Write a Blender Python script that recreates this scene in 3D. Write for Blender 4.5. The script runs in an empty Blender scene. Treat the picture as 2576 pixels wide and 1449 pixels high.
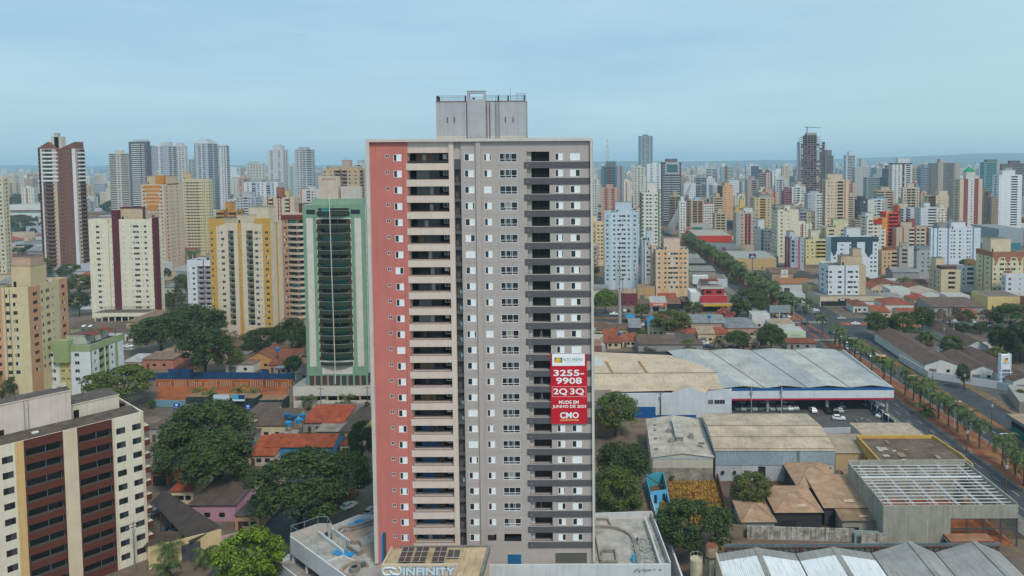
import bpy, math, random
import numpy as np
from mathutils import Vector, Matrix
R = math.radians
rnd = random.Random(7)
SC = bpy.context.scene
COL = SC.collection
# ------------------------------------------------------------------ camera
F, PX, PY, CAMH, PITCH, ROLL = 1800.0, 1500.0, 501.0, 82.0, R(3.0), R(0.35)
_f = Vector((0, math.cos(PITCH), -math.sin(PITCH)))
_u0 = Vector((0, math.sin(PITCH), math.cos(PITCH))); _r0 = Vector((1, 0, 0))
_r = _r0*math.cos(ROLL) - _u0*math.sin(ROLL)
_u = _u0*math.cos(ROLL) + _r0*math.sin(ROLL)
cd = bpy.data.cameras.new('camera'); cam = bpy.data.objects.new('camera', cd); COL.objects.link(cam)
cd.sensor_width = 36.0; cd.sensor_fit = 'HORIZONTAL'; cd.lens = F/2576*36
cd.shift_x = -(PX-1288)/2576; cd.shift_y = (PY-724.5)/2576
cd.clip_start = 1; cd.clip_end = 40000
cam.matrix_world = Matrix(((_r.x, _u.x, -_f.x, 0), (_r.y, _u.y, -_f.y, 0), (_r.z, _u.z, -_f.z, CAMH), (0, 0, 0, 1)))
SC.camera = cam
# ------------------------------------------------------------------ sky, sun, exposure
HAZE = 1.3e-4
SUN_EL, SUN_AZ = R(52), R(150)          # azimuth clockwise from +Y: sun behind the camera, to the right
w = bpy.data.worlds.new('World'); SC.world = w; w.use_nodes = True
nt = w.node_tree; nt.nodes.clear()
def N(nt, t, **k):
    n = nt.nodes.new(t)
    for a, b in k.items(): setattr(n, a, b)
    return n
sky = N(nt, 'ShaderNodeTexSky', sky_type='NISHITA', sun_disc=False, sun_elevation=SUN_EL, sun_rotation=SUN_AZ)
sky.air_density = 1.0; sky.dust_density = 2.0; sky.ozone_density = 1.5
tc = N(nt, 'ShaderNodeTexCoord')
mp = N(nt, 'ShaderNodeMapping'); mp.inputs['Scale'].default_value = (1.2, 1.2, 7.0); mp.inputs['Rotation'].default_value = (0.09, 0.05, 0.4)
nz = N(nt, 'ShaderNodeTexNoise'); nz.inputs['Scale'].default_value = 1.7; nz.inputs['Detail'].default_value = 5; nz.inputs['Roughness'].default_value = 0.55
rp = N(nt, 'ShaderNodeValToRGB'); rp.color_ramp.elements[0].position = .34; rp.color_ramp.elements[1].position = .68
rp.color_ramp.elements[0].color = (2.15, 3.58, 4.52, 1); rp.color_ramp.elements[1].color = (2.86, 4.28, 5.0, 1)
sx = N(nt, 'ShaderNodeSeparateXYZ')
mr = N(nt, 'ShaderNodeMapRange'); mr.inputs[1].default_value = .1; mr.inputs[2].default_value = .8   # veil thicker to the east
lt = N(nt, 'ShaderNodeMix', data_type='RGBA'); lt.inputs[7].default_value = (3.1, 4.45, 4.78, 1)
mx = N(nt, 'ShaderNodeMix', data_type='RGBA'); mx.inputs[0].default_value = .86
bg = N(nt, 'ShaderNodeBackground'); bg.inputs[1].default_value = 0.1
wo = N(nt, 'ShaderNodeOutputWorld')
L = nt.links.new
L(tc.outputs['Generated'], mp.inputs[0]); L(mp.outputs[0], nz.inputs['Vector']); L(nz.outputs['Fac'], rp.inputs[0])
L(tc.outputs['Generated'], sx.inputs[0]); L(sx.outputs[0], mr.inputs[0]); L(mr.outputs[0], lt.inputs[0]); L(rp.outputs[0], lt.inputs[6])
L(sky.outputs[0], mx.inputs[6]); L(lt.outputs[2], mx.inputs[7]); L(mx.outputs[2], bg.inputs[0]); L(bg.outputs[0], wo.inputs[0])
sd = bpy.data.lights.new('sun', 'SUN'); sd.energy = 1.5; sd.angle = R(11); sd.color = (1.0, .93, .83)
so = bpy.data.objects.new('sun', sd); COL.objects.link(so)
so.rotation_euler = Vector((-math.sin(SUN_AZ)*math.cos(SUN_EL), -math.cos(SUN_AZ)*math.cos(SUN_EL), -math.sin(SUN_EL))).to_track_quat('-Z', 'Y').to_euler()
SC.view_settings.view_transform = 'Standard'; SC.view_settings.look = 'None'; SC.view_settings.gamma = 1
SC.view_settings.exposure = 0.74; SC.view_settings.use_curve_mapping = False
SC.cycles.max_bounces = 5; SC.cycles.diffuse_bounces = 3; SC.cycles.glossy_bounces = 2; SC.cycles.volume_bounces = 2
SC.cycles.transparent_max_bounces = 4; SC.cycles.use_denoising = True; SC.cycles.caustics_reflective = False
# ------------------------------------------------------------------ where a pixel of the survey photo lies in the place
def ray(u, v): return _f + _r*((u-PX)/F) - _u*((v-PY)/F)
def G(u, v, z=0.0):                       # point on the level z
    d = ray(u, v); t = (z-CAMH)/d.z
    return Vector((d.x*t, d.y*t, z))
def AtY(u, v, y):                         # point at the distance y
    d = ray(u, v); t = y/d.y
    return Vector((d.x*t, y, CAMH+d.z*t))
def dist(vb, u=1680): return G(u, vb).y
# ------------------------------------------------------------------ materials
MATS = {}
def lin(c): return tuple((x/255/12.92 if x/255 <= .04045 else ((x/255+.055)/1.055)**2.4) for x in c)
def newmat(name):
    m = bpy.data.materials.new(name); m.use_nodes = True
    return m, m.node_tree, m.node_tree.nodes['Principled BSDF']
def mat(kind, c, rough=.85, k=1.0, amt=.22, sc=.35, spec=.3):
    """kinds: wall (blotches + rain streaks), plain, roof (weathered), corr (corrugated), tile, ground, metal, glass, leaf"""
    key = (kind, c, rough, k, amt, sc)
    if key in MATS: return MATS[key]
    m, nt, b = newmat('%s_%d_%d_%d' % ((kind,)+tuple(c)))
    L = nt.links.new
    base = tuple(x*k for x in lin(c))
    b.inputs['Roughness'].default_value = rough
    b.inputs['Specular IOR Level'].default_value = spec
    if kind == 'glass':
        b.inputs['Base Color'].default_value = (*base, 1); b.inputs['Roughness'].default_value = .12
        b.inputs['Specular IOR Level'].default_value = .5
        MATS[key] = m; return m
    if kind == 'plain':
        b.inputs['Base Color'].default_value = (*base, 1)
        MATS[key] = m; return m
    tc = N(nt, 'ShaderNodeTexCoord')
    def noise(scale, det, mapscale=None):
        n = N(nt, 'ShaderNodeTexNoise'); n.inputs['Scale'].default_value = scale; n.inputs['Detail'].default_value = det
        n.inputs['Roughness'].default_value = .62
        if mapscale:
            mp = N(nt, 'ShaderNodeMapping'); mp.inputs['Scale'].default_value = mapscale
            L(tc.outputs['Object'], mp.inputs[0]); L(mp.outputs[0], n.inputs['Vector'])
        else: L(tc.outputs['Object'], n.inputs['Vector'])
        return n
    def ramp(src, lo, hi, p0=.3, p1=.7):
        r = N(nt, 'ShaderNodeValToRGB'); r.color_ramp.elements[0].position = p0; r.color_ramp.elements[1].position = p1
        r.color_ramp.elements[0].color = (*lo, 1); r.color_ramp.elements[1].color = (*hi, 1); L(src, r.inputs[0]); return r
    def mul(a, bb):
        x = N(nt, 'ShaderNodeMix', data_type='RGBA', blend_type='MULTIPLY'); x.inputs[0].default_value = 1
        L(a, x.inputs[6]); L(bb, x.inputs[7]); return x.outputs[2]
    g = lambda v: (v, v, v)
    if kind == 'wall':
        a = ramp(noise(sc, 6).outputs['Fac'], tuple(x*(1-amt) for x in base), tuple(min(.9, x*(1+amt*.25)) for x in base))
        s = ramp(noise(1.0, 4, (2.2, 2.2, .07)).outputs['Fac'], g(1-amt*.9), g(1), .32, .5)
        out = mul(a.outputs[0], s.outputs[0])
    elif kind == 'leaf':
        a = ramp(noise(sc, 3).outputs['Fac'], tuple(x*.55 for x in base), tuple(min(.9, x*1.5) for x in (base[0]*1.12, base[1], base[2]*.9)), .33, .68)
        out = a.outputs[0]
    elif kind == 'leafgeo':
        geo = N(nt, 'ShaderNodeNewGeometry')
        oi = N(nt, 'ShaderNodeObjectInfo')
        a = ramp(geo.outputs['Random Per Island'], tuple(x*.6 for x in base), tuple(min(.9, x*1.45) for x in (base[0]*1.2, base[1], base[2]*.85)), .1, .9)
        s = ramp(oi.outputs['Random'], g(.8), (1.18, 1.12, 1.0), 0, 1)
        out = mul(a.outputs[0], s.outputs[0])
    elif kind in ('corr', 'tile'):
        a = ramp(noise(sc, 7).outputs['Fac'], tuple(x*(1-amt*1.3) for x in base), tuple(min(.9, x*(1+amt*.5)) for x in base))
        wv = N(nt, 'ShaderNodeTexWave', bands_direction='X' if kind == 'corr' else 'Y'); wv.inputs['Scale'].default_value = .9 if kind == 'corr' else .75
        wv.inputs['Distortion'].default_value = .15
        L(tc.outputs['Object'], wv.inputs['Vector'])
        s = ramp(wv.outputs['Fac'], g(.84), g(1), .15, .7)
        p = ramp(noise(.9, 4, (2.5, .28, 1)).outputs['Fac'], (.82, .80, .78), g(1), .36, .52)
        out = mul(mul(a.outputs[0], s.outputs[0]), p.outputs[0])
        bp = N(nt, 'ShaderNodeBump'); bp.inputs['Strength'].default_value = .35; bp.inputs['Distance'].default_value = .08
        L(wv.outputs['Fac'], bp.inputs['Height']); L(bp.outputs[0], b.inputs['Normal'])
    else:   # roof / ground
        a = ramp(noise(sc, 9).outputs['Fac'], tuple(x*(1-amt*1.3) for x in base), tuple(min(.9, x*(1+amt*.6)) for x in base))
        s = ramp(noise(sc*9, 5).outputs['Fac'], g(1-amt*.8), g(1), .3, .6)
        out = mul(a.outputs[0], s.outputs[0])
    L(out, b.inputs['Base Color'])
    MATS[key] = m
    return m
def W(*c): return mat('wall', c, amt=.14)
def P(*c): return mat('plain', c)
def RF(*c): return mat('roof', c, k=.72, amt=.3, sc=.5)
def CR(*c): return mat('corr', c, k=.72, amt=.28, sc=.3)
def TL(*c): return mat('tile', c, k=.78, amt=.36, sc=.45)
GL = mat('glass', (38, 44, 50)); GL2 = mat('glass', (58, 66, 74)); GL3 = mat('glass', (30, 32, 34)); GTEAL = mat('glass', (20, 120, 112))
BLIND = P(205, 203, 196); CURT = P(150, 144, 138); SHUT = P(232, 234, 236); DARKIN = P(40, 40, 42)
CONC = mat('roof', (172, 166, 158), k=.75, amt=.28, sc=.4); CONCW = W(165, 162, 155)
ALU = mat('plain', (205, 210, 214), .4); STEEL = mat('plain', (70, 74, 80), .5); RUST = mat('roof', (140, 84, 62), amt=.4, sc=2.0)
# ------------------------------------------------------------------ mesh builder
class MB:
    def __init__(s): s.v = []; s.f = []; s.m = []; s.ms = []
    def mi(s, m):
        if m not in s.ms: s.ms.append(m)
        return s.ms.index(m)
    def face(s, pts, m):
        i = len(s.v); s.v += [tuple(p) for p in pts]; s.f.append(tuple(range(i, i+len(pts)))); s.m.append(s.mi(m))
    def box(s, x0, x1, y0, y1, z0, z1, m, top=None):
        i = len(s.v); k = s.mi(m); kt = s.mi(top) if top else k
        s.v += [(x0, y0, z0), (x1, y0, z0), (x1, y1, z0), (x0, y1, z0), (x0, y0, z1), (x1, y0, z1), (x1, y1, z1), (x0, y1, z1)]
        s.f += [(i, i+3, i+2, i+1), (i+4, i+5, i+6, i+7), (i, i+1, i+5, i+4), (i+1, i+2, i+6, i+5), (i+2, i+3, i+7, i+6), (i+3, i, i+4, i+7)]
        s.m += [k, kt, k, k, k, k]
    def prism(s, poly, z0, z1, m, top=None, bottom=True):
        n = len(poly); i = len(s.v); k = s.mi(m); kt = s.mi(top) if top else k
        a = sum(poly[j][0]*poly[(j+1) % n][1]-poly[(j+1) % n][0]*poly[j][1] for j in range(n))
        if a < 0: poly = poly[::-1]
        s.v += [(p[0], p[1], z0) for p in poly]+[(p[0], p[1], z1) for p in poly]
        for j in range(n):
            q = (j+1) % n; s.f.append((i+j, i+q, i+n+q, i+n+j)); s.m.append(k)
        s.f.append(tuple(range(i+n, i+2*n))); s.m.append(kt)
        if bottom: s.f.append(tuple(range(i+n-1, i-1, -1))); s.m.append(k)
    def wallstrip(s, pts, z0, z1, th, m, closed=False):
        n = len(pts)
        for j in range(n if closed else n-1):
            a = Vector(pts[j][:2]); b = Vector(pts[(j+1) % n][:2]); d = (b-a).normalized(); nn = Vector((-d.y, d.x))*th/2
            a = a-d*th/2; b = b+d*(th/2-.004*(j % 2))
            e = .003*(j % 3)
            s.prism([(a-nn)[:], (b-nn)[:], (b+nn)[:], (a+nn)[:]], z0, z1-e, m)
    def tube(s, a, b, r0, r1=None, m=None, n=6):
        r1 = r0 if r1 is None else r1
        a = Vector(a); b = Vector(b); d = (b-a).normalized()
        x = d.orthogonal().normalized(); y = d.cross(x); i = len(s.v); k = s.mi(m)
        for p, r in ((a, r0), (b, r1)):
            for j in range(n):
                t = 2*math.pi*j/n; s.v.append(tuple(p+x*math.cos(t)*r+y*math.sin(t)*r))
        for j in range(n):
            q = (j+1) % n; s.f.append((i+j, i+q, i+n+q, i+n+j)); s.m.append(k)
        s.f.append(tuple(range(i+n, i+2*n))); s.m.append(k); s.f.append(tuple(range(i+n-1, i-1, -1))); s.m.append(k)
    def mesh(s, name):
        me = bpy.data.meshes.new(name); me.from_pydata(s.v, [], s.f)
        for m in s.ms: me.materials.append(m)
        me.polygons.foreach_set('material_index', s.m); me.update()
        return me
    def build(s, name, parent=None, loc=(0, 0, 0), rz=0):
        o = bpy.data.objects.new(name, s.mesh(name)); COL.objects.link(o)
        o.location = loc; o.rotation_euler = (0, 0, rz); o.parent = parent
        return o
def inst(name, me, parent=None, loc=(0, 0, 0), rz=0, sc=None):
    o = bpy.data.objects.new(name, me); COL.objects.link(o); o.location = loc; o.rotation_euler = (0, 0, rz); o.parent = parent
    if sc: o.scale = sc
    return o
def tag(o, label, cat, group=None):
    o['label'] = label; o['category'] = cat
    if group: o['group'] = group
    return o
def thing(name, label, cat, loc=(0, 0, 0), rz=0, group=None):
    o = bpy.data.objects.new(name, None); COL.objects.link(o); o.location = loc; o.rotation_euler = (0, 0, rz); o.empty_display_size = .5
    return tag(o, label, cat, group)
def struct(o): o['kind'] = 'structure'; return o
def stuff(o): o['kind'] = 'stuff'; return o
def copy_tree(o, loc, rz=0, label=None, group=None, sc=None):
    c = o.copy(); COL.objects.link(c); c.location = loc; c.rotation_euler = (0, 0, rz)
    if label: c['label'] = label
    if group: c['group'] = group
    if sc: c.scale = sc
    for ch in o.children:
        d = ch.copy(); COL.objects.link(d); d.parent = c
        for g in ch.children:
            e = g.copy(); COL.objects.link(e); e.parent = d
    return c
def text_mesh(s, size, ex, m, bold=0.0, name='lettering', sx=1.0):
    cu = bpy.data.curves.new(name, 'FONT'); cu.body = s; cu.size = size; cu.extrude = ex; cu.offset = bold; cu.align_x = 'CENTER'; cu.align_y = 'CENTER'; cu.resolution_u = 3
    o = bpy.data.objects.new('lettering', cu); COL.objects.link(o)
    dg = bpy.context.evaluated_depsgraph_get(); dg.update()
    me = bpy.data.meshes.new_from_object(o.evaluated_get(dg)); bpy.data.objects.remove(o)
    me.materials.clear(); me.materials.append(m)
    me.transform(Matrix.Rotation(R(90), 4, 'X') @ Matrix.Diagonal((sx, 1, 1, 1)))
    return me
# ------------------------------------------------------------------ facades
EXT = {'w': (.95, 2.25, .18), 's': (1.35, 2.0, .15), 'b': (1.05, 2.72, 1.3), 'g': (.55, 2.6, .15), 'o': (.2, 2.75, .6), 'h': (1.2, 2.2, .15)}
class Pl:                                  # one side of a building: s runs along it, d goes inward
    def __init__(s, o, ang): s.o = Vector((o[0], o[1])); s.a = ang; s.e = Vector((math.cos(ang), math.sin(ang))); s.n = Vector((-math.sin(ang), math.cos(ang)))
    def __call__(s, x, d, z): p = s.o+s.e*x+s.n*d; return (p.x, p.y, z)
def parse(spec, Wd, ms):
    toks = []
    for t in spec.split():
        ty = t[0] if t[0].isalpha() else ''; t = t[1:] if ty else t
        mk = 'm'
        if t[-1].isalpha(): mk = t[-1]; t = t[:-1]
        toks.append((ty, float(t), mk))
    tot = sum(t[1] for t in toks); x = 0; out = []
    for ty, wt, mk in toks:
        x1 = x+wt/tot*Wd; out.append((ty, x, x1, ms.get(mk, ms['m']))); x = x1
    return out
def facade(mb, T, cols, z0, z1, zf, n, fh, ms, holes=None, rng=rnd):
    """cols: (type, x0, x1, wall material). Openings go to holes (to become parts) or are filled here."""
    for ty, x0, x1, wm in cols:
        if not ty or ty not in EXT:
            d = {'': 0, 'k': -.35, 'r': .8}.get(ty, 0)
            mb.face([T(x0, d, z0), T(x1, d, z0), T(x1, d, z1), T(x0, d, z1)], wm)
            if d:
                for xx in (x0, x1): mb.face([T(xx, 0, z0), T(xx, d, z0), T(xx, d, z1), T(xx, 0, z1)], wm)
                mb.face([T(x0, 0, z1), T(x1, 0, z1), T(x1, d, z1), T(x0, d, z1)], wm)
            continue
        a, b, dep = EXT[ty]; a *= fh/3; b *= fh/3
        sp = ms.get('p', wm) if ty in 'b' else wm
        z = z0
        for k in range(n):
            za, zb = zf+k*fh+a, zf+k*fh+b
            if zb > z1-.1: break
            mb.face([T(x0, 0, z), T(x1, 0, z), T(x1, 0, za), T(x0, 0, za)], sp if k or ty != 'b' else wm)
            z = zb
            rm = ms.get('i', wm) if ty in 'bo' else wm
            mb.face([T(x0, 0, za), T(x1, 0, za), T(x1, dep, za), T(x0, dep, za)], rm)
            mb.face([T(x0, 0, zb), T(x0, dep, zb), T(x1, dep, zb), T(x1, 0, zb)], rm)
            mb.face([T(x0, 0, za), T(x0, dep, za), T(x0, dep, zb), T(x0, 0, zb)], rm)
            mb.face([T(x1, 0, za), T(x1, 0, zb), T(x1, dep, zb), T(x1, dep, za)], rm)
            if holes is not None: holes.append((ty, x0, x1, za, zb, dep, T, sp))
            else:
                if ty in 'bo': g = rng.choice((GL3, GL, DARKIN))
                else: g = rng.choice((GL, GL, GL2, GL3, GL3, GL3, GL, CURT, GL2))
                g = ms.get('x', g)
                mb.face([T(x0, dep, za), T(x1, dep, za), T(x1, dep, zb), T(x0, dep, zb)], g)
        mb.face([T(x0, 0, z), T(x1, 0, z), T(x1, 0, z1), T(x0, 0, z1)], wm)
_WC = {}; DIM = {}; DARKP = []
def winmesh(w, h, st, fr=None):
    key = (round(w, 1), round(h, 1), st, fr)
    if key in _WC: return _WC[key]
    w, h = key[0], key[1]; mb = MB(); fm = fr or ALU; t = .05
    mb.box(-w/2, w/2, -.03, .05, 0, t, fm); mb.box(-w/2, w/2, -.03, .05, h-t, h, fm)
    mb.box(-w/2, -w/2+t, -.03, .05, t, h-t, fm); mb.box(w/2-t, w/2, -.03, .05, t, h-t, fm)
    mb.box(-t/2, t/2, -.02, .05, t, h-t, fm)
    l, r = {0: (GL, GL3), 1: (GL3, BLIND), 2: (BLIND, GL), 3: (CURT, GL3), 4: (GL3, GL2), 5: (BLIND, BLIND), 6: (GTEAL, GTEAL)}[st]
    for x0, x1, m in ((-w/2+t, -t/2, l), (t/2, w/2-t, r)): mb.face([(x0, .02, t), (x1, .02, t), (x1, .02, h-t), (x0, .02, h-t)], m)
    _WC[key] = mb.mesh('window'); return _WC[key]
def balmesh(w, h, st, dep, pm):
    key = ('b', round(w, 1), round(h, 1), st, round(dep, 1), pm)
    if key in _WC: return _WC[key]
    w, h = key[1], key[2]; mb = MB(); q = dep-.03; fm = ALU
    k = w*(.05 if pm in DARKP else .14)
    mb.face([(-w/2+.01, q, 0), (-w/2+k, q, 0), (-w/2+k, q, h), (-w/2+.01, q, h)], BLIND if st % 2 else CURT)
    g = (GL, GL3, GL3, GL, GTEAL, DARKIN)[st]
    mb.face([(-w/2+k, q, 0), (w/2-.01, q, 0), (w/2-.01, q, h), (-w/2+k, q, h)], g)
    for x in (-w/2+k, .08*w, w/2-.1): mb.box(x, x+.06, q-.06, q-.005, 0, h-.02, fm)
    mb.box(-w/2, w/2, -.05, .0, .28, .33, STEEL)
    if st == 4: mb.face([(-w/2+k, .3, .1), (w/2-.1, .3, .1), (w/2-.1, .3, h-.1), (-w/2+k, .3, h-.1)], GTEAL)
    _WC[key] = mb.mesh('balcony'); return _WC[key]
def fill(holes, parent, fr=None, cap=100, teal=0.0, rng=rnd, dark=False):
    cnt = {}; rest = {}
    holes.sort(key=lambda h: -h[3])
    for ty, x0, x1, za, zb, dep, T, sp in holes:
        if ty in 'bo': nm = 'balcony'; st = 4 if rng.random() < teal else rng.choice((0, 2, 2, 3, 5) if dark else (0, 1, 2, 3, 5)); me = balmesh(x1-x0, zb-za, st, dep, sp); loc = T((x0+x1)/2, 0, za)
        else:
            nm = 'small_window' if ty == 's' else 'window'
            me = winmesh(x1-x0, zb-za, rng.choice((0, 4, 0, 4, 4) if dark else (0, 0, 1, 2, 3, 4, 4, 0, 4)), fr); loc = T((x0+x1)/2, dep-.06, za)
        cnt[nm] = cnt.get(nm, 0)+1
        if cnt[nm] <= cap: inst(nm, me, parent, loc, T.a)
        else: rest.setdefault(nm, []).append((me, loc, T.a))
    for nm, l in rest.items():
        mb = MB()
        for me, loc, a in l:
            M = Matrix.Translation(loc) @ Matrix.Rotation(a, 4, 'Z')
            for p in me.polygons: mb.face([M @ me.vertices[i].co for i in p.vertices], me.materials[p.material_index])
        stuff(mb.build(nm, parent))
def solve2(p, d, q, e):                    # p + s d meets q + t e -> s
    det = d.x*(-e.y)+e.x*d.y; r = q-p
    return (r.x*(-e.y)+e.x*r.y)/det
def footprint(u0, u1, vt, vb, d, su, rz, dp, cr=False):
    ang = R(rz); e = Vector((math.cos(ang), math.sin(ang))); n = Vector((-e.y, e.x))
    uc = u1 if cr or (su is not None and su > u1) else u0
    if d is None: d = G(uc, vb).y
    if vb is None: vb = 405+CAMH*F/d
    vm = vb*.5+vt*.5
    C = AtY(uc, vm, d); C2 = Vector((C.x, C.y)); O = Vector((0, 0))
    def hit(u, dr): r = ray(u, vm); return solve2(C2, dr, O, Vector((r.x, r.y)))
    if uc == u1: Wd = abs(hit(u0, -e)); FL = C2-e*Wd
    else: Wd = abs(hit(u1, e)); FL = C2
    Dp = dp
    if su is not None: Dp = min(45, max(5, abs(hit(su, n))))
    q = Vector((C.x, C.y, 0)); k = (PY-vt)/F
    # up.(x,y,z-h) = k f.(x,y,z-h)
    a = _u.z-k*_f.z; b = _u.x*C.x+_u.y*C.y-k*(_f.x*C.x+_f.y*C.y)
    H = CAMH - b/a
    return FL, Wd, Dp, H, d
def tower(label, u0, u1, vt, vb=None, d=None, su=None, rz=0, dp=14, fh=2.9, m=(200, 195, 185), a=None, b=None, c=None, p=None, i=None, x=None,
          f='1 w2 1 w2 1', s='2 w2 2', top=1.2, bot=3.0, crown=((.3, .7, .25, .75, 4.5, None),), near=False, roof=(120, 116, 110), fr=None,
          teal=0, cat='apartment tower', name='apartment_tower', group=None, extra=None, zb=0, parap=.8, cr=False, dark=False, wz0=0):
    FL, Wd, Dp, H, d = footprint(u0, u1, vt, vb, d, su, rz, dp, cr)
    far = d > 750
    mk = lambda cc: None if cc is None else (cc if not isinstance(cc, tuple) else W(*cc))
    ms = {'m': mk(m)}
    for k, vv in (('a', a), ('b', b), ('c', c), ('p', p), ('i', i), ('x', x)):
        if vv is not None: ms[k] = mk(vv)
    t = thing(name, label, cat, (FL.x, FL.y, zb), R(rz), group)
    mb = MB(); n = max(1, int((H-zb-bot-top)/fh+.02)); zf = H-zb-top-n*fh; H -= zb
    front, right, back, left = Pl((0, 0), 0), Pl((Wd, 0), R(90)), Pl((Wd, Dp), R(180)), Pl((0, Dp), R(-90))
    holes = [] if near else None
    rng = random.Random(hash(label) % 1000 if False else sum(map(ord, label)))
    facade(mb, front, parse(f, Wd, ms), wz0, H, zf, n, fh, ms, holes, rng)
    vis_r = su is not None and su > u1
    for T, Wx, vis in ((right, Dp, vis_r), (left, Dp, su is not None and su < u0)):
        facade(mb, T, parse(s, Wx, ms), wz0, H, zf, n, fh, ms, holes if vis else None, rng)
    facade(mb, back, parse(f, Wd, ms), wz0, H, zf, n, fh, ms, None, rng)
    q = .25; rm = RF(*roof)
    for (x0, x1, y0, y1) in ((0, Wd, 0, q), (0, Wd, Dp-q, Dp), (0, q, q, Dp-q), (Wd-q, Wd, q, Dp-q)): mb.face([(x0, y0, H), (x1, y0, H), (x1, y1, H), (x0, y1, H)], ms['m'])
    mb.face([(q, q, H-parap), (Wd-q, q, H-parap), (Wd-q, Dp-q, H-parap), (q, Dp-q, H-parap)], rm)
    for p0, p1 in (((q, q), (Wd-q, q)), ((Wd-q, q), (Wd-q, Dp-q)), ((Wd-q, Dp-q), (q, Dp-q)), ((q, Dp-q), (q, q))):
        mb.face([(*p0, H), (*p1, H), (*p1, H-parap), (*p0, H-parap)], ms['m'])
    mb.build('wall', t)
    for cx in crown:
        x0, x1, y0, y1, h, cm = cx[:6]
        cb = MB(); cm = mk(cm) or ms['m']
        cb.box(x0*Wd, x1*Wd, y0*Dp, y1*Dp, H-parap, H+h, cm, rm)
        cb.box(x0*Wd-.12, x1*Wd+.12, y0*Dp-.12, y1*Dp+.12, H+h-.003, H+h+.25, cm, rm)
        if not far:
            cb.box(x0*Wd+.6, x0*Wd+1.5, y0*Dp-.04, y0*Dp+.02, H-parap+.05, H+1.3, GL3)
            for jj in range(3): cb.tube((x0*Wd+1+jj*1.3, y0*Dp+1, H+h+.2), (x0*Wd+1+jj*1.3, y0*Dp+1, H+h+1.2+2.2*(jj == 1)), .05, m=STEEL, n=4)
        cb.build('rooftop_block', t)
    if holes: fill(holes, t, fr, teal=teal, rng=rng, dark=dark)
    if not far:
        ub = MB()
        for jj in range(5):
            xx, yy = rng.uniform(.1, .9)*Wd, rng.uniform(.12, .9)*Dp
            if any(cx[0]*Wd-1.5 < xx < cx[1]*Wd+1.5 and cx[2]*Dp-1.5 < yy < cx[3]*Dp+1.5 for cx in crown): continue
            ub.box(xx-.5, xx+.5, yy-.4, yy+.4, H-parap, H-parap+.9, ALU)
        if ub.v: ub.build('roof_units', t)
    DIM[t.name] = (Wd, Dp, H)
    if extra: extra(t, Wd, Dp, H, zf, n, fh, ms)
    return t
# ================================================================== ground, roads, hills
def sheet(name, pts, z, m, dz=0):
    mb = MB(); mb.prism([(p[0], p[1]) for p in pts], z-.4, z, m); return struct(mb.build(name))
g = MB(); g.face([(-14000, -200, 0), (14000, -200, 0), (14000, 13000, 0), (-14000, 13000, 0)], mat('ground', (150, 130, 112), k=.6, amt=.42, sc=.035))
struct(g.build('ground'))
ASPH = mat('ground', (88, 90, 96), k=.62, amt=.3, sc=.12); EARTH = mat('ground', (176, 122, 74), k=.62, amt=.32, sc=.25); PAVE = mat('ground', (150, 142, 134), k=.66, amt=.3, sc=.3)
REDP = mat('ground', (168, 92, 76), k=.66, amt=.3, sc=.4); PAINT = mat('ground', (205, 205, 200), k=.7, amt=.35, sc=1.2); REDSOIL = mat('ground', (186, 104, 56), k=.8, amt=.45, sc=.12)
DRY = mat('ground', (172, 140, 76), k=.66, amt=.4, sc=.3); GRASS = mat('ground', (84, 88, 46), k=.6, amt=.4, sc=.3); DARKG = mat('ground', (92, 84, 72), k=.5, amt=.5, sc=.12)
def ax(y): return 109.06-.0372*(y-187)         # centre of the avenue's median
def strip(y0, y1, o0, o1, n=1):              # a band along the avenue
    return [(ax(y0)+o0, y0), (ax(y0)+o1, y0), (ax(y1)+o1, y1), (ax(y1)+o0, y1)]
sheet('avenue_road', strip(110, 1150, -13.5, 26), .05, ASPH)
for nm, y0, y1 in (('median', 110, 318), ('median', 363, 900)):
    sheet(nm, strip(y0, y1, -4.0, 4.6), .17, EARTH)
    sheet('cycle_path', strip(y0+1, y1-1, -2.9, -1.1), .18, REDP); sheet('cycle_path', strip(y0+1, y1-1, 2.2, 3.6), .18, REDP)
    mb = MB(); mb.wallstrip(strip(y0, y1, -4.15, 4.75), 0, .2, .25, PAVE, True); struct(mb.build('kerb'))
sheet('verge', strip(110, 322, 13.6, 16.2), .17, EARTH)
sheet('pavement', strip(110, 322, -18, -13.4), .16, PAVE); sheet('pavement', strip(110, 322, 25.9, 29.5), .16, mat('ground', (158, 128, 100), k=.62, amt=.3, sc=.3))
sheet('pavement', strip(372, 900, -18, -13.4), .16, PAVE); sheet('pavement', strip(372, 900, 14, 19), .16, PAVE)
mk = MB()
for o in (-10.4, -7.2, 7.9, 10.9):
    for k in range(62):
        y = 114+k*8
        if 312 < y < 372: continue
        mk.prism(strip(y, y+3.2, o, o+.16), .02, .056, PAINT)
for o in (-13.1, -4.6, 5.1, 13.1): 
    for y0, y1 in ((112, 316), (366, 700)): mk.prism(strip(y0, y1, o, o+.14), .02, .0555, PAINT)
for y0 in (321, 357):
    for k in range(26): mk.prism(strip(y0, y0+3.6, -13+k*1.05, -12.5+k*1.05), .02, .057, mat('ground', (215, 205, 170), k=.7, amt=.3, sc=1.2))
struct(mk.build('road_markings'))
sheet('cycle_crossing', strip(326, 356, -3.0, -1.0), .054, REDP); sheet('cycle_crossing', strip(326, 356, 2.0, 3.8), .055, REDP)
def cy(x): return 372-.15*x            # the cross street
def cstrip(x0, x1, o0, o1): return [(x0, cy(x0)+o0), (x1, cy(x1)+o0), (x1, cy(x1)+o1), (x0, cy(x0)+o1)]
sheet('cross_street', cstrip(-75, 90, -9, 9), .046, ASPH); sheet('cross_street', cstrip(112, 330, -9, 16), .046, ASPH)
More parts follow.
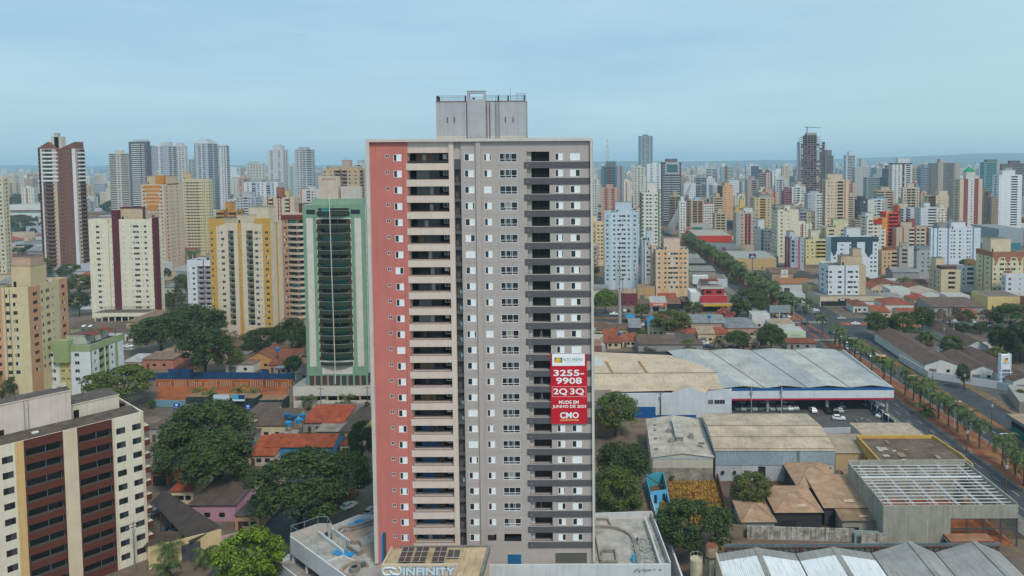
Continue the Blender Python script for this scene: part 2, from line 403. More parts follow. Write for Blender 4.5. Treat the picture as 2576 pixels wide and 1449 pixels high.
sheet('median', cstrip(-75, 80, -2, 1.5), .16, EARTH); sheet('median', cstrip(122, 330, -1, 5), .16, REDSOIL)
# left side: the street beside the tower and the street in front of the works
sheet('side_street', [(-78, 138), (-62, 138), (-68, 226), (-84, 226)], .05, ASPH)
sheet('works_street', [(-215, 214), (-60, 214), (-60, 224), (-215, 222)], .044, mat('ground', (120, 108, 98), k=.6, amt=.35, sc=.2))
sheet('excavation', [G(u, v)[:2] for u, v in ((395, 1012), (720, 1010), (728, 952), (395, 945))], .04, REDSOIL)
sheet('boulevard', [(-420, 400), (-300, 385), (-235, 455), (-235, 475), (-420, 440)], .04, ASPH)
sheet('boulevard', [(-232, 452), (-120, 520), (-120, 540), (-232, 474)], .04, ASPH)
sheet('yard', [G(u, v)[:2] for u, v in ((1650, 1313), (1845, 1320), (1800, 1185), (1668, 1190))], .04, DRY)
sheet('yard', [G(u, v)[:2] for u, v in ((1850, 1380), (2576, 1380), (2600, 1250), (1830, 1180))], .03, mat('ground', (120, 92, 74), k=.6, amt=.4, sc=.2))
sheet('street', [G(u, v)[:2] for u, v in ((1640, 1395), (2600, 1400), (2600, 1358), (1640, 1345))], .045, mat('ground', (150, 126, 104), k=.6, amt=.35, sc=.3))
sheet('parking_lot', [G(u, v)[:2] for u, v in ((1790, 1100), (2285, 1098), (2195, 965), (1790, 960))], .045, mat('ground', (112, 108, 106), k=.6, amt=.3, sc=.2))
sheet('parking_lot', strip(225, 300, 26, 44), .048, mat('ground', (120, 116, 116), k=.6, amt=.3, sc=.2))
sheet('street', [G(u, v)[:2] for u, v in ((2400, 1110), (2590, 1190), (2590, 1075), (2330, 985))], .049, mat('ground', (112, 108, 110), k=.6, amt=.3, sc=.2))
# far low relief
def ridge(name, y, pts, depth, c):
    mb = MB(); m = mat('ground', c, k=.6, amt=.3, sc=.004)
    xs = [p[0] for p in pts]
    X = np.linspace(xs[0], xs[-1], 90); Z = np.interp(X, xs, [p[1] for p in pts])
    Z = Z+4*np.sin(X*.004)+3*np.sin(X*.0091+1)
    for i in range(len(X)-1):
        mb.face([(X[i], y-depth, -2), (X[i+1], y-depth, -2), (X[i+1], y, Z[i+1]), (X[i], y, Z[i])], m)
        mb.face([(X[i], y, Z[i]), (X[i+1], y, Z[i+1]), (X[i+1], y+depth, -2), (X[i], y+depth, -2)], m)
    return struct(mb.build(name))
ridge('hills', 9300, [(-13000, 70), (-8600, 82), (-7000, 78), (-5500, 66), (-3000, 60), (-1000, 74), (600, 84), (1500, 80), (2600, 92), (3300, 100), (3900, 118), (4700, 150), (6500, 165), (13000, 150)], 1900, (72, 96, 94))
ridge('hills', 6600, [(-13000, 30), (-4000, 38), (-1500, 28), (500, 24), (1800, 40), (3000, 52), (13000, 50)], 900, (76, 98, 92))
# ================================================================== trees, palms, cars, houses
def crown_mesh(name, seed, nblob, leaves, leaf, col, flat=.75, hole=.0, kind='leafgeo'):
    r = np.random.RandomState(seed); mb = MB(); V = []; 
    m = mat(kind, col, k=.8, rough=.7, spec=.2)
    cs = []
    for i in range(nblob):
        th = r.rand()*2*math.pi; ph = r.uniform(-.6, 1.0); rad = r.uniform(.15, .27)*(1 if i else 1.4)
        q = math.sqrt(max(0, 1-min(1, abs(ph))**2)); dr = r.uniform(.42, .58)
        cs.append((math.cos(th)*q*dr*.78, math.sin(th)*q*dr*.78, .5+ph*.39*flat/.75, rad*.62))
    cs.append((0, 0, .55, .3))
    per = leaves//len(cs)
    for cx, cyy, cz, rad in cs:
        d = r.randn(per, 3); d /= np.linalg.norm(d, axis=1)[:, None]
        d[:, 2] = np.where(d[:, 2] < -.5, -d[:, 2], d[:, 2])
        p = d*rad*(r.rand(per, 1)*.4+.66)*np.array([1, 1, .82])+np.array([cx, cyy, cz])
        n = d+r.randn(per, 3)*.4+np.array([0, 0, .35]); n /= np.linalg.norm(n, axis=1)[:, None]
        t = np.cross(n, r.randn(per, 3)); t /= np.linalg.norm(t, axis=1)[:, None]; b = np.cross(n, t)
        s = leaf*(r.rand(per, 1)*.8+.6)
        V.append(np.stack([p-t*s, p-b*s*.55, p+t*s, p+b*s*.55], 1).reshape(-1, 3))
    V = np.concatenate(V); V[:, 2] = np.clip(V[:, 2], 0.02, 1.03); nf = len(V)//4
    me = bpy.data.meshes.new(name); me.from_pydata(V.tolist(), [], np.arange(nf*4).reshape(-1, 4).tolist()); me.materials.append(m)
    me.update(); return me
BARK = mat('roof', (92, 78, 66), k=.6, amt=.4, sc=2.0)
def trunk_mesh(name, seed, spread=.28, top=.62):
    r = random.Random(seed); mb = MB()
    mb.tube((0, 0, -.01), (.01, 0, .22), .034, .026, BARK, 7); mb.tube((.01, 0, .2), (0, .01, .45), .027, .018, BARK, 7)
    for k in range(6):
        a = k*1.05+r.random()*.5; z = .2+r.random()*.14
        p = (math.cos(a)*spread*.5, math.sin(a)*spread*.5, z+.18); q = (math.cos(a)*spread, math.sin(a)*spread, top+r.random()*.1)
        mb.tube((.01, 0, z), p, .019, .012, BARK, 5); mb.tube(p, q, .012, .005, BARK, 5)
    return mb.mesh(name)
TREE = {
 'dark': [(crown_mesh('crown', s, 64, 10500, .021, (60, 82, 42)), trunk_mesh('trunk', s)) for s in (1, 2, 3)],
 'mango': [(crown_mesh('crown', s, 64, 9500, .021, (76, 98, 44), .85), trunk_mesh('trunk', s)) for s in (4, 5)],
 'bright': [(crown_mesh('crown', s, 60, 9500, .022, (92, 124, 34), .8), trunk_mesh('trunk', s)) for s in (6, 7)],
 'olive': [(crown_mesh('crown', s, 44, 6500, .025, (84, 96, 48), .7), trunk_mesh('trunk', s)) for s in (8, 9)],
 'spread': [(crown_mesh('crown', s, 50, 8000, .022, (80, 100, 40), .55), trunk_mesh('trunk', s, .36)) for s in (10, 11)],
 'brown': [(crown_mesh('crown', s, 22, 1500, .030, (98, 80, 66), .75), trunk_mesh('trunk', s, .34, .8)) for s in (12, 13)],
 'pink': [(crown_mesh('crown', s, 22, 2200, .034, (168, 98, 92), .7), trunk_mesh('trunk', s, .34)) for s in (14,)],
}
_tk = 0
def tree(kind, u0, u1, vt, vb, label, name='tree', group=None, zb=0, wm=None):
    global _tk; _tk += 1
    uc = (u0+u1)/2; p = G(uc, vb, zb); wd = (u1-u0)*p.y/F; h = max(1.5, (vb-vt)*p.y/F*1.08)
    # the far side of the crown top is what the top pixel sees
    t = thing(name, label, 'tree' if name == 'tree' else 'shrub', p, rnd.uniform(0, 6.28), group)
    cm, tm = TREE[kind][_tk % len(TREE[kind])]
    c = inst('crown', cm, t, (0, 0, h*.12)); c.scale = (wd*1.04, wd*1.04, h*.92)
    k = inst('trunk', tm, t); k.scale = (max(wd, 3.0)*.9, max(wd, 3.0)*.9, h)
    return t
PALMG = mat('leafgeo', (74, 98, 46), k=.75, rough=.6)
DEADF = mat('leafgeo', (140, 104, 62), k=.7, rough=.7)
def palm_mesh(seed, nfr=14, L0=3.9, droop=.85, lw=.44):
    r = random.Random(seed); mb = MB()
    for k in range(nfr):
        az = k*2.399+r.random()*.3; el = R(r.uniform(5, 74)) if k < nfr-3 else R(r.uniform(-35, -5)); Ln = L0*r.uniform(.85, 1.12); m = PALMG if k < nfr-1 else DEADF
        pts = []; p = Vector((0, 0, 0)); a = el
        for j in range(9):
            pts.append(p.copy()); st = Ln/8; p = p+Vector((math.cos(az)*math.cos(a), math.sin(az)*math.cos(a), math.sin(a)))*st; a -= R(15+j*2.5)*droop
        for j in range(8):
            d = (pts[j+1]-pts[j]); sd = Vector((-math.sin(az), math.cos(az), 0)); up = sd.cross(d).normalized()
            wdt = lw*math.sin(math.pi*(.12+.85*(j+.5)/8))*1.25
            for sgn in (1, -1):
                for q in (0, .5):
                    a0 = pts[j]+d*q; a1 = a0+d*.40
                    tip = (a0+a1)/2+sd*sgn*wdt*r.uniform(.85, 1.1)-Vector((0, 0, wdt*r.uniform(.45, .9)))+d*.35
                    mb.face([a0, a1, tip+d*.12, tip-d*.12], m)
            mb.face([pts[j]-sd*.04, pts[j]+sd*.04, pts[j+1]+sd*.03, pts[j+1]-sd*.03], m)
    mb.tube((0, 0, -1.5), (0, 0, .2), .17, .10, mat('plain', (112, 122, 72), k=.6), 8)
    return mb.mesh('fronds')
PTRUNK = mat('roof', (122, 112, 104), k=.6, amt=.3, sc=1.5)
def ptrunk(h, r0=.3):
    mb = MB(); zs = [0, .4, 1.2, h*.45, h*.8, h]; rs = [r0*1.35, r0*1.05, r0*.8, r0*.82, r0*.62, r0*.45]
    for j in range(5): mb.tube((0, 0, zs[j]), (0, 0, zs[j+1]), rs[j], rs[j+1], PTRUNK, 8)
    return mb.mesh('trunk')
PAL = [palm_mesh(s) for s in (1, 2, 3, 4)]; PALC = [palm_mesh(s, 13, 2.8, .75, .4) for s in (7, 8)]; PTR = ptrunk(6.0)
def palm(p, h, label, group=None, kind=0, sc=1.0):
    t = thing('palm_tree', label, 'palm tree', p, rnd.uniform(0, 6.28), group)
    c = inst('fronds', rnd.choice(PAL if kind == 0 else PALC), t, (0, 0, h)); q = sc*1.42; c.scale = (q, q, q)
    k = inst('trunk', PTR, t); k.scale = (sc*(1 if kind == 0 else .6), sc*(1 if kind == 0 else .6), h/6.0)
    return t
# ---- cars
CARG = mat('glass', (24, 28, 34)); TYRE = P(26, 26, 27); RIM = mat('plain', (150, 152, 156), .35)
def car_proto(kind, col):
    paint = mat('plain', col, .28, spec=.6)
    # side profile (x forward), z up; hatch / sedan / pickup
    P_ = {'hatch': [(-1.9, .35), (-1.95, .9), (-1.75, 1.0), (-1.35, 1.46), (.15, 1.48), (.95, 1.0), (1.75, .86), (1.98, .6), (1.95, .3)],
          'sedan': [(-2.2, .35), (-2.22, .88), (-1.45, 1.0), (-.85, 1.42), (.25, 1.44), (1.0, .98), (1.95, .84), (2.2, .6), (2.15, .3)],
          'pickup': [(-2.5, .5), (-2.5, 1.05), (-.72, 1.05), (-.6, 1.7), (.5, 1.72), (1.05, 1.12), (2.2, 1.0), (2.4, .7), (2.38, .42)]}[kind]
    mb = MB(); wl = .86
    def hw(z): return wl if z < 1.02 else wl-.26*min(1, (z-1.02)/.45)
    L_ = [(x, -hw(z), z) for x, z in P_]; R_ = [(x, hw(z), z) for x, z in P_]
    n = len(P_)
    for j in range(n-1): mb.face([L_[j], L_[j+1], R_[j+1], R_[j]][::-1], paint)
    mb.face(L_, paint); mb.face(R_[::-1], paint); mb.face([L_[0], R_[0], R_[-1], L_[-1]], TYRE)
    t = thing('parked_car', '', 'car'); mb.build('body', t)
    gb = MB(); i0 = 2 if kind != 'pickup' else 2
    a, b, c, d = P_[i0], P_[i0+1], P_[i0+2], P_[i0+3]
    def sh(p, q, f): return (p[0]+(q[0]-p[0])*f, p[1]+(q[1]-p[1])*f)
    for s in (-1, 1):
        pts = [sh(a, b, .18), sh(b, a, .16), sh(c, d, .16), sh(d, c, .18)]
        pts = [(x+(.12 if j in (0, 1) else -.1), s*(hw(z)+.012), z) for j, (x, z) in enumerate(pts)]
        gb.face(pts if s < 0 else pts[::-1], CARG)
    for p, q, o in ((a, b, -.012), (d, c, .012)):
        p1, q1 = sh(p, q, .14), sh(q, p, .14)
        gb.face([(p1[0]+o, -hw(p1[1])+.08, p1[1]+.012), (p1[0]+o, hw(p1[1])-.08, p1[1]+.012), (q1[0]+o, hw(q1[1])-.07, q1[1]+.012), (q1[0]+o, -hw(q1[1])+.07, q1[1]+.012)], CARG)
    gb.build('windows', t)
    wb = MB(); wb.tube((0, -.1, 0), (0, .1, 0), .32, m=TYRE, n=12); wb.tube((0, -.11, 0), (0, .11, 0), .18, m=RIM, n=8); wm = wb.mesh('wheel')
    ln = P_[-1][0]
    for x in (-ln*.66, ln*.66):
        for y in (-.76, .76): inst('wheel', wm, t, (x, y, .32))
    hb = MB(); hb.box(-.05, .06, -.2, .2, -.07, .07, mat('plain', (225, 225, 215), .2)); hm = hb.mesh('headlight')
    for y in (-.58, .58): inst('headlight', hm, t, (P_[-2][0]-.03, y, P_[-2][1]+.08))
    return t
CARS = {}
CCOL = {'white': (226, 228, 230), 'silver': (158, 164, 170), 'black': (34, 36, 40), 'grey': (92, 98, 104), 'red': (150, 36, 40), 'blue': (46, 70, 110), 'teal': (40, 110, 106), 'yellow': (210, 150, 40)}
def car(col, kind, p, head, label, group=None):
    key = (col, kind)
    p = Vector(p); p.z = max(p.z, .05)
    if key not in CARS:
        t = car_proto(kind, CCOL[col]); CARS[key] = t; t.location = p; t.rotation_euler.z = head; t['label'] = label
        if group: t['group'] = group
        return t
    return copy_tree(CARS[key], p, head, label, group)
# ---- low houses: footprint from the front left and front right foot of the wall, depth, wall height
def house(label, u0, u1, vb, dp, h, kind, roofm, wallm, rise=1.6, rz=None, over=.5, vb1=None, cat='house', name='house', front='d1 w3 w5', group=None, z0=0):
    A = G(u0, vb); B = G(u1, vb1 if vb1 else vb); e = B-A; Wd = e.length; a = math.atan2(e.y, e.x)
    t = thing(name, label, cat, (A.x, A.y, z0), a, group)
    mb = MB(); zt = h if kind != 'f' else h+.6
    mb.box(0, Wd, 0, dp, -.1, zt, wallm, RF(120, 116, 112)); mb.build('wall', t)
    o = over; rb = MB(); th = .14
    if kind == 'g':          # ridge along x
        for y0, y1 in ((-o, dp/2), (dp+o, dp/2)):
            z0_, z1_ = h-.12, h+rise
            rb.face([(-o, y0, z0_), (Wd+o, y0, z0_), (Wd+o, y1, z1_), (-o, y1, z1_)], roofm); rb.face([(-o, y0, z0_-th), (Wd+o, y0, z0_-th), (Wd+o, y0, z0_), (-o, y0, z0_)], roofm)
        for x in (-.0, Wd): rb.face([(x, 0, h), (x, dp, h), (x, dp/2, h+rise-.05)], wallm)
    elif kind == 'G':        # ridge along y, gable to the front
        for x0, x1 in ((-o, Wd/2), (Wd+o, Wd/2)):
            rb.face([(x0, -o, h-.12), (x1, -o, h+rise), (x1, dp+o, h+rise), (x0, dp+o, h-.12)], roofm)
        for y in (0, dp): rb.face([(0, y, h), (Wd, y, h), (Wd/2, y, h+rise-.05)], wallm)
    elif kind == 'h':
        i = min(Wd, dp)/2+o; c = [(-o, -o, h-.1), (Wd+o, -o, h-.1), (Wd+o, dp+o, h-.1), (-o, dp+o, h-.1)]
        if Wd >= dp: r0, r1 = (-o+i, dp/2, h+rise), (Wd+o-i, dp/2, h+rise); rb.face([c[0], c[1], r1, r0], roofm); rb.face([c[1], c[2], r1], roofm); rb.face([c[2], c[3], r0, r1], roofm); rb.face([c[3], c[0], r0], roofm)
        else: r0, r1 = (Wd/2, -o+i, h+rise), (Wd/2, dp+o-i, h+rise); rb.face([c[0], c[1], r0], roofm); rb.face([c[1], c[2], r1, r0], roofm); rb.face([c[2], c[3], r1], roofm); rb.face([c[3], c[0], r0, r1], roofm)
    elif kind == 's':        # single pitch rising to the back
        rb.face([(-o, -o, h), (Wd+o, -o, h), (Wd+o, dp+o, h+rise), (-o, dp+o, h+rise)], roofm)
        rb.face([(-o, -o, h-th), (Wd+o, -o, h-th), (Wd+o, -o, h), (-o, -o, h)], roofm)
        for x in (0, Wd): rb.face([(x, 0, h-.1), (x, dp, h-.1), (x, dp, h+rise-.06)], wallm)
        rb.face([(0, dp, h-.1), (Wd, dp, h-.1), (Wd, dp, h+rise-.06), (0, dp, h+rise-.06)], wallm)
    elif kind == 'f':
        rb.face([(.2, .2, h), (Wd-.2, .2, h), (Wd-.2, dp-.2, h), (.2, dp-.2, h)], roofm)
        rb.wallstrip([(.1, .1), (Wd-.1, .1), (Wd-.1, dp-.1), (.1, dp-.1)], h-.05, h+.62, .22, wallm, True); rb.box(.3, Wd-.3, .3, dp-.3, zt-.01, zt+.01, roofm)
    rb.build('roof', t)
    for tk in front.split():
        k, q = tk[0], float(tk[1:])*Wd/8
        if q+1.2 > Wd: continue
        ob = MB()
        if k == 'd': ob.box(q, q+1.0, -.06, .02, 0, 2.15, P(82, 58, 44)); ob.build('door', t)
        elif k == 'w': ob.box(q, q+1.3, -.05, .02, 1.0, 2.1, GL3); ob.box(q-.08, q+1.38, -.07, .02, .92, .998, ALU); ob.build('window', t)
        elif k == 'G': ob.box(q, min(Wd-.2, q+2.8), -.05, .02, 0, 2.4, P(112, 116, 120)); ob.build('garage_door', t)
        elif k == 'o': ob.box(q, min(Wd-.2, q+3.4), -.04, .02, .02, 2.6, DARKIN); ob.build('opening', t)
    DIM[t.name] = (Wd, dp, h)
    return t
# ================================================================== the new tower in the middle
FL, TW, TD, TH, _ = footprint(934.5, 1493, 350, None, 131.0, None, -0.3, 17)
TA = R(-0.3)
def zof(v, x=0):                             # height above the ground of image row v on the tower's front at local x
    px, py = FL.x+math.cos(TA)*x, FL.y+math.sin(TA)*x; k = (PY-v)/F
    a = _u.z-k*_f.z; b = _u.x*px+_u.y*py-k*(_f.x*px+_f.y*py)
    return CAMH-b/a
def X(u): return (u-919.5)/568.7*TW
def tz(u, v): return zof(v, X(u))
fhT = (tz(1015, 386.8)-tz(1015, 1341.5))/24*.5+(tz(1413, 386.6)-tz(1413, 1346))/24*.5
zT0 = (tz(1015, 386.8)+tz(1413, 386.6))/2-2.19            # floor level of the top storey
NFL = 25; ZB = 6.45; zBot = zT0-24*fhT
RED = mat('wall', (198, 118, 108), amt=.11, sc=.2); GREYW = mat('wall', (178, 168, 163), amt=.09); CREAM = mat('wall', (214, 196, 184), amt=.09); DKB = mat('wall', (92, 90, 94), amt=.12); LTG = W(202, 194, 188); LTC = mat('wall', (206, 198, 188), amt=.1)
T = thing('apartment_tower', 'tall new apartment tower with salmon red left flank, grey walls and white shutters', 'apartment tower', (FL.x, FL.y, 0), TA)
s3 = fhT/3
EXT.update({'A': (.92/s3, 2.19/s3, .14), 'S': (1.55/s3, 2.17/s3, .14), 'C': (.72/s3, 2.24/s3, .14), 'B': (.68/s3, 2.52/s3, 1.6), 'L': (.55/s3, 2.40/s3, 1.7), 'V': (-.02, 2.32/s3, .9)})
front = Pl((0, 0), 0)
def fcols(*l): return [(ty, X(u0), X(u1), m) for ty, u0, u1, m in l]
hol = []
zTop = tz(1200, 356)
mb = MB(); facade(mb, front, fcols(('', 928, 966.7, RED), ('S', 966.7, 976.3, RED), ('', 976.3, 987.2, RED), ('A', 987.2, 1007.5, RED), ('', 1007.5, 1021, RED)), ZB, zTop, zBot, NFL, fhT, {}, hol)
mb.box(X(1010.5), X(1011.2), -.015, .02, ZB, zTop, W(150, 84, 74)); mb.build('red_wall', T)
mb = MB(); facade(mb, Pl((0, .12), 0), fcols(('L', 1022.7, 1127, CREAM)), zBot-1.6, zTop, zBot, NFL, fhT, {'i': GREYW}, hol); mb.face([front(X(1021), 0, ZB), front(X(1127), 0, ZB), front(X(1127), 0, zBot-1.6), front(X(1021), 0, zBot-1.6)], CREAM)
mb.box(X(1021), X(1022.7), .0, .3, ZB, zTop, RED); mb.build('balcony_wall', T)
mb = MB(); mb.box(X(1127), X(1139.5), -.16, .5, ZB, zTop, CREAM); mb.build('cream_pilaster', T)
mb = MB(); facade(mb, Pl((0, .35), 0), fcols(('V', 1139.6, 1157, DKB)), zBot-2.0, zTop-3.2, zBot, NFL, fhT, {}, hol)
mb.box(X(1139.6), X(1157), .3, .6, zTop-3.195, zTop, GREYW); mb.box(X(1139.6), X(1157), .32, .6, ZB, zBot-2.0, GREYW); mb.build('service_shaft', T)
mb = MB()
facade(mb, front, fcols(('', 1157, 1166.3, GREYW), ('A', 1166.3, 1190.4, GREYW), ('', 1190.4, 1195.4, GREYW), ('k', 1195.4, 1207.6, GREYW), ('', 1207.6, 1215.2, GREYW), ('A', 1215.2, 1234, GREYW), ('', 1234, 1254.5, GREYW), ('C', 1254.5, 1298.8, GREYW), ('', 1298.8, 1315.7, GREYW)), ZB, zTop, zBot, NFL, fhT, {}, hol)
for k in range(NFL+1):
    z = zBot+k*fhT-.05; mb.box(X(1157.4), X(1194.8), -.006, .02, z, z+.03, W(140, 132, 128)); mb.box(X(1208), X(1315), -.006, .02, z, z+.03, W(140, 132, 128))
mb.build('grey_wall', T)
mb = MB()
facade(mb, front, fcols(('', 1315.7, 1323.4, GREYW), ('B', 1323.4, 1380.3, GREYW), ('', 1380.3, 1395, GREYW), ('A', 1395, 1414.6, GREYW), ('', 1414.6, 1432.8, GREYW), ('A', 1432.8, 1457.6, GREYW), ('', 1457.6, 1483.7, GREYW)), ZB, zTop, zBot, NFL, fhT, {'i': LTG}, hol)
mb.build('grey_wall', T)
for k in range(NFL):
    z = zBot+k*fhT; db = MB(); db.box(X(1316.4), X(1483.6), -.10, .02, z-.5, z+.66, DKB); db.tube((X(1326), -.16, z), (X(1326), -.08, z), .07, m=ALU); db.build('dark_band', T)
# shell: sides, back, roof, the projecting frame
mb = MB(); zP = tz(1200, 348.5)
mb.box(X(919.5), X(928.2), -.55, TD, ZB+.5, zP, LTG); mb.box(X(1483.7), X(1488.2), -.55, TD, ZB+.8, zP, LTC)
mb.box(X(928.2), X(1483.7), -.55, .6, zTop, zP-.003, LTC); mb.build('frame', T)
mb = MB(); RFG = RF(128, 124, 120)
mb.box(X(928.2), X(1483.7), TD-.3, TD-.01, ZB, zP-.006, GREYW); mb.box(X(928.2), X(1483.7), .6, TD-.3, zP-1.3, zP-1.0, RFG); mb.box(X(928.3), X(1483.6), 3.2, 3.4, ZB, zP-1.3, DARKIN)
for j in range(NFL): 
    z = zBot+j*fhT; mb.box(X(928.4), X(1483.5), 1.72, 3.2, z-.2, z-.02, CONCW)
mb.build('structure_walls', T)
# parts in the openings
def shutter(w, h, st):
    key = ('sh', round(w, 2), round(h, 2), st)
    if key in _WC: return _WC[key]
    mb = MB(); t = .06; WH = mat('plain', (236, 238, 240), .5)
    mb.box(-w/2, w/2, -.05, .1, 0, t, WH); mb.box(-w/2, w/2, -.05, .1, h-t, h, WH); mb.box(-w/2, -w/2+t, -.05, .1, t, h-t, WH); mb.box(w/2-t, w/2, -.05, .1, t, h-t, WH)
    a, b = {0: (.40, 1), 1: (0, .58), 2: (0, 1), 3: (.28, .84), 4: (.36, 1), 5: (.45, 1)}[st]
    a = -w/2+t+a*(w-2*t); b = -w/2+t+b*(w-2*t)
    n = 6
    for j in range(n):
        z0 = t+j*(h-2*t)/n; z1 = t+(j+1)*(h-2*t)/n-.012; mb.box(a, b, -.02, .03, z0, z1, WH)
    pb = MB(); pb.face([(-w/2+t, .06, t), (w/2-t, .06, t), (w/2-t, .06, h-t), (-w/2+t, .06, h-t)], GL)
    _WC[key] = (mb.mesh('shuttered_window'), pb.mesh('pane')); return _WC[key]
def bigwin(w, h, st):
    key = ('C', st)
    if key in _WC: return _WC[key]
    mb = MB(); t = .06; zl = .42; WH = mat('plain', (228, 232, 234), .5)
    for z in (0, zl, h-t): mb.box(-w/2, w/2, -.04, .1, z, z+t, WH)
    for x in (-w/2, w/2-t): mb.box(x, x+t, -.039, .1, 0, h, WH)
    for j in (1, 2): x = -w/2+j*w/3; mb.box(x-t/2, x+t/2, -.038, .08, 0, h-.01, WH)
    if st: mb.box(-w*.24, -w*.24+t, -.02, .05, zl+t, h-t, WH); mb.box(w*.07, w*.07+t, -.02, .05, zl+t, h-t, WH)
    pb = MB(); xs = [-w/2+t, -w/6, w/6, w/2-t]; gs = [(GL, GL3, GL), (GL3, GL2, GL3), (GL, CURT, GL3), (GL3, GL3, GL2)][st]
    for j in range(3): pb.face([(xs[j], .07, t), (xs[j+1], .07, t), (xs[j+1], .07, h-t), (xs[j], .07, h-t)], gs[j])
    _WC[key] = (mb.mesh('living_room_window'), pb.mesh('pane')); return _WC[key]
def rail(x0, x1, z0, z1, y, m, step=.14, mb=None):
    mb = mb or MB()
    for z in (z0, z1-.04): mb.box(x0, x1, y-.02, y+.02, z, z+.04, m)
    n = int((x1-x0)/step)
    for j in range(n+1): x = x0+(x1-x0)*j/n; mb.box(x-.012, x+.012, y-.0119, y+.0119, z0+.04, z1-.04, m)
    return mb
DG = P(58, 56, 56); BLUE = mat('plain', (26, 74, 108), .8)
rg = random.Random(5); cnt = {}; rest = {}
BACKS = [P(96, 100, 102), P(120, 122, 122), DARKIN, P(74, 80, 86), P(60, 52, 46), P(104, 84, 66)]
hol.sort(key=lambda h: -h[3])
for ty, x0, x1, za, zb, dep, TT, sp in hol:
    w, h = x1-x0, zb-za; k = int(round((za-zBot)/fhT-.3)); loc = TT((x0+x1)/2, dep-.1, za)
    if ty in 'AS':
        nm = 'shuttered_window' if ty == 'A' else 'bathroom_window'
        if ty == 'A': st = rg.choice((0, 0, 0, 4, 4, 5, 1, 2, 3))
        ms_ = shutter(w, h, st) if ty == 'A' else (winmesh(w, h, 4, SHUT), None)
        if ty == 'A' and k == 0 and X(1210) < x0 < X(1240): continue
        cnt[nm] = cnt.get(nm, 0)+1
        if cnt[nm] > 100: rest.setdefault(nm, []).append((ms_, loc)); continue
        o = inst(nm, ms_[0], T, loc)
        if ms_[1]: inst('pane', ms_[1], o)
    elif ty == 'C':
        if k == 0: continue
        ms_ = bigwin(w, h, rg.choice((0, 1, 1, 2, 3))); o = inst('living_room_window', ms_[0], T, loc); inst('pane', ms_[1], o)
    elif ty == 'L':
        # left balcony: projecting parapet, railing, door, kitchen window
        pb = MB(); pb.box(x0-.25, x1+.02, -.1, .11, za-1.3, za-.06, CREAM); o = pb.build('balcony', T)
        rm = rail(x0, x1, za-.04, za+.46, .0, DG)
        if k == 24: rm.box(x0+.1, x1-.1, .03, .07, za+.05, za+.47, P(70, 70, 72))
        rm.build('railing', o)
        db = MB(); yb = 1.62; xa, xb = x0+w*.16, x0+w*.72
        db.box(xa, xb, yb-.04, yb+.1, za-.3, zb-.12, rg.choice(BACKS) if k > 7 else BLUE); db.box(xb-.9-rg.random(), xb-.02, yb-.07, yb-.03, za-.3, zb-.15, GL3)
        if rg.random() < .5: q = rg.uniform(.1, .6); db.box(xa+(xb-xa)*q, xa+(xb-xa)*(q+.16), yb-.3, yb-.05, za-.3, za+1.2+rg.random()*.5, rg.choice((P(120, 86, 60), P(150, 150, 148), P(86, 58, 50))))
        db.build('balcony_door', o)
        inst('kitchen_window', winmesh(w*.17, .95, rg.choice((0, 4, 2)), SHUT), o, (x0+w*.90, yb-.02, zb-1.15))
    elif ty == 'B':
        pb = MB(); pb.box(x0, x1, .05, .16, za-.02, za+.06, LTG); pb.box(x0+.01, x0+w*.18, .6, 1.58, za, zb-.02, LTG); o = pb.build('balcony', T)
        rail(x0+.02, x1-.02, za+.07, za+.55, .1, DG).build('railing', o)
        db = MB(); db.box(x0+w*.2, x1-.02, 1.45, 1.58, za, zb-.02, DARKIN)
        for q in (.2, .45, .97): db.box(x0+w*q, x0+w*q+.05, 1.38, 1.44, za, zb-.03, STEEL if k != 2 else SHUT)
        db.build('balcony_door', o)
        if k in (13, 10, 9): 
            sl = MB(); xx = x0+w*.55
            for dx in (-.25, .25): sl.tube((xx+dx, .9, za), (xx, 1.0, za+1.3), .03, m=SHUT, n=4)
            for q in range(4): sl.box(xx-.22+q*.05, xx+.22-q*.05, .93, .97, za+.2+q*.28, za+.24+q*.28, SHUT)
            so_ = sl.build('step_ladder'); so_.matrix_world = T.matrix_basis @ so_.matrix_world; tag(so_, {13: 'white step ladder on a balcony above the top left corner of the banner', 10: 'white step ladder on the balcony beside the phone number of the banner', 9: 'white step ladder on the balcony beside the boxed middle line of the banner'}[k], 'ladder')
    elif ty == 'V':
        pb = MB(); pb.box(x0+.02, x1-.02, .9+.2, .9+.3, za, zb, P(110, 104, 100)); pb.box(x0+w*.45, x1-w*.05, .9+.17, .9+.2, zb-.75, zb-.1, GL3); o = pb.build('service_niche', T, TT(0, -.2, 0)[:1]+(.12, 0))
        rail(x0+.02, x1-.02, za+.06, za+.95, .42, DG, .2).build('railing', o)
        if k in (4, 8, 9, 12, 13, 14, 15, 16): cb = MB(); cb.box(x1-.65, x1-.12, .55, .85, za+.05, za+.8, P(150, 196, 208)); cb.build('condenser', o)
for nm, l in rest.items():
    mb = MB()
    for ms_, loc in l:
        for me in ms_:
            if me:
                for p in me.polygons: mb.face([Vector(loc)+me.vertices[i].co for i in p.vertices], me.materials[p.material_index])
    stuff(mb.build(nm, T))
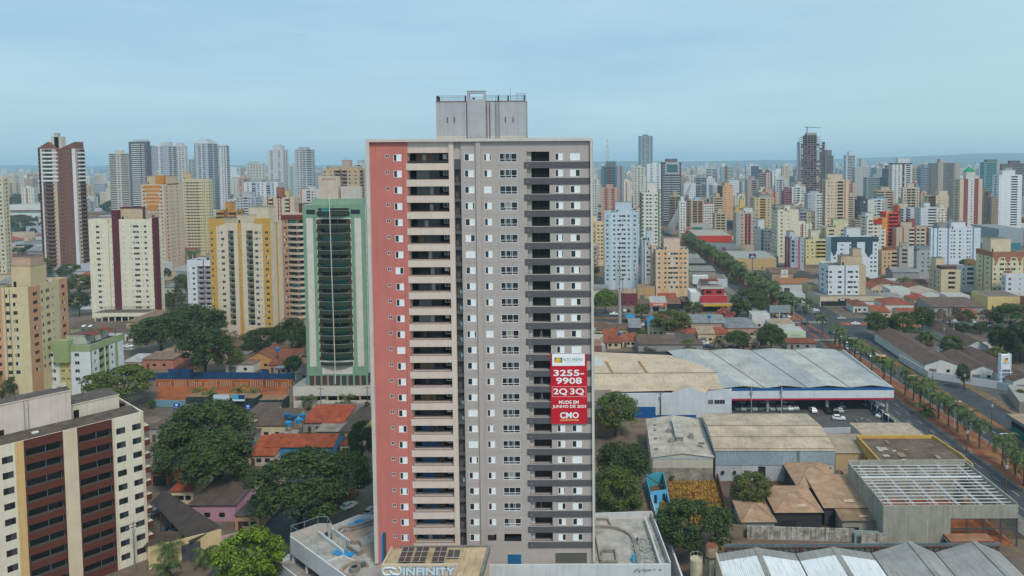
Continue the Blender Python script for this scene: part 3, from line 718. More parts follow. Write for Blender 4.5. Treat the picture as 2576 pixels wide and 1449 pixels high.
# ground storey openings
def openb(nm, u0, u1, v0, v1, m):
    mb = MB(); xa, xb = X2(u0), X2(u1); za, zb = zof(v1, xa), zof(v0, xa); mb.box(xa, xb, -.02, .05, za, zb, m); mb.box(xa-.08, xb+.08, -.05, -.018, zb, zb+.1, LTG); return mb.build(nm, T)
def X2(u): return (u-947)/(1497.5-947)*TW
openb('doorway', 1279, 1313, 1394, 1422, mat('plain', (24, 96, 140), .8)); openb('doorway', 1399, 1478, 1390, 1416, P(92, 90, 84)); openb('opening', 1230, 1247, 1345, 1359, DARKIN)
mb = MB(); xx = X2(1300); mb.prism([(xx-.8, -.3), (xx+.8, -.3), (xx+.8, -.05), (xx-.8, -.05)], 12, 12.05, CONCW); 
# lift and water tank block on the roof
blk = MB(); LB = W(178, 178, 180); yA, yB = 1.6, 4.8; zb0 = zP-1.0; kz = 131.3/(131.3+yA)
def rx(u): return X(u)*1.0+(u-PX)/F*yA
def rz_(v): return CAMH+(zof(v, X(1200))-CAMH)/kz
zbl = rz_(254.8)
blk.box(rx(1096.6), rx(1322), yA, yB, zb0, zbl, LB, RFG); blk.box(rx(1096.2), rx(1322.4), yA-.06, yB+.06, zbl-.1, zbl+.05, W(150, 120, 110)); blk.box(rx(1096.6), rx(1322), yA-.03, yA+.01, zb0, rz_(342), W(206, 196, 184))
RB = blk.build('roof_block', T)
sl = MB(); x0, x1 = rx(1176), rx(1221.5); z0, z1 = rz_(250), rz_(229.7); zo0, zo1 = z0, rz_(235)
sl.box(x0, x1, yA-.35, yA+.5, zb0, zo0, LB); sl.box(x0, x0+.42, yA-.35, yA+.5, zo0, z1, LB); sl.box(x1-.42, x1, yA-.35, yA+.5, zo0, z1, LB); sl.box(x0+.42, x1-.42, yA-.35, yA+.5, zo1, z1, LB); sl.box(x0-.06, x1+.06, yA-.41, yA+.56, z1, z1+.08, LB)
sl.box(x0+.6, x0+1.0, yA+2, yA+2.4, zo0-.2, zo0+.5, DG); sl.build('roof_portal', T)
rl = rail(rx(1098), rx(1175), zbl+.05, rz_(240), yA+.15, STEEL, .22); rail(rx(1222), rx(1320), zbl+.05, rz_(240), yA+.15, STEEL, .22, rl); rail(rx(1098), rx(1320), zbl+.05, rz_(240), yB-.2, STEEL, .3, rl)
rl.box(rx(1098), rx(1100), yA+.1, yA+2.6, zbl+.05, rz_(240), DG)
for q in (1167, 1250, 1275, 1316): rl.box(rx(q), rx(q+3), yA+1, yA+1.3, zbl, zbl+1.1, DG)
rl.build('roof_railing', T)
ld = MB()
for q in (1247, 1256): ld.tube((rx(q), yA-.2, zb0), (rx(q), yA-.2, rz_(240)), .03, m=DG, n=4)
for k in range(26): z = zb0+.3+k*.33; ld.box(rx(1247), rx(1256), yA-.215, yA-.185, z, z+.03, DG)
ld.build('ladder', T)
pp = MB()
for q, c in ((1174.5, DG), (1224.5, RUST), (1232, DG)): pp.tube((rx(q), yA-.08, zb0), (rx(q), yA-.08, rz_(259)), .07, m=c, n=6)
for q in (1124.5, 1142, 1270, 1289.5): pp.box(rx(q), rx(q+1.8), yA-.1, yA+.01, rz_(308), rz_(294), P(86, 84, 84))
pp.build('pipes', T)
an = MB(); an.tube((rx(1281), yA+2, zbl), (rx(1281), yA+2, rz_(219)), .035, .02, STEEL, 5)
for q in (1294, 1318): an.tube((rx(q), yA+3, zbl), (rx(q), yA+3, rz_(232)), .03, m=STEEL, n=4)
for v in (232, 236, 246): an.box(rx(1294), rx(1318), yA+2.98, yA+3.02, rz_(v), rz_(v)+.05, STEEL)
an.build('antenna', T)
# ------------------------------------------------------------------ banner
def lx(u): return (u-935.6)/557.8*TW
bx0, bx1 = lx(1386.2), lx(1477.3); bz1, bz0 = zof(889, lx(1430)), zof(1064.5, lx(1430)); yb = -.32
BM = Matrix.Translation((FL.x, FL.y, 0)) @ Matrix.Rotation(TA, 4, 'Z')
ban = thing('advertising_banner', 'red advertising banner with a phone number hung on the grey flank of the tower', 'banner', BM @ Vector((bx0, yb, bz0)), TA)
bw, bh = bx1-bx0, bz1-bz0; CRIM = mat('roof', (206, 26, 48), k=.95, amt=.12, sc=.8); WHT = P(236, 240, 242)
mb = MB(); mb.box(0, bw, 0, .03, 0, bh, CRIM); mb.build('sheet', ban)
def bq(tx, ty): return ((tx-2040)/385*bw, (742-ty)/742*bh)
def fit(s, tx0, ty0, tx1, ty1, m, parent=ban, bold=.02, q=bq, y=-.02, nm='lettering', ex=.006):
    me = text_mesh(s, 1, ex, m, bold, nm); xs = [v.co.x for v in me.vertices]; zs = [v.co.z for v in me.vertices]
    (a, b), (c, d) = q(tx0, ty1), q(tx1, ty0)
    for v in me.vertices: v.co.x = a+(v.co.x-min(xs))/(max(xs)-min(xs))*(c-a); v.co.z = b+(v.co.z-min(zs))/(max(zs)-min(zs))*(d-b)
    return inst(nm, me, parent, (0, y, 0))
mb = MB(); (a, b), (c, d) = bq(2058, 126), bq(2402, -1); mb.box(a, c, -.02, .0, b, d, WHT)
mb.build('white_panel', ban)
mb = MB(); q = lambda x, y: (bq(x, y)[0], -.03, bq(x, y)[1])
mb.face([q(2082, 92), q(2165, 92), q(2165, 38), q(2082, 38)], P(22, 128, 118))
mb.face([(x, -.034, z) for x, _, z in (q(2082, 92), q(2160, 92), q(2142, 40), q(2104, 40))], P(232, 178, 52)); mb.face([(x, -.038, z) for x, _, z in (q(2128, 92), q(2160, 92), q(2150, 58))], P(196, 140, 40)); mb.build('emblem', ban)
fit('ALTO AREIÃO', 2171, 38, 2380, 72, P(54, 104, 120), y=-.03, bold=0); fit('RESIDENCIAL', 2206, 80, 2345, 88, P(150, 180, 190), y=-.03, bold=0)
fit('3255-', 2070, 168, 2395, 234, WHT, bold=.022); fit('9908', 2097, 250, 2370, 318, WHT, bold=.022)
fit('2Q', 2068, 365, 2215, 440, WHT, bold=.022); fit('3Q', 2245, 365, 2393, 440, WHT, bold=.022)
fit('MUDE EM', 2125, 494, 2335, 530, WHT, bold=.022); fit('JUNHO DE 2023', 2056, 542, 2413, 581, WHT, bold=.022)
fit('CMO', 2135, 618, 2335, 684, WHT, bold=.03); fit('CONSTRUTORA', 2135, 692, 2335, 712, P(242, 196, 120), bold=.02)
mb = MB()
for (x0, y0, x1, y1) in ((2054, 345, 2415, 349), (2054, 451, 2415, 455), (2054, 349, 2058, 451), (2411, 349, 2415, 451), (2230, 362, 2233, 440)):
    (a, b), (c, d) = bq(x0, y1), bq(x1, y0); mb.box(a, c, -.02, 0, b, d, P(240, 170, 176) if x1-x0 != 3 else P(220, 120, 130))
mb.build('border', ban)
# ================================================================== podium of the tower
PW = W(196, 196, 196); DECK = mat('ground', (196, 190, 182), k=.74, amt=.28, sc=.35); PINKD = mat('ground', (182, 158, 142), k=.74, amt=.25, sc=.6); KERB = mat('roof', (168, 160, 150), k=.72, amt=.3, sc=1.0)
DZ = 2.45
def GP(u, v, z): return G(u, v, z-DZ)+Vector((0, 0, DZ))      # the deck is built on its own level and lowered
def T4(x, y, z): return GP(676.2+.225*x, 1191.4+.225*y, z)      # crops of the survey photo
def T5(x, y, z): return GP(1191.4+.2253*x, 1191.4+.2253*y, z)
pod = thing('podium', 'pale grey podium deck under construction round the foot of the tower', 'podium', (0, 0, -DZ))
A, B = T4(245, 700, 10), T4(880, 1160, 10)
poly = [A, B, GP(980, 1470, 10), GP(1150, 1421, 10), T5(2195, 1007, 10), T5(1985, 440, 10), GP(1480, 1296, 10), GP(939, 1296, 10), GP(902, 1296, 10), T4(700, 590, 10), T4(555, 590, 10)]
pp2 = [(p.x, p.y) for p in poly]
ea = (B-A).normalized(); na = Vector((ea.y, -ea.x, 0)); na = na if na.x > 0 else -na
mb = MB(); mb.prism(pp2, 6.9, 8.95, PW, DECK)
low = [A+na*3.5, B+na*3.5]+poly[2:10]+[T4(555, 590, 10)+ea*3]
mb.prism([(p.x, p.y) for p in low], 0, 6.89, CONCW); mb.build('deck', pod)
mb = MB()
for q in (.02, .27, .52, .78, .98): p = A+(B-A)*q+na*.35; mb.box(p.x-.25, p.x+.25, p.y-.25, p.y+.25, 0, 6.89, PW)
mb.build('columns', pod)
mb = MB(); mb.wallstrip([p[:2] for p in poly[2:5]], 6.5, 10.0, .25, W(206, 210, 212)); mb.wallstrip([p[:2] for p in poly[4:7]], 8, 10.4, .22, PW); mb.wallstrip([p[:2] for p in poly[7:10]], 8, 10.05, .2, PW)
mb.wallstrip([T4(700, 590, 10)[:2], T4(555, 590, 10)[:2], A[:2]], 8, 10.6, .2, W(186, 180, 172)); mb.wallstrip([A[:2], B[:2], poly[2][:2]], 6.5, 10.0, .25, W(206, 208, 212)); mb.build('parapet', pod)
def kerbline(pts, z0, z1, th, nm, m=KERB, closed=False): mb = MB(); mb.wallstrip([p[:2] for p in pts], z0, z1, th, m, closed); return mb.build(nm, pod)
kerbline([T5(x, y, 9.3) for x, y in ((1362, 592), (1430, 588), (1510, 592), (1580, 602), (1640, 620), (1700, 645), (1750, 680), (1785, 730), (1800, 800), (1818, 880), (1842, 1000))], 8.9, 9.45, .5, 'planter_kerb')
kerbline([T5(x, y, 9.3) for x, y in ((1380, 500), (1500, 505), (1525, 560))], 8.9, 9.4, .3, 'planter_kerb')
kerbline([T5(x, y, 9.5) for x, y in ((1420, 975), (1600, 975), (1582, 850), (1436, 850))], 8.9, 9.6, .3, 'basin', KERB, True); kerbline([T5(1365, 700, 9.5), T5(1415, 965, 9.5)], 8.9, 9.5, .25, 'basin')
kerbline([T5(1915, 490, 10), T5(2085, 1000, 10)], 8.9, 10.1, .3, 'ramp_wall', PW)
kerbline([T4(x, y, 9.4) for x, y in ((1172, 512), (1090, 535), (1010, 565), (930, 585), (860, 585), (800, 600), (770, 635), (775, 680))], 8.9, 9.5, .45, 'planter_kerb'); kerbline([T4(x, y, 9.4) for x, y in ((1172, 545), (1080, 570), (1000, 600), (920, 620), (850, 625), (815, 650), (820, 690))], 8.9, 9.35, .25, 'planter_kerb')
kerbline([T4(x, y, 9.6) for x, y in ((880, 752), (1010, 752), (1045, 800), (1045, 862), (1000, 880), (880, 800))], 8.9, 9.7, .3, 'planter_kerb', KERB, True)
kerbline([T4(555, 655, 9.5), T4(830, 868, 9.5)], 8.9, 9.75, .35, 'dividing_wall', PW); kerbline([T4(660, 960, 9.5), T4(830, 900, 9.5), T4(980, 970, 9.5)], 8.9, 9.3, .25, 'dividing_wall', PW); kerbline([T4(680, 600, 9.5), T4(900, 760, 9.5)], 8.9, 9.8, .3, 'dividing_wall', PW)
mb = MB(); pc = T4(958, 1055, 9.5); n = 20
for rr, z1, m in ((.95, 9.8, KERB), (.62, 9.805, DARKIN)): mb.prism([(pc.x+rr*math.cos(6.283*j/n), pc.y+rr*math.sin(6.283*j/n)) for j in range(n)], 8.9, z1, m)
mb.build('fire_pit', pod)
kerbline([(pc.x+2.3*math.cos(t), pc.y+2.3*math.sin(t)) for t in np.linspace(.6, 4.9, 14)], 8.9, 9.55, .5, 'curved_bench', mat('roof', (178, 160, 142), k=.75, amt=.25, sc=1))
mb = MB(); mb.prism([T4(x, y, 9)[:2] for x, y in ((1172, 550), (1000, 605), (850, 640), (800, 665), (880, 735), (1000, 735), (1172, 650))], 8.9, 8.97, PINKD); mb.prism([T4(x, y, 9)[:2] for x, y in ((1050, 800), (1172, 750), (1190, 990), (1060, 880))], 8.9, 8.972, PINKD); mb.build('paving', pod)
# rails of galvanised tube round the left terrace
mb = MB(); rp_ = [T4(250, 685, 10)+Vector((0, 0, .05)), T4(555, 900, 10), T4(555, 580, 10.6)]; za = 12.1
def post(x, y, z0, z1): q = T4(x, y, z0); mb.tube(q, (q.x, q.y, z1), .045, m=STEELB, n=5); return Vector((q.x, q.y, z1))
STEELB = mat('plain', (122, 150, 160), .45)
a1 = post(252, 690, 10, 12.0); a2 = post(400, 625, 10.4, 12.0); a3 = post(552, 578, 10.6, 12.4); a4 = post(660, 600, 10, 12.2); b1 = post(470, 845, 10, 12.0); b2 = post(556, 910, 10, 12.0); b3 = post(715, 925, 9, 11.5); c1 = post(825, 868, 9, 11.8); c2 = post(862, 885, 9, 11.8); c3 = post(780, 830, 9, 11.6)
for p, q in ((a1, a2), (a2, a3), (a3, a4), (a1, b1), (b1, b2), (a4, c3), (c3, c1), (c1, c2), (b2, b3)): mb.tube(p, q, .045, m=STEELB, n=5)
mb.build('tube_rail', pod)
# lower terrace outside the left edge
lt = [T4(75, 965, 5.6), T4(300, 1140, 5.6)+ea*6, T4(300, 1140, 5.6)+ea*6+na*8, T4(270, 880, 5.6)+na*2.5, T4(270, 885, 5.6)]
mb = MB(); mb.prism([p[:2] for p in lt], 0, 4.6, PW, CONC); mb.wallstrip([lt[4][:2], lt[0][:2], lt[1][:2]], 0, 5.6, .25, W(204, 206, 212)); mb.build('lower_terrace', pod)
# ramp wall on the right
kerbline([T5(2070, 610, 6.5), T5(2140, 612, 6.5), T5(2330, 1150, 6.5)], 0, 6.5, .35, 'ramp_wall', W(206, 208, 212))
mb = MB(); mb.prism([T5(2075, 612, 5)[:2], T5(2140, 612, 5)[:2], T5(2330, 1150, 5)[:2], T5(2200, 1150, 5)[:2]], 0, 3.2, CONCW); mb.build('ramp', pod)
r2 = random.Random(3)
def heap(name, c, rx_, ry_, n, m, label, cat, z, s=.35):
    mb = MB()
    for j in range(n):
        x, y = r2.uniform(-1, 1), r2.uniform(-1, 1); ss = s*r2.uniform(.4, 1.2); zz = r2.uniform(0, .12)
        a = r2.random()*3; M = Matrix.Translation((x*rx_, y*ry_, zz+.05)) @ Matrix.Rotation(a, 4, 'Z') @ Matrix.Rotation(r2.uniform(-.6, .6), 4, 'X')
        i = len(mb.v); mb.box(-ss, ss, -ss*.5, ss*.5, -.04, .05, m if r2.random() < .7 else CONC)
        for k in range(i, len(mb.v)): mb.v[k] = tuple(M @ Vector(mb.v[k]))
    o = mb.build(name, None, (c.x, c.y, z-DZ)); return tag(o, label, cat)
heap('rubble_heap', T5(1920, 895, 9), 2.6, 5.6, 330, P(150, 152, 150), 'heap of broken grey slabs beside the curved kerb of the right deck', 'rubble', 8.97)
def tarp(c, s, label):
    mb = MB(); BT = mat('plain', (40, 132, 186), .5)
    for j in range(26):
        x, y, a = r2.uniform(-s, s), r2.uniform(-s*.5, s*.5), r2.random()*3; q = .45
        mb.face([(x+q*math.cos(a), y+q*math.sin(a), .05+r2.random()*.2), (x-q*math.sin(a), y+q*math.cos(a), .02+r2.random()*.2), (x-q*math.cos(a), y-q*math.sin(a), .05), (x+q*math.sin(a), y-q*math.cos(a), .12)], BT)
    tag(mb.build('tarpaulin', None, (c.x, c.y, c.z-DZ)), label, 'tarpaulin')
tarp(T4(800, 885, 9), 1.3, 'crumpled blue tarpaulin left of the steel posts on the deck'); tarp(T4(868, 908, 9), 1.2, 'crumpled blue tarpaulin right of the steel posts on the deck'); tarp(T4(1045, 525, 9.0), 1.3, 'blue tarpaulin beside the wavy planter at the back of the left deck'); tarp(T4(940, 575, 9.0), .9, 'faded blue sheet lying left of the wavy planter')
SKIN = P(120, 84, 66)
def person(p, az, top, legs, label, pose, zrot=0):
    """one skinned body; clothes and hair are children"""
    J = {'stand': [(0, 0, .95), (0, 0, 1.25), (0, .01, 1.45), (0, .02, 1.56), (0, .03, 1.70), (-.11, 0, .9), (-.12, .02, .5), (-.13, 0, .06), (-.13, .14, .03), (.11, 0, .9), (.13, -.02, .5), (.15, -.06, .06), (.15, .08, .03), (-.21, 0, 1.42), (-.27, .03, 1.14), (-.25, .16, .92), (-.25, .22, .86), (.21, 0, 1.42), (.27, .03, 1.14), (.25, .18, .94), (.25, .24, .88)],
         'bend': [(0, 0, .92), (0, .2, 1.15), (0, .38, 1.26), (0, .46, 1.30), (0, .56, 1.36), (-.11, -.02, .88), (-.13, .06, .48), (-.15, -.05, .06), (-.15, .1, .03), (.11, -.02, .88), (.14, .1, .48), (.16, .12, .06), (.16, .26, .03), (-.2, .36, 1.22), (-.24, .44, .95), (-.16, .56, .74), (-.14, .6, .66), (.2, .36, 1.22), (.24, .46, .96), (.16, .58, .76), (.14, .62, .68)]}[pose]
    E = [(0, 1), (1, 2), (2, 3), (3, 4), (0, 5), (5, 6), (6, 7), (7, 8), (0, 9), (9, 10), (10, 11), (11, 12), (2, 13), (13, 14), (14, 15), (15, 16), (2, 17), (17, 18), (18, 19), (19, 20)]
    RD = [.15, .15, .15, .06, .105, .1, .065, .045, .04, .1, .065, .045, .04, .07, .05, .035, .03, .07, .05, .035, .03]
    me = bpy.data.meshes.new('person'); me.from_pydata(J, E, []); o = bpy.data.objects.new('person', me); COL.objects.link(o)
    sk = o.modifiers.new('skin', 'SKIN'); 
    for i, rr in enumerate(RD): me.skin_vertices[0].data[i].radius = (rr, rr)
    me.skin_vertices[0].data[0].use_root = True
    ss = o.modifiers.new('sub', 'SUBSURF'); ss.levels = 1; ss.render_levels = 1
    dg = bpy.context.evaluated_depsgraph_get(); m2 = bpy.data.meshes.new_from_object(o.evaluated_get(dg)); o.modifiers.clear(); o.data = m2
    for m in (SKIN, top, legs, P(40, 34, 30)): m2.materials.append(m)
    hz = J[4][2]
    for f in m2.polygons:
        c = f.center; hd = (Vector(c)-Vector(J[4])).length
        arm = min((Vector(c)-Vector(J[q])).length for q in (15, 16, 19, 20)) < .1
        f.material_index = 3 if (hd < .15 and c.z > hz+.02) else 0 if (hd < .16 or arm) else 1 if c.z > .93 else 2 if c.z > .07 else 3
    o.location = p-Vector((0, 0, DZ)); o.rotation_euler = (0, 0, az); tag(o, label, 'person'); return o
BLUW = P(92, 116, 150); NAVY = P(52, 58, 74)
person(T4(703, 738, 9)+Vector((0, 0, 0)), 1.9, BLUW, NAVY, 'worker in blue grey overalls standing by the dividing wall of the left deck', 'stand'); person(T4(1075, 1035, 9), 2.4, P(120, 148, 180), BLUW, 'worker in light blue shirt bending over a wheelbarrow on the left deck', 'bend'); person(T5(1828, 800, 9), .6, P(60, 64, 76), P(120, 116, 112), 'worker in dark clothes standing by the rubble heap on the right deck', 'stand')
wbp = T4(1062, 1045, 9); mb = MB(); mb.prism([(-.45, -.3), (.45, -.22), (.45, .22), (-.45, .3)], .35, .62, P(92, 92, 96)); mb.tube((.55, -.05, .2), (.55, .05, .2), .2, m=TYRE, n=10); mb.tube((-.4, .25, .4), (-1.1, .28, .62), .025, m=STEEL, n=4); mb.tube((-.4, -.25, .4), (-1.1, -.28, .62), .025, m=STEEL, n=4); mb.tube((-.3, .25, .4), (-.3, .25, 0), .025, m=STEEL, n=4)
tag(mb.build('wheelbarrow', None, wbp-Vector((0, 0, DZ)), .8), 'small grey wheelbarrow in front of the bending worker', 'wheelbarrow')
mb = MB(); mb.prism([(.3*math.cos(t)*1, .3*math.sin(t)) for t in np.linspace(0, 5.9, 10)], 0, .8, P(52, 66, 84)); tag(mb.build('barrel', None, T4(645, 700, 9-.03)-Vector((0, 0, DZ))), 'dark blue barrel beside the standing worker on the left deck', 'barrel')
mb = MB(); mb.prism([(.42*math.cos(t)*1, .42*math.sin(t)) for t in np.linspace(0, 5.9, 10)], 0, .9, P(70, 150, 190)); mb.prism([(.3*math.cos(t)*1, .3*math.sin(t)) for t in np.linspace(0, 5.9, 10)], .9, 1.5, P(70, 150, 190)); tag(mb.build('water_drum', None, T5(1785, 985, 9-.03)-Vector((0, 0, DZ))), 'light blue drum at the front of the right deck', 'drum')
# ================================================================== small building with solar panels and raised letters in front
inf = thing('shop_building', 'small cream building with solar panels and raised pale letters on its front', 'shop', (0, 0, 0))
zi = 14.0; a0, a1, a2 = G(960, 1419, zi), G(1153, 1419, zi), G(1213, 1419, zi); yb = G(1000, 1378, zi).y+.6; ICR = W(206, 188, 164)
mb = MB(); mb.box(a0.x, a1.x-.01, a0.y, yb, 0, zi-.5, ICR, ICR); mb.box(a1.x, a2.x+.3, a0.y-2.6, yb, 0, zi-1.0, ICR)
mb.box(a0.x, a1.x, a0.y-.25, a0.y+.1, 9, zi, ICR); mb.box(a0.x+1.6, a2.x+.3, yb-.3, yb, zi-1, zi+.05, RF(150, 146, 140)); mb.box(a0.x, a0.x+.25, a0.y+.1, yb, zi-.6, zi-.1, ICR); mb.build('wall', inf)
mb = MB(); n = 8
mb.face([(a0.x+.3, a0.y+.12, zi-.45), (a1.x, a0.y+.12, zi-.45), (a1.x, yb-.3, zi-.25), (a0.x+.3, yb-.3, zi-.25)], RF(206, 186, 150)); mb.face([(a1.x, a0.y-2.5, zi-.95), (a2.x+.2, a0.y-2.5, zi-.95), (a2.x+.2, yb-.3, zi-.2), (a1.x, yb-.3, zi-.2)], mat('corr', (222, 196, 160), k=.75, amt=.25, sc=.3))
mb.box(a2.x+.1, a2.x+.5, a0.y-2.6, yb+.1, zi-1.1, zi+.0, RF(150, 150, 150)); mb.build('roof', inf)
SOL = mat('glass', (74, 62, 56)); SOLF = P(170, 172, 172)
for x0, x1, rows in ((1105-0, 1262, 3), (1262+10, 1420-12, 3)): pass
def panel(u0, u1, y0, y1, rows):
    w = u1-u0
    for r_ in range(rows):
        mb = MB(); ya, yb_ = y0+(y1-y0)*r_/rows, y0+(y1-y0)*(r_+1)/rows-.06; za, zb_ = zi+.02+.7*(r_/rows), zi+.02+.7*((r_+1)/rows)
        mb.face([(u0, ya, za), (u1, ya, za), (u1, yb_, zb_), (u0, yb_, zb_)], SOLF)
        for k in range(2): xx = u0+w*k/2; mb.face([(xx+.04, ya+.04, za+.02), (xx+w/2-.04, ya+.04, za+.02), (xx+w/2-.04, yb_-.04, zb_+.01), (xx+.04, yb_-.04, zb_+.01)], SOL)
        mb.build('solar_panel', inf)
sx_ = lambda t: a0.x+(t-1260)/(2120-1260)*(a1.x-a0.x); ys = a0.y+.6
for t0, t1, rw in ((1430, 1570, 3), (1590, 1740, 3), (1805, 1950, 3), (1965, 2108, 1)): panel(sx_(t0), sx_(t1), ys+(1.2 if rw == 1 else 0), ys+3.6 if rw == 3 else ys+2.6, rw)
LET = P(198, 214, 222); LETO = P(96, 116, 136)
def iq(tx, ty): q = T4(tx, ty, 0); d = ray(676.2+.225*tx, 1191.4+.225*ty); t = (a0.y-.3)/d.y; return (d.x*t-a0.x, CAMH+d.z*t)
sg = thing('letter_sign', 'raised pale blue letters with a chain like emblem on the cream front', 'sign', (a0.x, a0.y-.3, 0))
fit('INFINITY', 1498, 1046, 2090, 1138, LET, sg, .045, iq, -.06, 'letters', .05); fit('INFINITY', 1490, 1040, 2098, 1144, LETO, sg, .085, iq, .0, 'letter_outline', .03)
mb = MB()
def arc(cx, cyy, r_, t0, t1, th, n=9): return [(cx+r_*math.cos(t), cyy+r_*math.sin(t)) for t in np.linspace(t0, t1, n)]
(x0, z0), (x1, z1) = iq(1268, 1140), iq(1490, 1040); cxm = (x0+x1)/2; rr = (z1-z0)/2
for pts in ([(x1-.35, z1-.2)]+arc(x1-rr, z0+rr, rr*.8, 1.2, -1.5, 0)+[(cxm+.1, z0+.25), (cxm-.45, z0+.95)], [(cxm+.6, z0+1.1), (cxm-.05, z1-.15)]+[(x0+.3+rr*.55-rr*.8*math.cos(t), z0+rr*.95-rr*.8*math.sin(t)) for t in np.linspace(-1.3, 1.4, 9)]+[(cxm-.2, z0+.2)]):
    for q, r_ in zip(pts, pts[1:]): mb.tube((q[0], -.04, q[1]), (r_[0], -.04, r_[1]), .17, m=LET, n=6)
mb.build('emblem', sg)
mb = MB(); q0, q1 = AtY(962, 1347, 121.5), AtY(962, 1416, 121.5); mb.box(q0.x-.25, q0.x+.05, 121.5, 122.6, q1.z, q0.z, mat('plain', (30, 120, 186), .5)); mb.box(q0.x+.05, q0.x+.5, 121.7, 122, q1.z-2, q0.z+.3, STEEL); o = mb.build('side_billboard'); tag(o, 'narrow blue billboard seen edge on against the red flank of the tower', 'billboard')
# ================================================================== sheds and yards on the right
def shed(name, label, cat, poly, z0, m, group=None): pass
WHTW = W(206, 212, 218); BLUE1 = mat('plain', (22, 84, 146), .6); CRIM2 = mat('plain', (176, 28, 66), .6)
sr = thing('showroom', 'large pale showroom hall with a broad flat canopy edged in blue and crimson', 'showroom', (0, 0, 0))
za = 8.0
f0, f1, f2 = G(1450, 1000, za), G(1840, 978, za), G(2250, 977, za); b0, b1 = G(1785, 881, za), G(2095, 879, za)
L0 = G(1395, 879, za); m0, m1 = G(1696, 897, za), G(1925, 976, za)
TANR = mat('corr', (222, 198, 170), k=.82, amt=.22, sc=.12); GREYR = mat('corr', (202, 200, 192), k=.82, amt=.22, sc=.10)
yf, ybk = f1.y, b1.y
GREYR2 = mat('corr', (188, 192, 192), k=.8, amt=.22, sc=.10)
def roofrow(x0a, x0b, x1a, x1b, n, m, nm):                  # front-left, back-left, front-right, back-right with n shallow ridges
    mb = MB()
    for k in range(n):
        for h in (0, 1):
            s0, s1 = (k+h*.5)/n, (k+h*.5+.5)/n; z0, z1 = (za+.05, za+.75) if h == 0 else (za+.75, za+.05)
            fa, fb = x0a+(x1a-x0a)*s0, x0a+(x1a-x0a)*s1; ba, bb = x0b+(x1b-x0b)*s0, x0b+(x1b-x0b)*s1
            mb.face([(fa, yf+.4, z0), (fb, yf+.4, z1), (bb, ybk-.4, z1), (ba, ybk-.4, z0)], m if (k+h) % 2 else GREYR2)
    for k in range(1, n):
        s = k/n; fa, ba = x0a+(x1a-x0a)*s, x0b+(x1b-x0b)*s
        mb.face([(fa-.18, yf+.4, za+.10), (fa+.18, yf+.4, za+.10), (ba+.18, ybk-.4, za+.10), (ba-.18, ybk-.4, za+.10)], P(72, 66, 64))
    mb.build(nm, sr)
xr, xrb = f2.x, b1.x+1
roofrow(m1.x-14, m0.x-2, xr-.3, xrb, 4, GREYR, 'roof')
mb = MB(); xl = L0.x
mb.face([(xl, yf-4, za+.02), (m1.x-14, yf-4+3.5, za+.02), (m1.x-9.5, yf+16, za+.5), (xl, yf+16, za+.5)], TANR); mb.face([(xl, yf+16.02, za+.45), (m1.x-9.5, yf+16.02, za+.45), (m0.x-2, ybk-10, za+.9), (xl, ybk-2, za+.9)], TANR)
mb.box(xl, m1.x-10, yf+15.8, yf+16.3, za+.3, za+.62, RF(150, 140, 130)); 
for uu in (14, 26): mb.face([(xl+uu+10, yf+1, za+.10), (xl+uu+11, yf+1, za+.10), (xl+uu+6.5, yf+30, za+.86), (xl+uu+5.5, yf+30, za+.86)], RF(190, 142, 96))
mb.build('side_roof', sr)
xc = f1.x
mb = MB(); mb.box(xl, xc-9, yf-4, yf-3.6, 0, za, WHTW); mb.box(xc-9.3, xc, yf-.4, yf, 0, za, WHTW); mb.face([(xc-9.2, yf-4, 0), (xc-9.2, yf, 0), (xc-9.2, yf, za), (xc-9.2, yf-4, za)], WHTW); mb.face([(xc-20, yf-4.01, za), (xc-9, yf-4.01, za), (xc-14, yf-4.01, za+2.0)], WHTW); mb.face([(xc-20, yf-4.0, za), (xc-14, yf-4.0, za+2.0), (xc-14, yf+8, za+.6)], TANR); mb.face([(xc-14, yf-4.0, za+2.0), (xc-9, yf-4.0, za), (xc-6, yf+3, za+.2), (xc-14, yf+8, za+.6)], TANR); mb.box(xl, xc-9.2, yf+40, yf+40.3, 0, za, WHTW); mb.box(xc-.3, xc, yf, ybk-18, 0, za, WHTW); mb.box(xl, xl+.3, yf, ybk, 0, za, WHTW); mb.box(xl+.3, xrb, ybk-.7, ybk-.5, 0, za-.2, P(60, 62, 66)); mb.build('wall', sr)
mb = MB(); mb.box(xc-33, xc-25, yf-4.06, yf-3.98, 0, 3.6, BLUE1); mb.box(xl, xc-33, yf-4.06, yf-3.98, 0, 1.0, BLUE1); mb.box(xc-25, xc-12, yf-4.06, yf-3.98, 0, .9, BLUE1); mb.build('blue_dado', sr)
for q0, q1 in ((-6.6, -5.0), (-4.6, -1.2)):
    mb = MB(); mb.box(xc+q0-1, xc+q1-1, yf-.45, yf-.38, 3.2, 4.5, GL3)
    for k in range(5): x = xc+q0-1+(q1-q0)*k/4; mb.box(x-.04, x+.04, yf-.48, yf-.44, 3.2, 4.5, ALU)
    mb.build('window', sr)
mb = MB(); mb.box(xc+.02, xr, yf-.3, yf+.2, za-3.2, za-.62, W(208, 214, 218)); mb.build('fascia', sr)
mb = MB(); mb.box(xc+.02, xr+.02, yf-.34, yf+.3, za-.6, za+.02, BLUE1); mb.box(xr-.3, xr+.02, yf+.3, ybk, za-2.6, za+.02, W(208, 214, 218)); mb.build('blue_edge', sr)
mb = MB(); mb.box(xc+.02, xr+.01, yf-.34, yf+.1, za-3.75, za-3.22, CRIM2); mb.build('crimson_edge', sr)
mb = MB(); mb.box(xc, xr-.4, yf+.3, ybk-1, za-.5, za-.3, P(120, 122, 124)); mb.build('ceiling', sr)
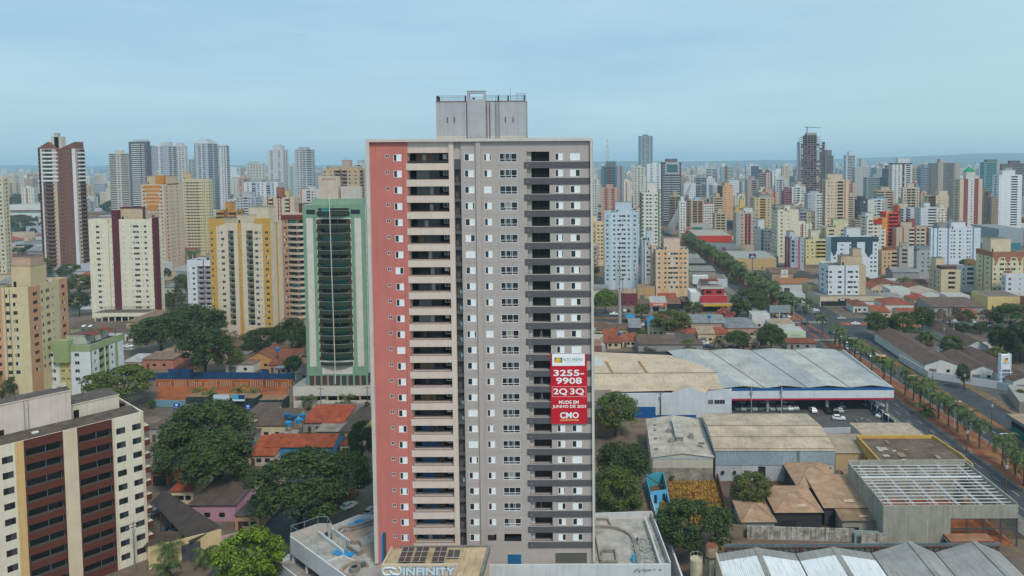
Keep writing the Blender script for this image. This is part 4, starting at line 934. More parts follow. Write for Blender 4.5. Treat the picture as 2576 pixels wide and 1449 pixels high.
for k in range(3):
    mb = MB(); x = xc+12+k*19.5; mb.tube((x, yf+1.2, 0), (x, yf+1.2, za-.5), .5, m=CONCW, n=12); mb.build('column', sr)
    mb = MB(); x = xc+8+k*19; mb.tube((x, yf+18, 0), (x, yf+18, za-.5), .4, m=CONCW, n=12); mb.build('column', sr)
# tiled canopy houses below the long wall
def gshed(name, label, u0, u1, vf, z, dp, roofm, wallm, ridge='y', n=1, rise=1.2, cat='warehouse', clad=None, over=.3, u0b=None, ug=0):
    A, B = G(u0, vf, z), G(u1, vf, z); Wd = B.x-A.x; a = math.atan2(B.y-A.y, Wd)
    t = thing(name, label, cat, (A.x, A.y, 0), a); mb = MB(); mb.box(0, Wd, 0, dp, 0, z-.02, wallm); mb.build('wall', t)
    if clad: mb = MB(); mb.box(-.02, Wd+.02, -.12, .02, z*.52, z, clad); mb.build('cladding', t)
    mb = MB(); o = over
    if ridge == 'y':
        for k in range(n):
            x0, x1 = Wd*k/n, Wd*(k+1)/n; xm = (x0+x1)/2
            if k == 0: x0 -= o
            if k == n-1: x1 += o
            mb.face([(x0, -o, z), (xm, -o, z+rise), (xm, dp+o, z+rise), (x0, dp+o, z)], roofm); mb.face([(xm, -o, z+rise), (x1, -o, z), (x1, dp+o, z), (xm, dp+o, z+rise)], roofm); mb.face([(x0, 0, z-.03), (x1, 0, z-.03), (xm, 0, z+rise-.04)], clad or wallm); mb.face([(x1, dp, z-.03), (x0, dp, z-.03), (xm, dp, z+rise-.04)], wallm)
    else:
        mb.face([(-o, -o, z), (Wd+o, -o, z), (Wd+o, dp/2, z+rise), (-o, dp/2, z+rise)], roofm); mb.face([(Wd+o, dp+o, z), (-o, dp+o, z), (-o, dp/2, z+rise), (Wd+o, dp/2, z+rise)], roofm)
        for q in (.06, .52, .98): y = dp*.5*q; zz = z+rise*q; mb.face([(-o, y-.12, zz+.04), (Wd+o, y-.12, zz+.04), (Wd+o, y+.12, zz+.06), (-o, y+.12, zz+.06)], RF(120, 84, 66)) if Wd > 22 else None
        for x in (0, Wd): mb.face([(x, 0, z-.02), (x, dp, z-.02), (x, dp/2, z+rise-.03)], wallm)
    mb.build('roof', t); DIM[t.name] = (Wd, dp, z); return t
w1 = gshed('warehouse', 'cream warehouse with a raised roof lantern beside the dry grass lot', 1642, 1794, 1150, 6.5, 27, mat('corr', (212, 200, 184), k=.76, amt=.3, sc=.25), W(196, 188, 174), rise=1.1)
Wd, dp, z = DIM[w1.name]
mb = MB(); mb.box(Wd*.44, Wd*.56, 8, 22, z+.6, z+2.0, RF(168, 164, 158)); mb.box(Wd*.43, Wd*.57, 7.8, 22.2, z+2.0, z+2.25, RF(206, 198, 186)); mb.build('roof_lantern', w1)
for x, y in ((.36, 8), (.36, 15), (.72, 11)): mb = MB(); mb.box(Wd*x-.6, Wd*x+.6, y-.5, y+.5, z+.6, z+1.9, RF(170, 166, 158)); mb.build('air_conditioner', w1)
for x, y in ((.05, 4), (.07, 11), (.09, 17), (.1, 21), (.8, 5)): mb = MB(); mb.box(Wd*x, Wd*x+1.6, y, y+1, z+.06+Wd*x*.1, z+.2+Wd*x*.1, RF(120, 116, 112)); mb.build('skylight', w1)
mb = MB(); mb.box(0, Wd, -.1, -.005, 0, z-2.8, mat('roof', (178, 170, 156), k=.8, amt=.5, sc=.3)); mb.box(0, Wd, -.06, .0, z-.5, z, W(172, 184, 194)); mb.build('stained_base', w1)
w2 = gshed('warehouse', 'wide warehouse with blue grey cladding over grey walls and a tan roof', 1800, 2100, 1133, 8.0, 26.5, mat('corr', (212, 192, 166), k=.8, amt=.3, sc=.2), W(176, 180, 184), 'x', rise=1.6, clad=mat('corr', (166, 184, 196), k=.85, amt=.15, sc=.2))
Wd, dp, z = DIM[w2.name]
mb = MB(); mb.box(Wd*.36, Wd*.42, -.07, .03, 0, 3.8, DARKIN); mb.box(Wd*.22, Wd*.355, -.07, .03, 0, 3.9, W(186, 192, 196)); mb.build('gate', w2)
mb = MB(); mb.box(Wd*.62, Wd*.99, -.1, .01, 2.2, 4.1, W(206, 196, 172)); mb.box(Wd*.66, Wd*.97, -.14, -.098, 2.6, 3.6, GL3); mb.build('window', w2)
for x in (.06, .16): mb = MB(); mb.tube((Wd*x, -.35, 2.3), (Wd*x, -.05, 2.3), .45, m=DARKIN, n=10); mb.build('vent_fan', w2)
mb = MB(); 
for q in (.685, .70): mb.box(Wd*q, Wd*q+.06, -.25, -.2, 4, z, STEEL)
for k in range(10): mb.box(Wd*.685, Wd*.70+.06, -.24, -.21, 4.2+k*.38, 4.25+k*.38, STEEL)
mb.build('ladder', w2)
w3 = gshed('storage_shed', 'low tan roofed shed between the wide warehouse and the car park', 2102, 2210, 1139, 4.6, 13, mat('corr', (196, 176, 152), k=.74, amt=.3, sc=.2), W(190, 166, 122), 'x', rise=.8)
w4 = gshed('storage_shed', 'long tan and white roof behind the yellow walled building', 2190, 2345, 1118, 4.6, 16, RF(206, 184, 160), W(190, 180, 164), 'x', rise=.5)
yw = gshed('workshop', 'yellow walled building with a weathered brown roof by the avenue', 2222, 2447, 1176, 6.2, 18.5, mat('corr', (132, 112, 96), k=.72, amt=.4, sc=.3), W(212, 172, 78), 'x', rise=.3)
Wd, dp, z = DIM[yw.name]
mb = MB(); mb.wallstrip([(0, .15), (.0, dp), (Wd*.94, dp+.1), (Wd, dp*.35), (Wd, .15)], 0, z+.9, .3, W(204, 164, 84)); mb.build('parapet', yw)
for x in (.1, .28): mb = MB(); mb.box(-.2, -.13, dp*x*2, dp*x*2+1, 3.2, 4.2, DARKIN); mb.build('window', yw)
r3 = random.Random(4)
for k in range(9): mb = MB(); x, y = r3.uniform(.1, .85)*Wd, r3.uniform(.1, .8)*dp; mb.box(x, x+r3.uniform(.6, 2), y, y+r3.uniform(.5, 3), z+.35, z+.42, r3.choice((RF(206, 200, 190), RF(178, 150, 124)))); mb.build('roof_patch', yw)
# concrete shell with white purlins
cs_ = thing('concrete_shell', 'unfinished concrete hall without a roof, its white steel purlins exposed', 'building shell', (0, 0, 0))
zc = 9.0; c0, c1, c2, c3 = G(2222, 1272, zc), G(2565, 1272, zc), G(2427, 1166, zc+.8), G(2110, 1147, zc+.8)
CW = mat('wall', (160, 158, 146), amt=.25, sc=.5); xw = lambda q: c0.x+(c1.x-c0.x)*q
mb = MB(); yF = c0.y; yB_ = (c2.y+c3.y)/2; xL, xR = c0.x, c1.x; th = .25
mb.box(xL, xw(.5), yF, yF+th, 0, zc, CW); mb.box(xw(.5), xR, yF, yF+th, zc-2.9, zc-.05, CW); mb.box(xL, xR, yB_-th, yB_, 0, zc+.8, CW); mb.box(xL, xL+th, yF+th, yB_-th, 0, zc+.3, CW); mb.box(xR-th, xR, yF+th, yB_-th, 2.5, zc+.25, CW)
for k in range(1, 4): x = xw(k*.165); mb.box(x-.06, x+.06, yF-.02, yF, 0, zc, W(178, 178, 170))
mb.build('wall', cs_)
mb = MB(); SW = mat('plain', (206, 206, 206), .5)
for k in range(14): y = yF+.5+(yB_-yF-1)*k/13; mb.box(xL+th, xR-th, y-.07, y+.07, zc-.5, zc-.36, SW)
mb.build('purlins', cs_)
mb = MB()
for k in range(6):
    x = xw((k+.5)/6)
    for dx in (-.2, .2): mb.box(x+dx-.05, x+dx+.05, yF+th, yB_-th, zc-.8, zc-.52, SW)
    mb.tube((x, yF+th, zc-1.5), (x, (yF+yB_)/2, zc-2.0), .07, m=SW, n=5); mb.tube((x, (yF+yB_)/2, zc-2.0), (x, yB_-th, zc-1.5), .07, m=SW, n=5)
mb.box(xL+th, xR-th, (yF+yB_)/2+3, (yF+yB_)/2+3.5, zc-.29, zc-.05, SW); mb.build('trusses', cs_)
for k in range(5): mb = MB(); x = xw(.5+k*.125)-.15*(k == 4); mb.box(x-.14, x+.14, yF+.02, yF+.22, 0, zc-2.9, STEEL); mb.build('steel_column', cs_)
mb = MB(); mb.box(xw(.5), xR, yF+.03, yF+.2, zc-5.3, zc-5.0, STEEL); mb.box(xw(.5), xR, yF-.05, yF+.3, zc-3.05, zc-2.9, STEEL); mb.build('lintel', cs_)
sheet('yard', [(xL+.4, yF+.3), (xR-.4, yF+.3), (xR-.4, yB_-.3), (xL+.4, yB_-.3)], .06, REDSOIL)
tr = MB(); p = G(2385, 1388); tr.prism([(p.x, p.y-1), (p.x+9, p.y-1), (p.x+9, p.y+2), (p.x, p.y+2)], .03, 2.0, BLUE1); tr.prism([(p.x-.1, p.y-1.1), (p.x+9.1, p.y-1.1), (p.x+9.1, p.y+2.1), (p.x-.1, p.y+2.1)], 2.0, 2.35, W(206, 196, 170)); tr.prism([(p.x-.1, p.y-1.1), (p.x+9.1, p.y-1.1), (p.x+9.1, p.y+2.1), (p.x-.1, p.y+2.1)], 2.35, 2.8, W(132, 62, 50), RF(184, 132, 100))
tag(tr.build('site_hut'), 'blue and rust red site hut in front of the open concrete bay', 'site hut')
# shacks in the yard
def shack(label, u0, u1, vf, z, dp, hip=True, wallm=None, rise=1.5, name='shack', roof=(200, 160, 128)):
    A, B = G(u0, vf, z), G(u1, vf, z); Wd = B.x-A.x; t = thing(name, label, 'shack', (A.x, A.y, 0)); mb = MB(); wm = wallm or P(60, 58, 60)
    mb.box(0, Wd, .1, dp-.1, 0, z-.03, wm); mb.build('wall', t); mb = MB(); rm = mat('roof', roof, k=.74, amt=.3, sc=.4); o = .4
    if hip:
        c = [(-o, -o, z), (Wd+o, -o, z), (Wd+o, dp+o, z), (-o, dp+o, z)]; r0, r1 = (Wd*.42, dp*.5, z+rise), (Wd*.58, dp*.5, z+rise)
        mb.face([c[0], c[1], r1, r0], rm); mb.face([c[1], c[2], r1], rm); mb.face([c[2], c[3], r0, r1], rm); mb.face([c[3], c[0], r0], rm)
        for p_, q_ in ((c[0], r0), (c[1], r1)): mb.tube(p_, q_, .08, m=RF(176, 136, 108), n=4)
    else: mb.face([(-o, -o, z), (Wd+o, -o, z), (Wd+o, dp+o, z+rise), (-o, dp+o, z+rise)], rm); mb.face([(-o, dp+o, z+rise), (Wd+o, dp+o, z+rise), (Wd+o, dp+o, 0), (-o, dp+o, 0)], wm)
    mb.face([(Wd*.5, dp*.12, z+.03+rise*.24+.02), (Wd*.75, dp*.12, z+.03+rise*.24+.02), (Wd*.73, dp*.2, z+.45*rise), (Wd*.52, dp*.2, z+.45*rise)], RF(222, 198, 170)); mb.build('roof', t)
    ob = MB(); ob.box(Wd*.1, Wd*.45, .03, .12, .1, z*.55, DARKIN); ob.build('opening', t); return t
shack('tan pyramid roofed shelter nearest the dry grass lot', 1868, 1950, 1312, 3.4, 9.5, wallm=P(150, 152, 150)); shack('dark walled shack with a faded tan hip roof in the middle of the yard', 1952, 2068, 1288, 4.4, 12.5, wallm=P(58, 54, 56), rise=1.2); shack('tan open shelter leaning on the wide warehouse wall', 2010, 2120, 1226, 4.4, 15, rise=1.8); shack('tan sheet roofed lean-to with torn patches beside the concrete hall', 2075, 2185, 1276, 4.4, 14, False, rise=1.1); shack('small brown roofed store behind the stained wall by the concrete hall', 2120, 2212, 1308, 3.8, 7, False, wallm=W(158, 150, 140), rise=.7, roof=(168, 136, 108))
shack('small torn canopy with a sagging sheet next to the concrete hall', 2148, 2196, 1218, 4.6, 9, rise=1.6)
# walls along the lane
STN = mat('wall', (190, 184, 176), amt=.75, sc=.8)
def wall_run(label, pts, z, m, th=.22, name='boundary_wall', cat='wall'):
    mb = MB(); mb.wallstrip([p[:2] for p in pts], 0, z, th, m); return tag(mb.build(name), label, cat)
wall_run('white boundary wall with black weather streaks along the lane', [G(1880, 1356), G(2148, 1363)], 2.9, STN); wall_run('stained white wall right of the pale green gate', [G(2258-1, 1374)+Vector((-7.6, 0, 0)), G(2226, 1376)], 3.0, STN); wall_run('brown garden wall on the far side of the big round tree', [G(1822, 1348), G(1876, 1350)], 2.6, W(140, 124, 108)); wall_run('rust stained wall on the right side of the dry grass lot', [G(1800, 1190), G(1835, 1330)], 2.0, RF(120, 78, 56))
mb = MB(); p0, p1 = G(2150, 1368), G(2222, 1371); mb.wallstrip([p0[:2], p1[:2]], .05, 3.0, .12, W(150, 168, 164)); mb.wallstrip([p0[:2], p1[:2]], 1.5, 1.6, .16, W(130, 148, 146)); tag(mb.build('sheet_gate'), 'pale green sheet metal gate in the stained wall', 'gate')
# roofless blue house
bh_ = thing('ruined_house', 'roofless half demolished house with turquoise and bright blue rooms', 'ruin', (0, 0, 0)); BL1 = W(92, 176, 220); BL2 = W(66, 158, 176)
q = [G(1625, 1225), G(1668, 1218), G(1690, 1310), G(1650, 1318)]; mid0, mid1 = q[0].lerp(q[3], .5), q[1].lerp(q[2], .5)
mb = MB(); mb.wallstrip([q[0][:2], q[1][:2], mid1[:2]], 0, 3.2, .2, BL2); mb.wallstrip([q[0][:2], mid0[:2]], 0, 2.6, .2, BL2); mb.build('turquoise_room', bh_)
mb = MB(); mb.wallstrip([mid0[:2], mid1[:2]], 0, 3.0, .22, BL1); mb.wallstrip([mid1[:2], q[2][:2], q[3][:2]], 0, 2.2, .2, BL1); mb.wallstrip([mid0[:2], q[3][:2]], 0, 2.4, .2, W(170, 190, 190)); mb.prism([p_[:2] for p_ in (mid0, mid1, q[2], q[3])], .0, .12, W(110, 170, 200)); mb.build('blue_room', bh_)
for s in (.25, .75): mb = MB(); c = mid0.lerp(mid1, s); mb.box(c.x-.5, c.x+.5, c.y-.18, c.y-.1, .12, 2.2, DARKIN); mb.build('doorway', bh_)
mb = MB(); mb.tube(q[0]+Vector((0, 0, 3)), mid1+Vector((-1, 1, 3.3)), .12, m=RUST, n=5); mb.build('beam', bh_)
# white sheds at the bottom right edge
sm = MB()
wsx = G(1806, 1432, 8).x; zf_ = 8.0
ws = thing('saw_roof_shed', 'row of white and grey pitched shed roofs at the lower right', 'shed', (0, 0, 0))
y1 = G(1880, 1393, zf_).y; xs_ = [G(u, 1393, zf_).x for u in (1804, 2002, 2193, 2354, 2520)]; y0 = y1-44
GR = mat('corr', (170, 168, 164), k=.74, amt=.2, sc=.2)
for k in range(4):
    mb = MB(); x0, x1 = xs_[k], xs_[k+1]; xm = (x0+x1)/2+1.2*(k > 1); h = 1.2+1.0*(k > 1); WR = mat('corr', (232, 236, 238), k=.9, amt=.08, sc=.2) if k < 2 else mat('corr', (180, 178, 174), k=.76, amt=.18, sc=.2)
    for xa, xb, z0, z1 in ((x0, xm, zf_, zf_+h), (xm, x1, zf_+h, zf_)):
        mb.face([(xa, y1-2.6, z0), (xb, y1-2.6, z1), (xb, y1, z1), (xa, y1, z0)], GR); mb.face([(xa, y0, z0), (xb, y0, z1), (xb, y1-2.6, z1), (xa, y1-2.6, z0)], WR)
    mb.face([(xm-.5, y0, zf_+h+.03), (xm+.5, y0, zf_+h+.03), (xm+.5, y1, zf_+h+.03), (xm-.5, y1, zf_+h+.03)], GR); mb.face([(x1-.12, y0, zf_+.06), (x1+.12, y0, zf_+.06), (x1+.12, y1, zf_+.06), (x1-.12, y1, zf_+.06)], P(70, 66, 64)); mb.face([(x0, y1-.02, zf_), (xm, y1-.02, zf_+h), (x1, y1-.02, zf_), (x1, y1-.02, 0), (x0, y1-.02, 0)], W(170, 178, 182)); mb.build('roof', ws)
mb = MB(); mb.box(xs_[0]-.3, xs_[0], y0, y1, 0, zf_+.2, W(196, 186, 170)); mb.build('wall', ws)
# corrugated fence with rusty trusses
fy = G(1900, 1395, 3).y; fx0, fx1 = G(1806, 1375, 4).x, G(2470, 1375, 4).x
ff = thing('sheet_fence', 'long blue grey corrugated sheet fence carried on rusty trusses', 'fence', (0, 0, 0)); fy = y1+2.6; zt = AtY(2100, 1368, fy).z
mb = MB(); mb.box(fx0, fx1, fy, fy+.1, 0, zt, mat('corr', (120, 142, 150), k=.8, amt=.25, sc=.3)); mb.build('sheeting', ff)
mb = MB(); n = 44
for k in range(n): 
    xa = fx0+(fx1-fx0)*k/n; xb = fx0+(fx1-fx0)*(k+1)/n; m_ = RUST
    mb.tube((xa, fy-.3, zt-2.6), ((xa+xb)/2, fy-.3, zt-.5), .09, m=m_, n=4); mb.tube(((xa+xb)/2, fy-.3, zt-.5), (xb, fy-.3, zt-2.6), .09, m=m_, n=4)
    if k % 6 == 0: mb.tube((xa, fy-.3, 0), (xa, fy-.3, zt-.4), .14, m=m_, n=5)
mb.box(fx0, fx1, fy-.36, fy-.24, zt-.52, zt-.4, RUST); mb.build('truss', ff)
# water towers
t = thing('water_tank', 'tall cream cylindrical water tank with a railed top and ladder cage', 'water tank', G(1752, 1470)); mb = MB(); CT = mat('wall', (206, 196, 172), amt=.3, sc=.8); p = G(1752, 1470); hz = AtY(1752, 1405, p.y).z; rr = 14*p.y/F*1.15
mb.tube((0, 0, 0), (0, 0, hz), rr, m=CT, n=20); mb.build('tank', t); mb = MB()
for k in range(10): a = k*.628; mb.tube((rr*math.cos(a), rr*math.sin(a), hz), (rr*math.cos(a), rr*math.sin(a), hz+.8), .03, m=CT, n=4); b_ = a+.628; mb.tube((rr*math.cos(a), rr*math.sin(a), hz+.8), (rr*math.cos(b_), rr*math.sin(b_), hz+.8), .03, m=CT, n=4)
mb.build('railing', t); mb = MB()
for k in range(4): mb.tube((rr+.5+.35*(k % 2), -.2+.4*(k//2), 0), (rr+.5+.35*(k % 2), -.2+.4*(k//2), hz), .035, m=CT, n=4)
for k in range(16): mb.box(rr+.45, rr+.9, -.22, .22, hz*k/16, hz*k/16+.06, CT)
mb.build('ladder_cage', t)
p = G(1790, 1478); t = thing('water_tower', 'rust stained cup shaped water tower on a slim cream column', 'water tower', p); mb = MB(); zt_, zb_ = AtY(1790, 1372, p.y).z, AtY(1790, 1396, p.y).z
mb.tube((0, 0, 0), (0, 0, zb_-.8), .5, m=CT, n=14); mb.build('column', t); mb = MB(); RT = mat('roof', (196, 170, 146), k=.8, amt=.45, sc=1.2); mb.tube((0, 0, zb_-.8), (0, 0, zb_), .5, 1.15, RT, 16); mb.tube((0, 0, zb_), (0, 0, zt_), 1.15, m=RT, n=16); mb.tube((0, 0, zt_), (0, 0, zt_+.15), 1.17, .9, RUST, 16); mb.build('tank', t)
# white pylon sign and bus station at the right edge
p = G(2526, 972); t = thing('stair_pylon', 'slim white lattice pylon with a small yellow and blue emblem by the white wall', 'pylon', p); mb = MB(); pw = 13*p.y/F; hz = AtY(2526, 892, p.y).z; WW = W(222, 226, 232)
mb.box(-pw, -pw+.3, -1, 1, 0, hz+.4, WW); mb.box(pw-.3, pw, -1, 1, 0, hz+.4, WW); mb.box(-pw+.3, pw-.3, -.9, .9, hz*.55, hz, WW); mb.box(-pw+.3, pw-.3, -.2, .9, 0, hz*.55, WW); mb.build('frame', t)
mb = MB()
for k in range(4): z = hz*.04+k*hz*.14; mb.box(-pw+.5, pw-.5, -.5, -.22, z+.3, z+hz*.11, W(150, 160, 178)); mb.box(-pw-.6, pw+.6, -1.05, -.9, z-.1, z+.1, WW)
mb.build('landing', t); mb = MB(); mb.box(-.8, .6, -.97, -.9, hz-2.4, hz-1.0, P(224, 170, 40)); mb.box(-.2, .6, -1.0, -.968, hz-1.6, hz-1.0, P(30, 80, 140)); mb.box(-1.2, 1.0, -.96, -.9, hz-3.0, hz-2.7, P(150, 156, 166)); mb.build('emblem', t)
p = G(2545, 1113); t = thing('bus_station', 'dark framed bus station with turquoise glass at the right edge', 'bus station', G(2560, 1110)); mb = MB(); p = G(2560, 1110); za_, zb_ = 4.5, 6.0
mb.box(0, 14, -8, 6, 5.0, 6.0, W(120, 128, 134), RF(190, 160, 134)); mb.build('roof', t); mb = MB(); mb.box(1, 13, -7, 5, 3.2, 5, P(36, 38, 44)); mb.build('wall', t)
for k in range(8): mb = MB(); mb.box(.9, 1.0, -6.8+k*1.5, -5.6+k*1.5, .3, 3.0, GTEAL); mb.build('glass_panel', t)
mb = MB(); mb.box(1.02, 12.9, -6.9, 4.9, 0, 3.2, P(36, 40, 46)); mb.build('base', t)
# ================================================================== near towers on the left
def ex_l1(t, Wd, Dp, H, zf, n, fh, ms):
    mb = MB(); CRG = mat('corr', (112, 98, 88), k=.72, amt=.35, sc=.6)
    mb.face([(.4, .5, H-.6), (Wd-.4, .5, H-.6), (Wd-.4, Dp*.36, H+.3), (.4, Dp*.36, H+.3)], CRG); mb.face([(.4, Dp*.6, H+.3), (Wd-.4, Dp*.6, H+.3), (Wd-.4, Dp-.4, H-.6), (.4, Dp-.4, H-.6)], CRG); mb.build('roof', t)
    for k in range(n):            # balconies seen edge-on beyond the right corner
        mb = MB(); z = zf+k*fh; mb.box(Wd+.01, Wd+1.2, .5, 5, z-.1, z+1.05, ms['p'], P(190, 180, 160)); mb.build('side_balcony', t)
    mb = MB()
    for q in (.0, .62): mb.tube((Wd*(.36)+q, Dp*.35-.12, H-.5), (Wd*.36+q, Dp*.35-.12, H+6), .04, m=STEEL, n=4)
    for k in range(14): mb.box(Wd*.36, Wd*.36+.62, Dp*.35-.14, Dp*.35-.1, H-.3+k*.38, H-.26+k*.38, ALU)
    mb.build('ladder', t)
    for q in (.55, .6): mb = MB(); mb.tube((Wd*q, Dp*.5, H+6), (Wd*q, Dp*.5, H+7), .05, m=STEEL); mb.tube((Wd*q, Dp*.5-.1, H+7), (Wd*q-.1, Dp*.5-.35, H+7.1), .12, .5, P(170, 160, 150), 12); mb.build('satellite_dish', t)
    for x0, x1 in ((.36, .56), (.62, .82)):
        pass
DARKP.append(W(92, 46, 36))
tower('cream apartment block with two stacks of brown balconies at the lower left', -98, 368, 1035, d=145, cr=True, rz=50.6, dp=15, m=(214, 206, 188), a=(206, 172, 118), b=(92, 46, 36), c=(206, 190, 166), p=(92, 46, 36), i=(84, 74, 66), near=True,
      dark=True, f='100 w100 130 w92 18 75a 5b b335b 6b 130c 8b b322b 6b 25c 14 w92 70 w92 30c', s='4 w2 2 b5 2 w2 4', top=1.5, bot=.6, fr=P(70, 62, 56), crown=((.2, .62, .36, .62, 6, (206, 192, 182)), (.63, .93, .5, .95, 2.4, (206, 196, 180))), extra=ex_l1, roof=(110, 98, 90))
tower('yellow and orange apartment tower on pilotis at the left edge', -12, 77, 722, d=240, su=176, rz=6, m=(208, 192, 154), a=(202, 152, 116), near=True, f='6a w8a 6a 6 r2 w9 r2 6 w10 26', s='12a w12a 8a 3 w5 8 w5 w5 8 s3 18 7a w10a 8a', top=1.6, bot=7.5,
      crown=((.3, .85, .2, .6, 6.5, (204, 184, 146)), (.36, .84, .22, .55, 9.5, (192, 160, 140))), roof=(104, 84, 76), fr=P(96, 92, 84))
def ex_l3(t, Wd, Dp, H, zf, n, fh, ms):
    GR = ms['a']; mb = MB(); mb.box(Wd*.26, Wd*.58, -1.3, -.01, H-6.0, H+1.0, GR); mb.box(Wd*.28, Wd*.56, -1.0, Dp*.1, H, H+1.8, GR); mb.build('green_bay', t)
    mb = MB(); mb.box(-.08, Wd+.08, -.09, -.012, H-2.3, H+.02, GR); mb.box(Wd+.01, Wd+.09, 0, Dp, H-2.3, H+.03, GR); mb.build('green_band', t)
    rail(.1, Wd*.2, H, H+1.1, .1, ALU, .5).build('railing', t); rail(Wd*.62, Wd-.1, H, H+1.1, .1, ALU, .5).build('railing', t)
    for y0, y1 in ((.18, .4), (.58, .8)):
        mb = MB(); mb.face([(Wd*.72, Dp*y0, H+3.4), (Wd-.3, Dp*y0, H+2.7), (Wd-.3, Dp*y1, H+2.7), (Wd*.72, Dp*y1, H+3.4)], TL(150, 70, 46)); mb.face([(Wd*.72, Dp*y0, H+3.3), (Wd*.72, Dp*y1, H+3.3), (Wd-.3, Dp*y1, H+2.6), (Wd-.3, Dp*y0, H+2.6)], P(60, 40, 30))
        for y in (y0, y1): mb.tube((Wd-.5, Dp*y, H-.5), (Wd-.5, Dp*y, H+2.7), .1, m=P(80, 60, 50), n=4)
        mb.build('tiled_pergola', t)
    for q in (.35, .5): mb = MB(); mb.tube((Wd*q, Dp*.7, H+3.3), (Wd*q, Dp*.68, H+4.2), .1, .7, ALU, 10); mb.build('satellite_dish', t)
tower('small white and green apartment block with tiled roof terraces', 113, 229, 868, d=250, su=313, rz=-1, m=(212, 218, 220), a=(146, 164, 118), b=(184, 178, 116), near=True, f='80 w55 50 16b s46b 20b s46b 12b 50 w58 140', s='16a 28 w28 26 b60a 14 b40a 20 w30 24 34a 70', p=(138, 158, 104), top=2.2,
      crown=((.3, .72, .25, .92, 2.2, (190, 196, 180)), (.02, .28, .66, .95, 2.8, (156, 172, 136))), extra=ex_l3, roof=(120, 98, 86))
def ex_l4(t, Wd, Dp, H, zf, n, fh, ms):
    mb = MB(); mb.box(Wd*.372, Wd*.466, -.7, 3, 0, H+4.8, ms['a']); mb.build('maroon_spine', t); mb = MB(); mb.box(Wd-.8, Wd+.5, -.3, 3.6, 3, H+.8, ms['a']); mb.build('maroon_corner', t)
    mb = MB(); mb.box(Wd*.47, Wd*.84, Dp*.2, Dp*.2+.6, H+5.6, H+6.4, ms['a']); mb.box(Wd*.81, Wd*.84, Dp*.2, Dp*.2+.6, H-.6, H+5.6, ms['a']); mb.build('maroon_frame', t)
    mb = MB(); mb.box(Wd*.2, Wd*1.0, -9, -.01, 2.6, 4.6, ms['m'], RF(120, 112, 100)); 
    for k in range(8): x = Wd*(.22+.1*k); mb.box(x-.2, x+.2, -8.8, -8.4, 0, 2.6, ms['m'])
    mb.build('terrace', t); mb = MB()
    for k in range(12): x = Wd*(.3+.06*k); mb.box(x, x+.1, -8, -2, 6.6, 6.75, P(110, 96, 80)); mb.tube((x, -8, 4.6), (x, -8, 6.6), .07, m=P(110, 96, 80), n=4)
    mb.build('pergola', t)
tower('cream apartment tower with a tall maroon spine and maroon right corner', 227, 391, 551, vb=799, su=412, m=(224, 216, 194), a=(96, 38, 46), near=True, f='95 w45 15 s14 85 r25 15 s12 52 80 14 s12 88 s14 18 w32 w45 25 s14 28 w36 70 w22 8', s='10 s4 10 s4 10', top=2.6, crown=((.47, .82, .22, .75, 5.6, (196, 176, 146)),), extra=ex_l4)
def ex_l5(t, Wd, Dp, H, zf, n, fh, ms):
    WB = W(222, 222, 220)
    for k in range(n-8, n):
        mb = MB(); z = zf+k*fh; mb.box(Wd*.11, Wd*.53, -.35, -.01, z-.25, z+1.0, WB); mb.build('white_parapet', t); mb = MB(); mb.box(Wd+.01, Wd+.9, Dp*.3, Dp, z-.25, z+1.0, WB); mb.build('white_parapet', t)
    for k in range(n-8):
        mb = MB(); z = zf+k*fh; mb.box(Wd*.13, Wd*.40, -.3, -.01, z-.15, z+.95, ms['a']); mb.build('brown_parapet', t); mb = MB(); mb.box(Wd+.01, Wd+.7, Dp*.5, Dp, z-.15, z+.95, ms['a']); mb.build('brown_parapet', t)
    mb = MB(); B_ = ms['a']
    for x0, xm, x1, y0, y1 in ((-.01, .28, .5, 0, .5), (.62, 1.0, 1.01, 0, .9)):
        mb.face([(Wd*x0, -.2, H), (Wd*x1, -.2, H), (Wd*xm, -.2, H+4.8)], B_); mb.face([(Wd*x0, -.2, H), (Wd*xm, -.2, H+4.8), (Wd*xm, Dp*y1, H+4.8), (Wd*x0, Dp*y1, H)], B_); mb.face([(Wd*x1, -.2, H), (Wd*x1, Dp*y1, H), (Wd*xm, Dp*y1, H+4.8), (Wd*xm, -.2, H+4.8)], B_)
    mb.build('gable', t)
tower('tall brown apartment tower with pointed brown gables and white top balconies', 102, 195, 373, d=530, su=219, fh=2.95, m=(196, 176, 158), a=(124, 82, 68), c=(216, 216, 220), near=True, dark=True, p=(110, 62, 52), f='8a 5c b34 14 8a w9a 16a s5a 6a w5a 6a 11c', s='6 w8 b20', crown=((.32, .6, .2, .6, 8.5, (198, 190, 178)), (.4, .52, .2, .4, 11, (190, 180, 170))), extra=ex_l5, bot=4, top=.6)
def ex_l6(t, Wd, Dp, H, zf, n, fh, ms):
    mb = MB(); mb.box(-.1, Wd*.13, -.15, Dp*.4, 3, H+2.2, ms['a']); mb.box(-.1, Wd*.25, -.14, .3, H-2.0, H+1.0, ms['a']); mb.box(Wd*.72, Wd+.1, -.14, .3, H-1.2, H+2.0, ms['a']); mb.build('yellow_corner', t) if False else None
    mb = MB(); mb.box(0, Wd*.12, -.02, .5, H, H+2.2, ms['a']); mb.box(Wd*.86, Wd, -.02, .5, H, H+2.2, ms['a']); mb.face([(Wd*.12, -.03, H+2.2), (Wd*.12, -.03, H-1.5), (Wd*.26, -.03, H-.2), (Wd*.22, -.03, H+2.2)], ms['a']); mb.face([(Wd*.86, -.03, H+2.2), (Wd*.86, -.03, H-.5), (Wd*.72, -.03, H-.1), (Wd*.76, -.03, H+2.2)], ms['a']); mb.build('yellow_crest', t)
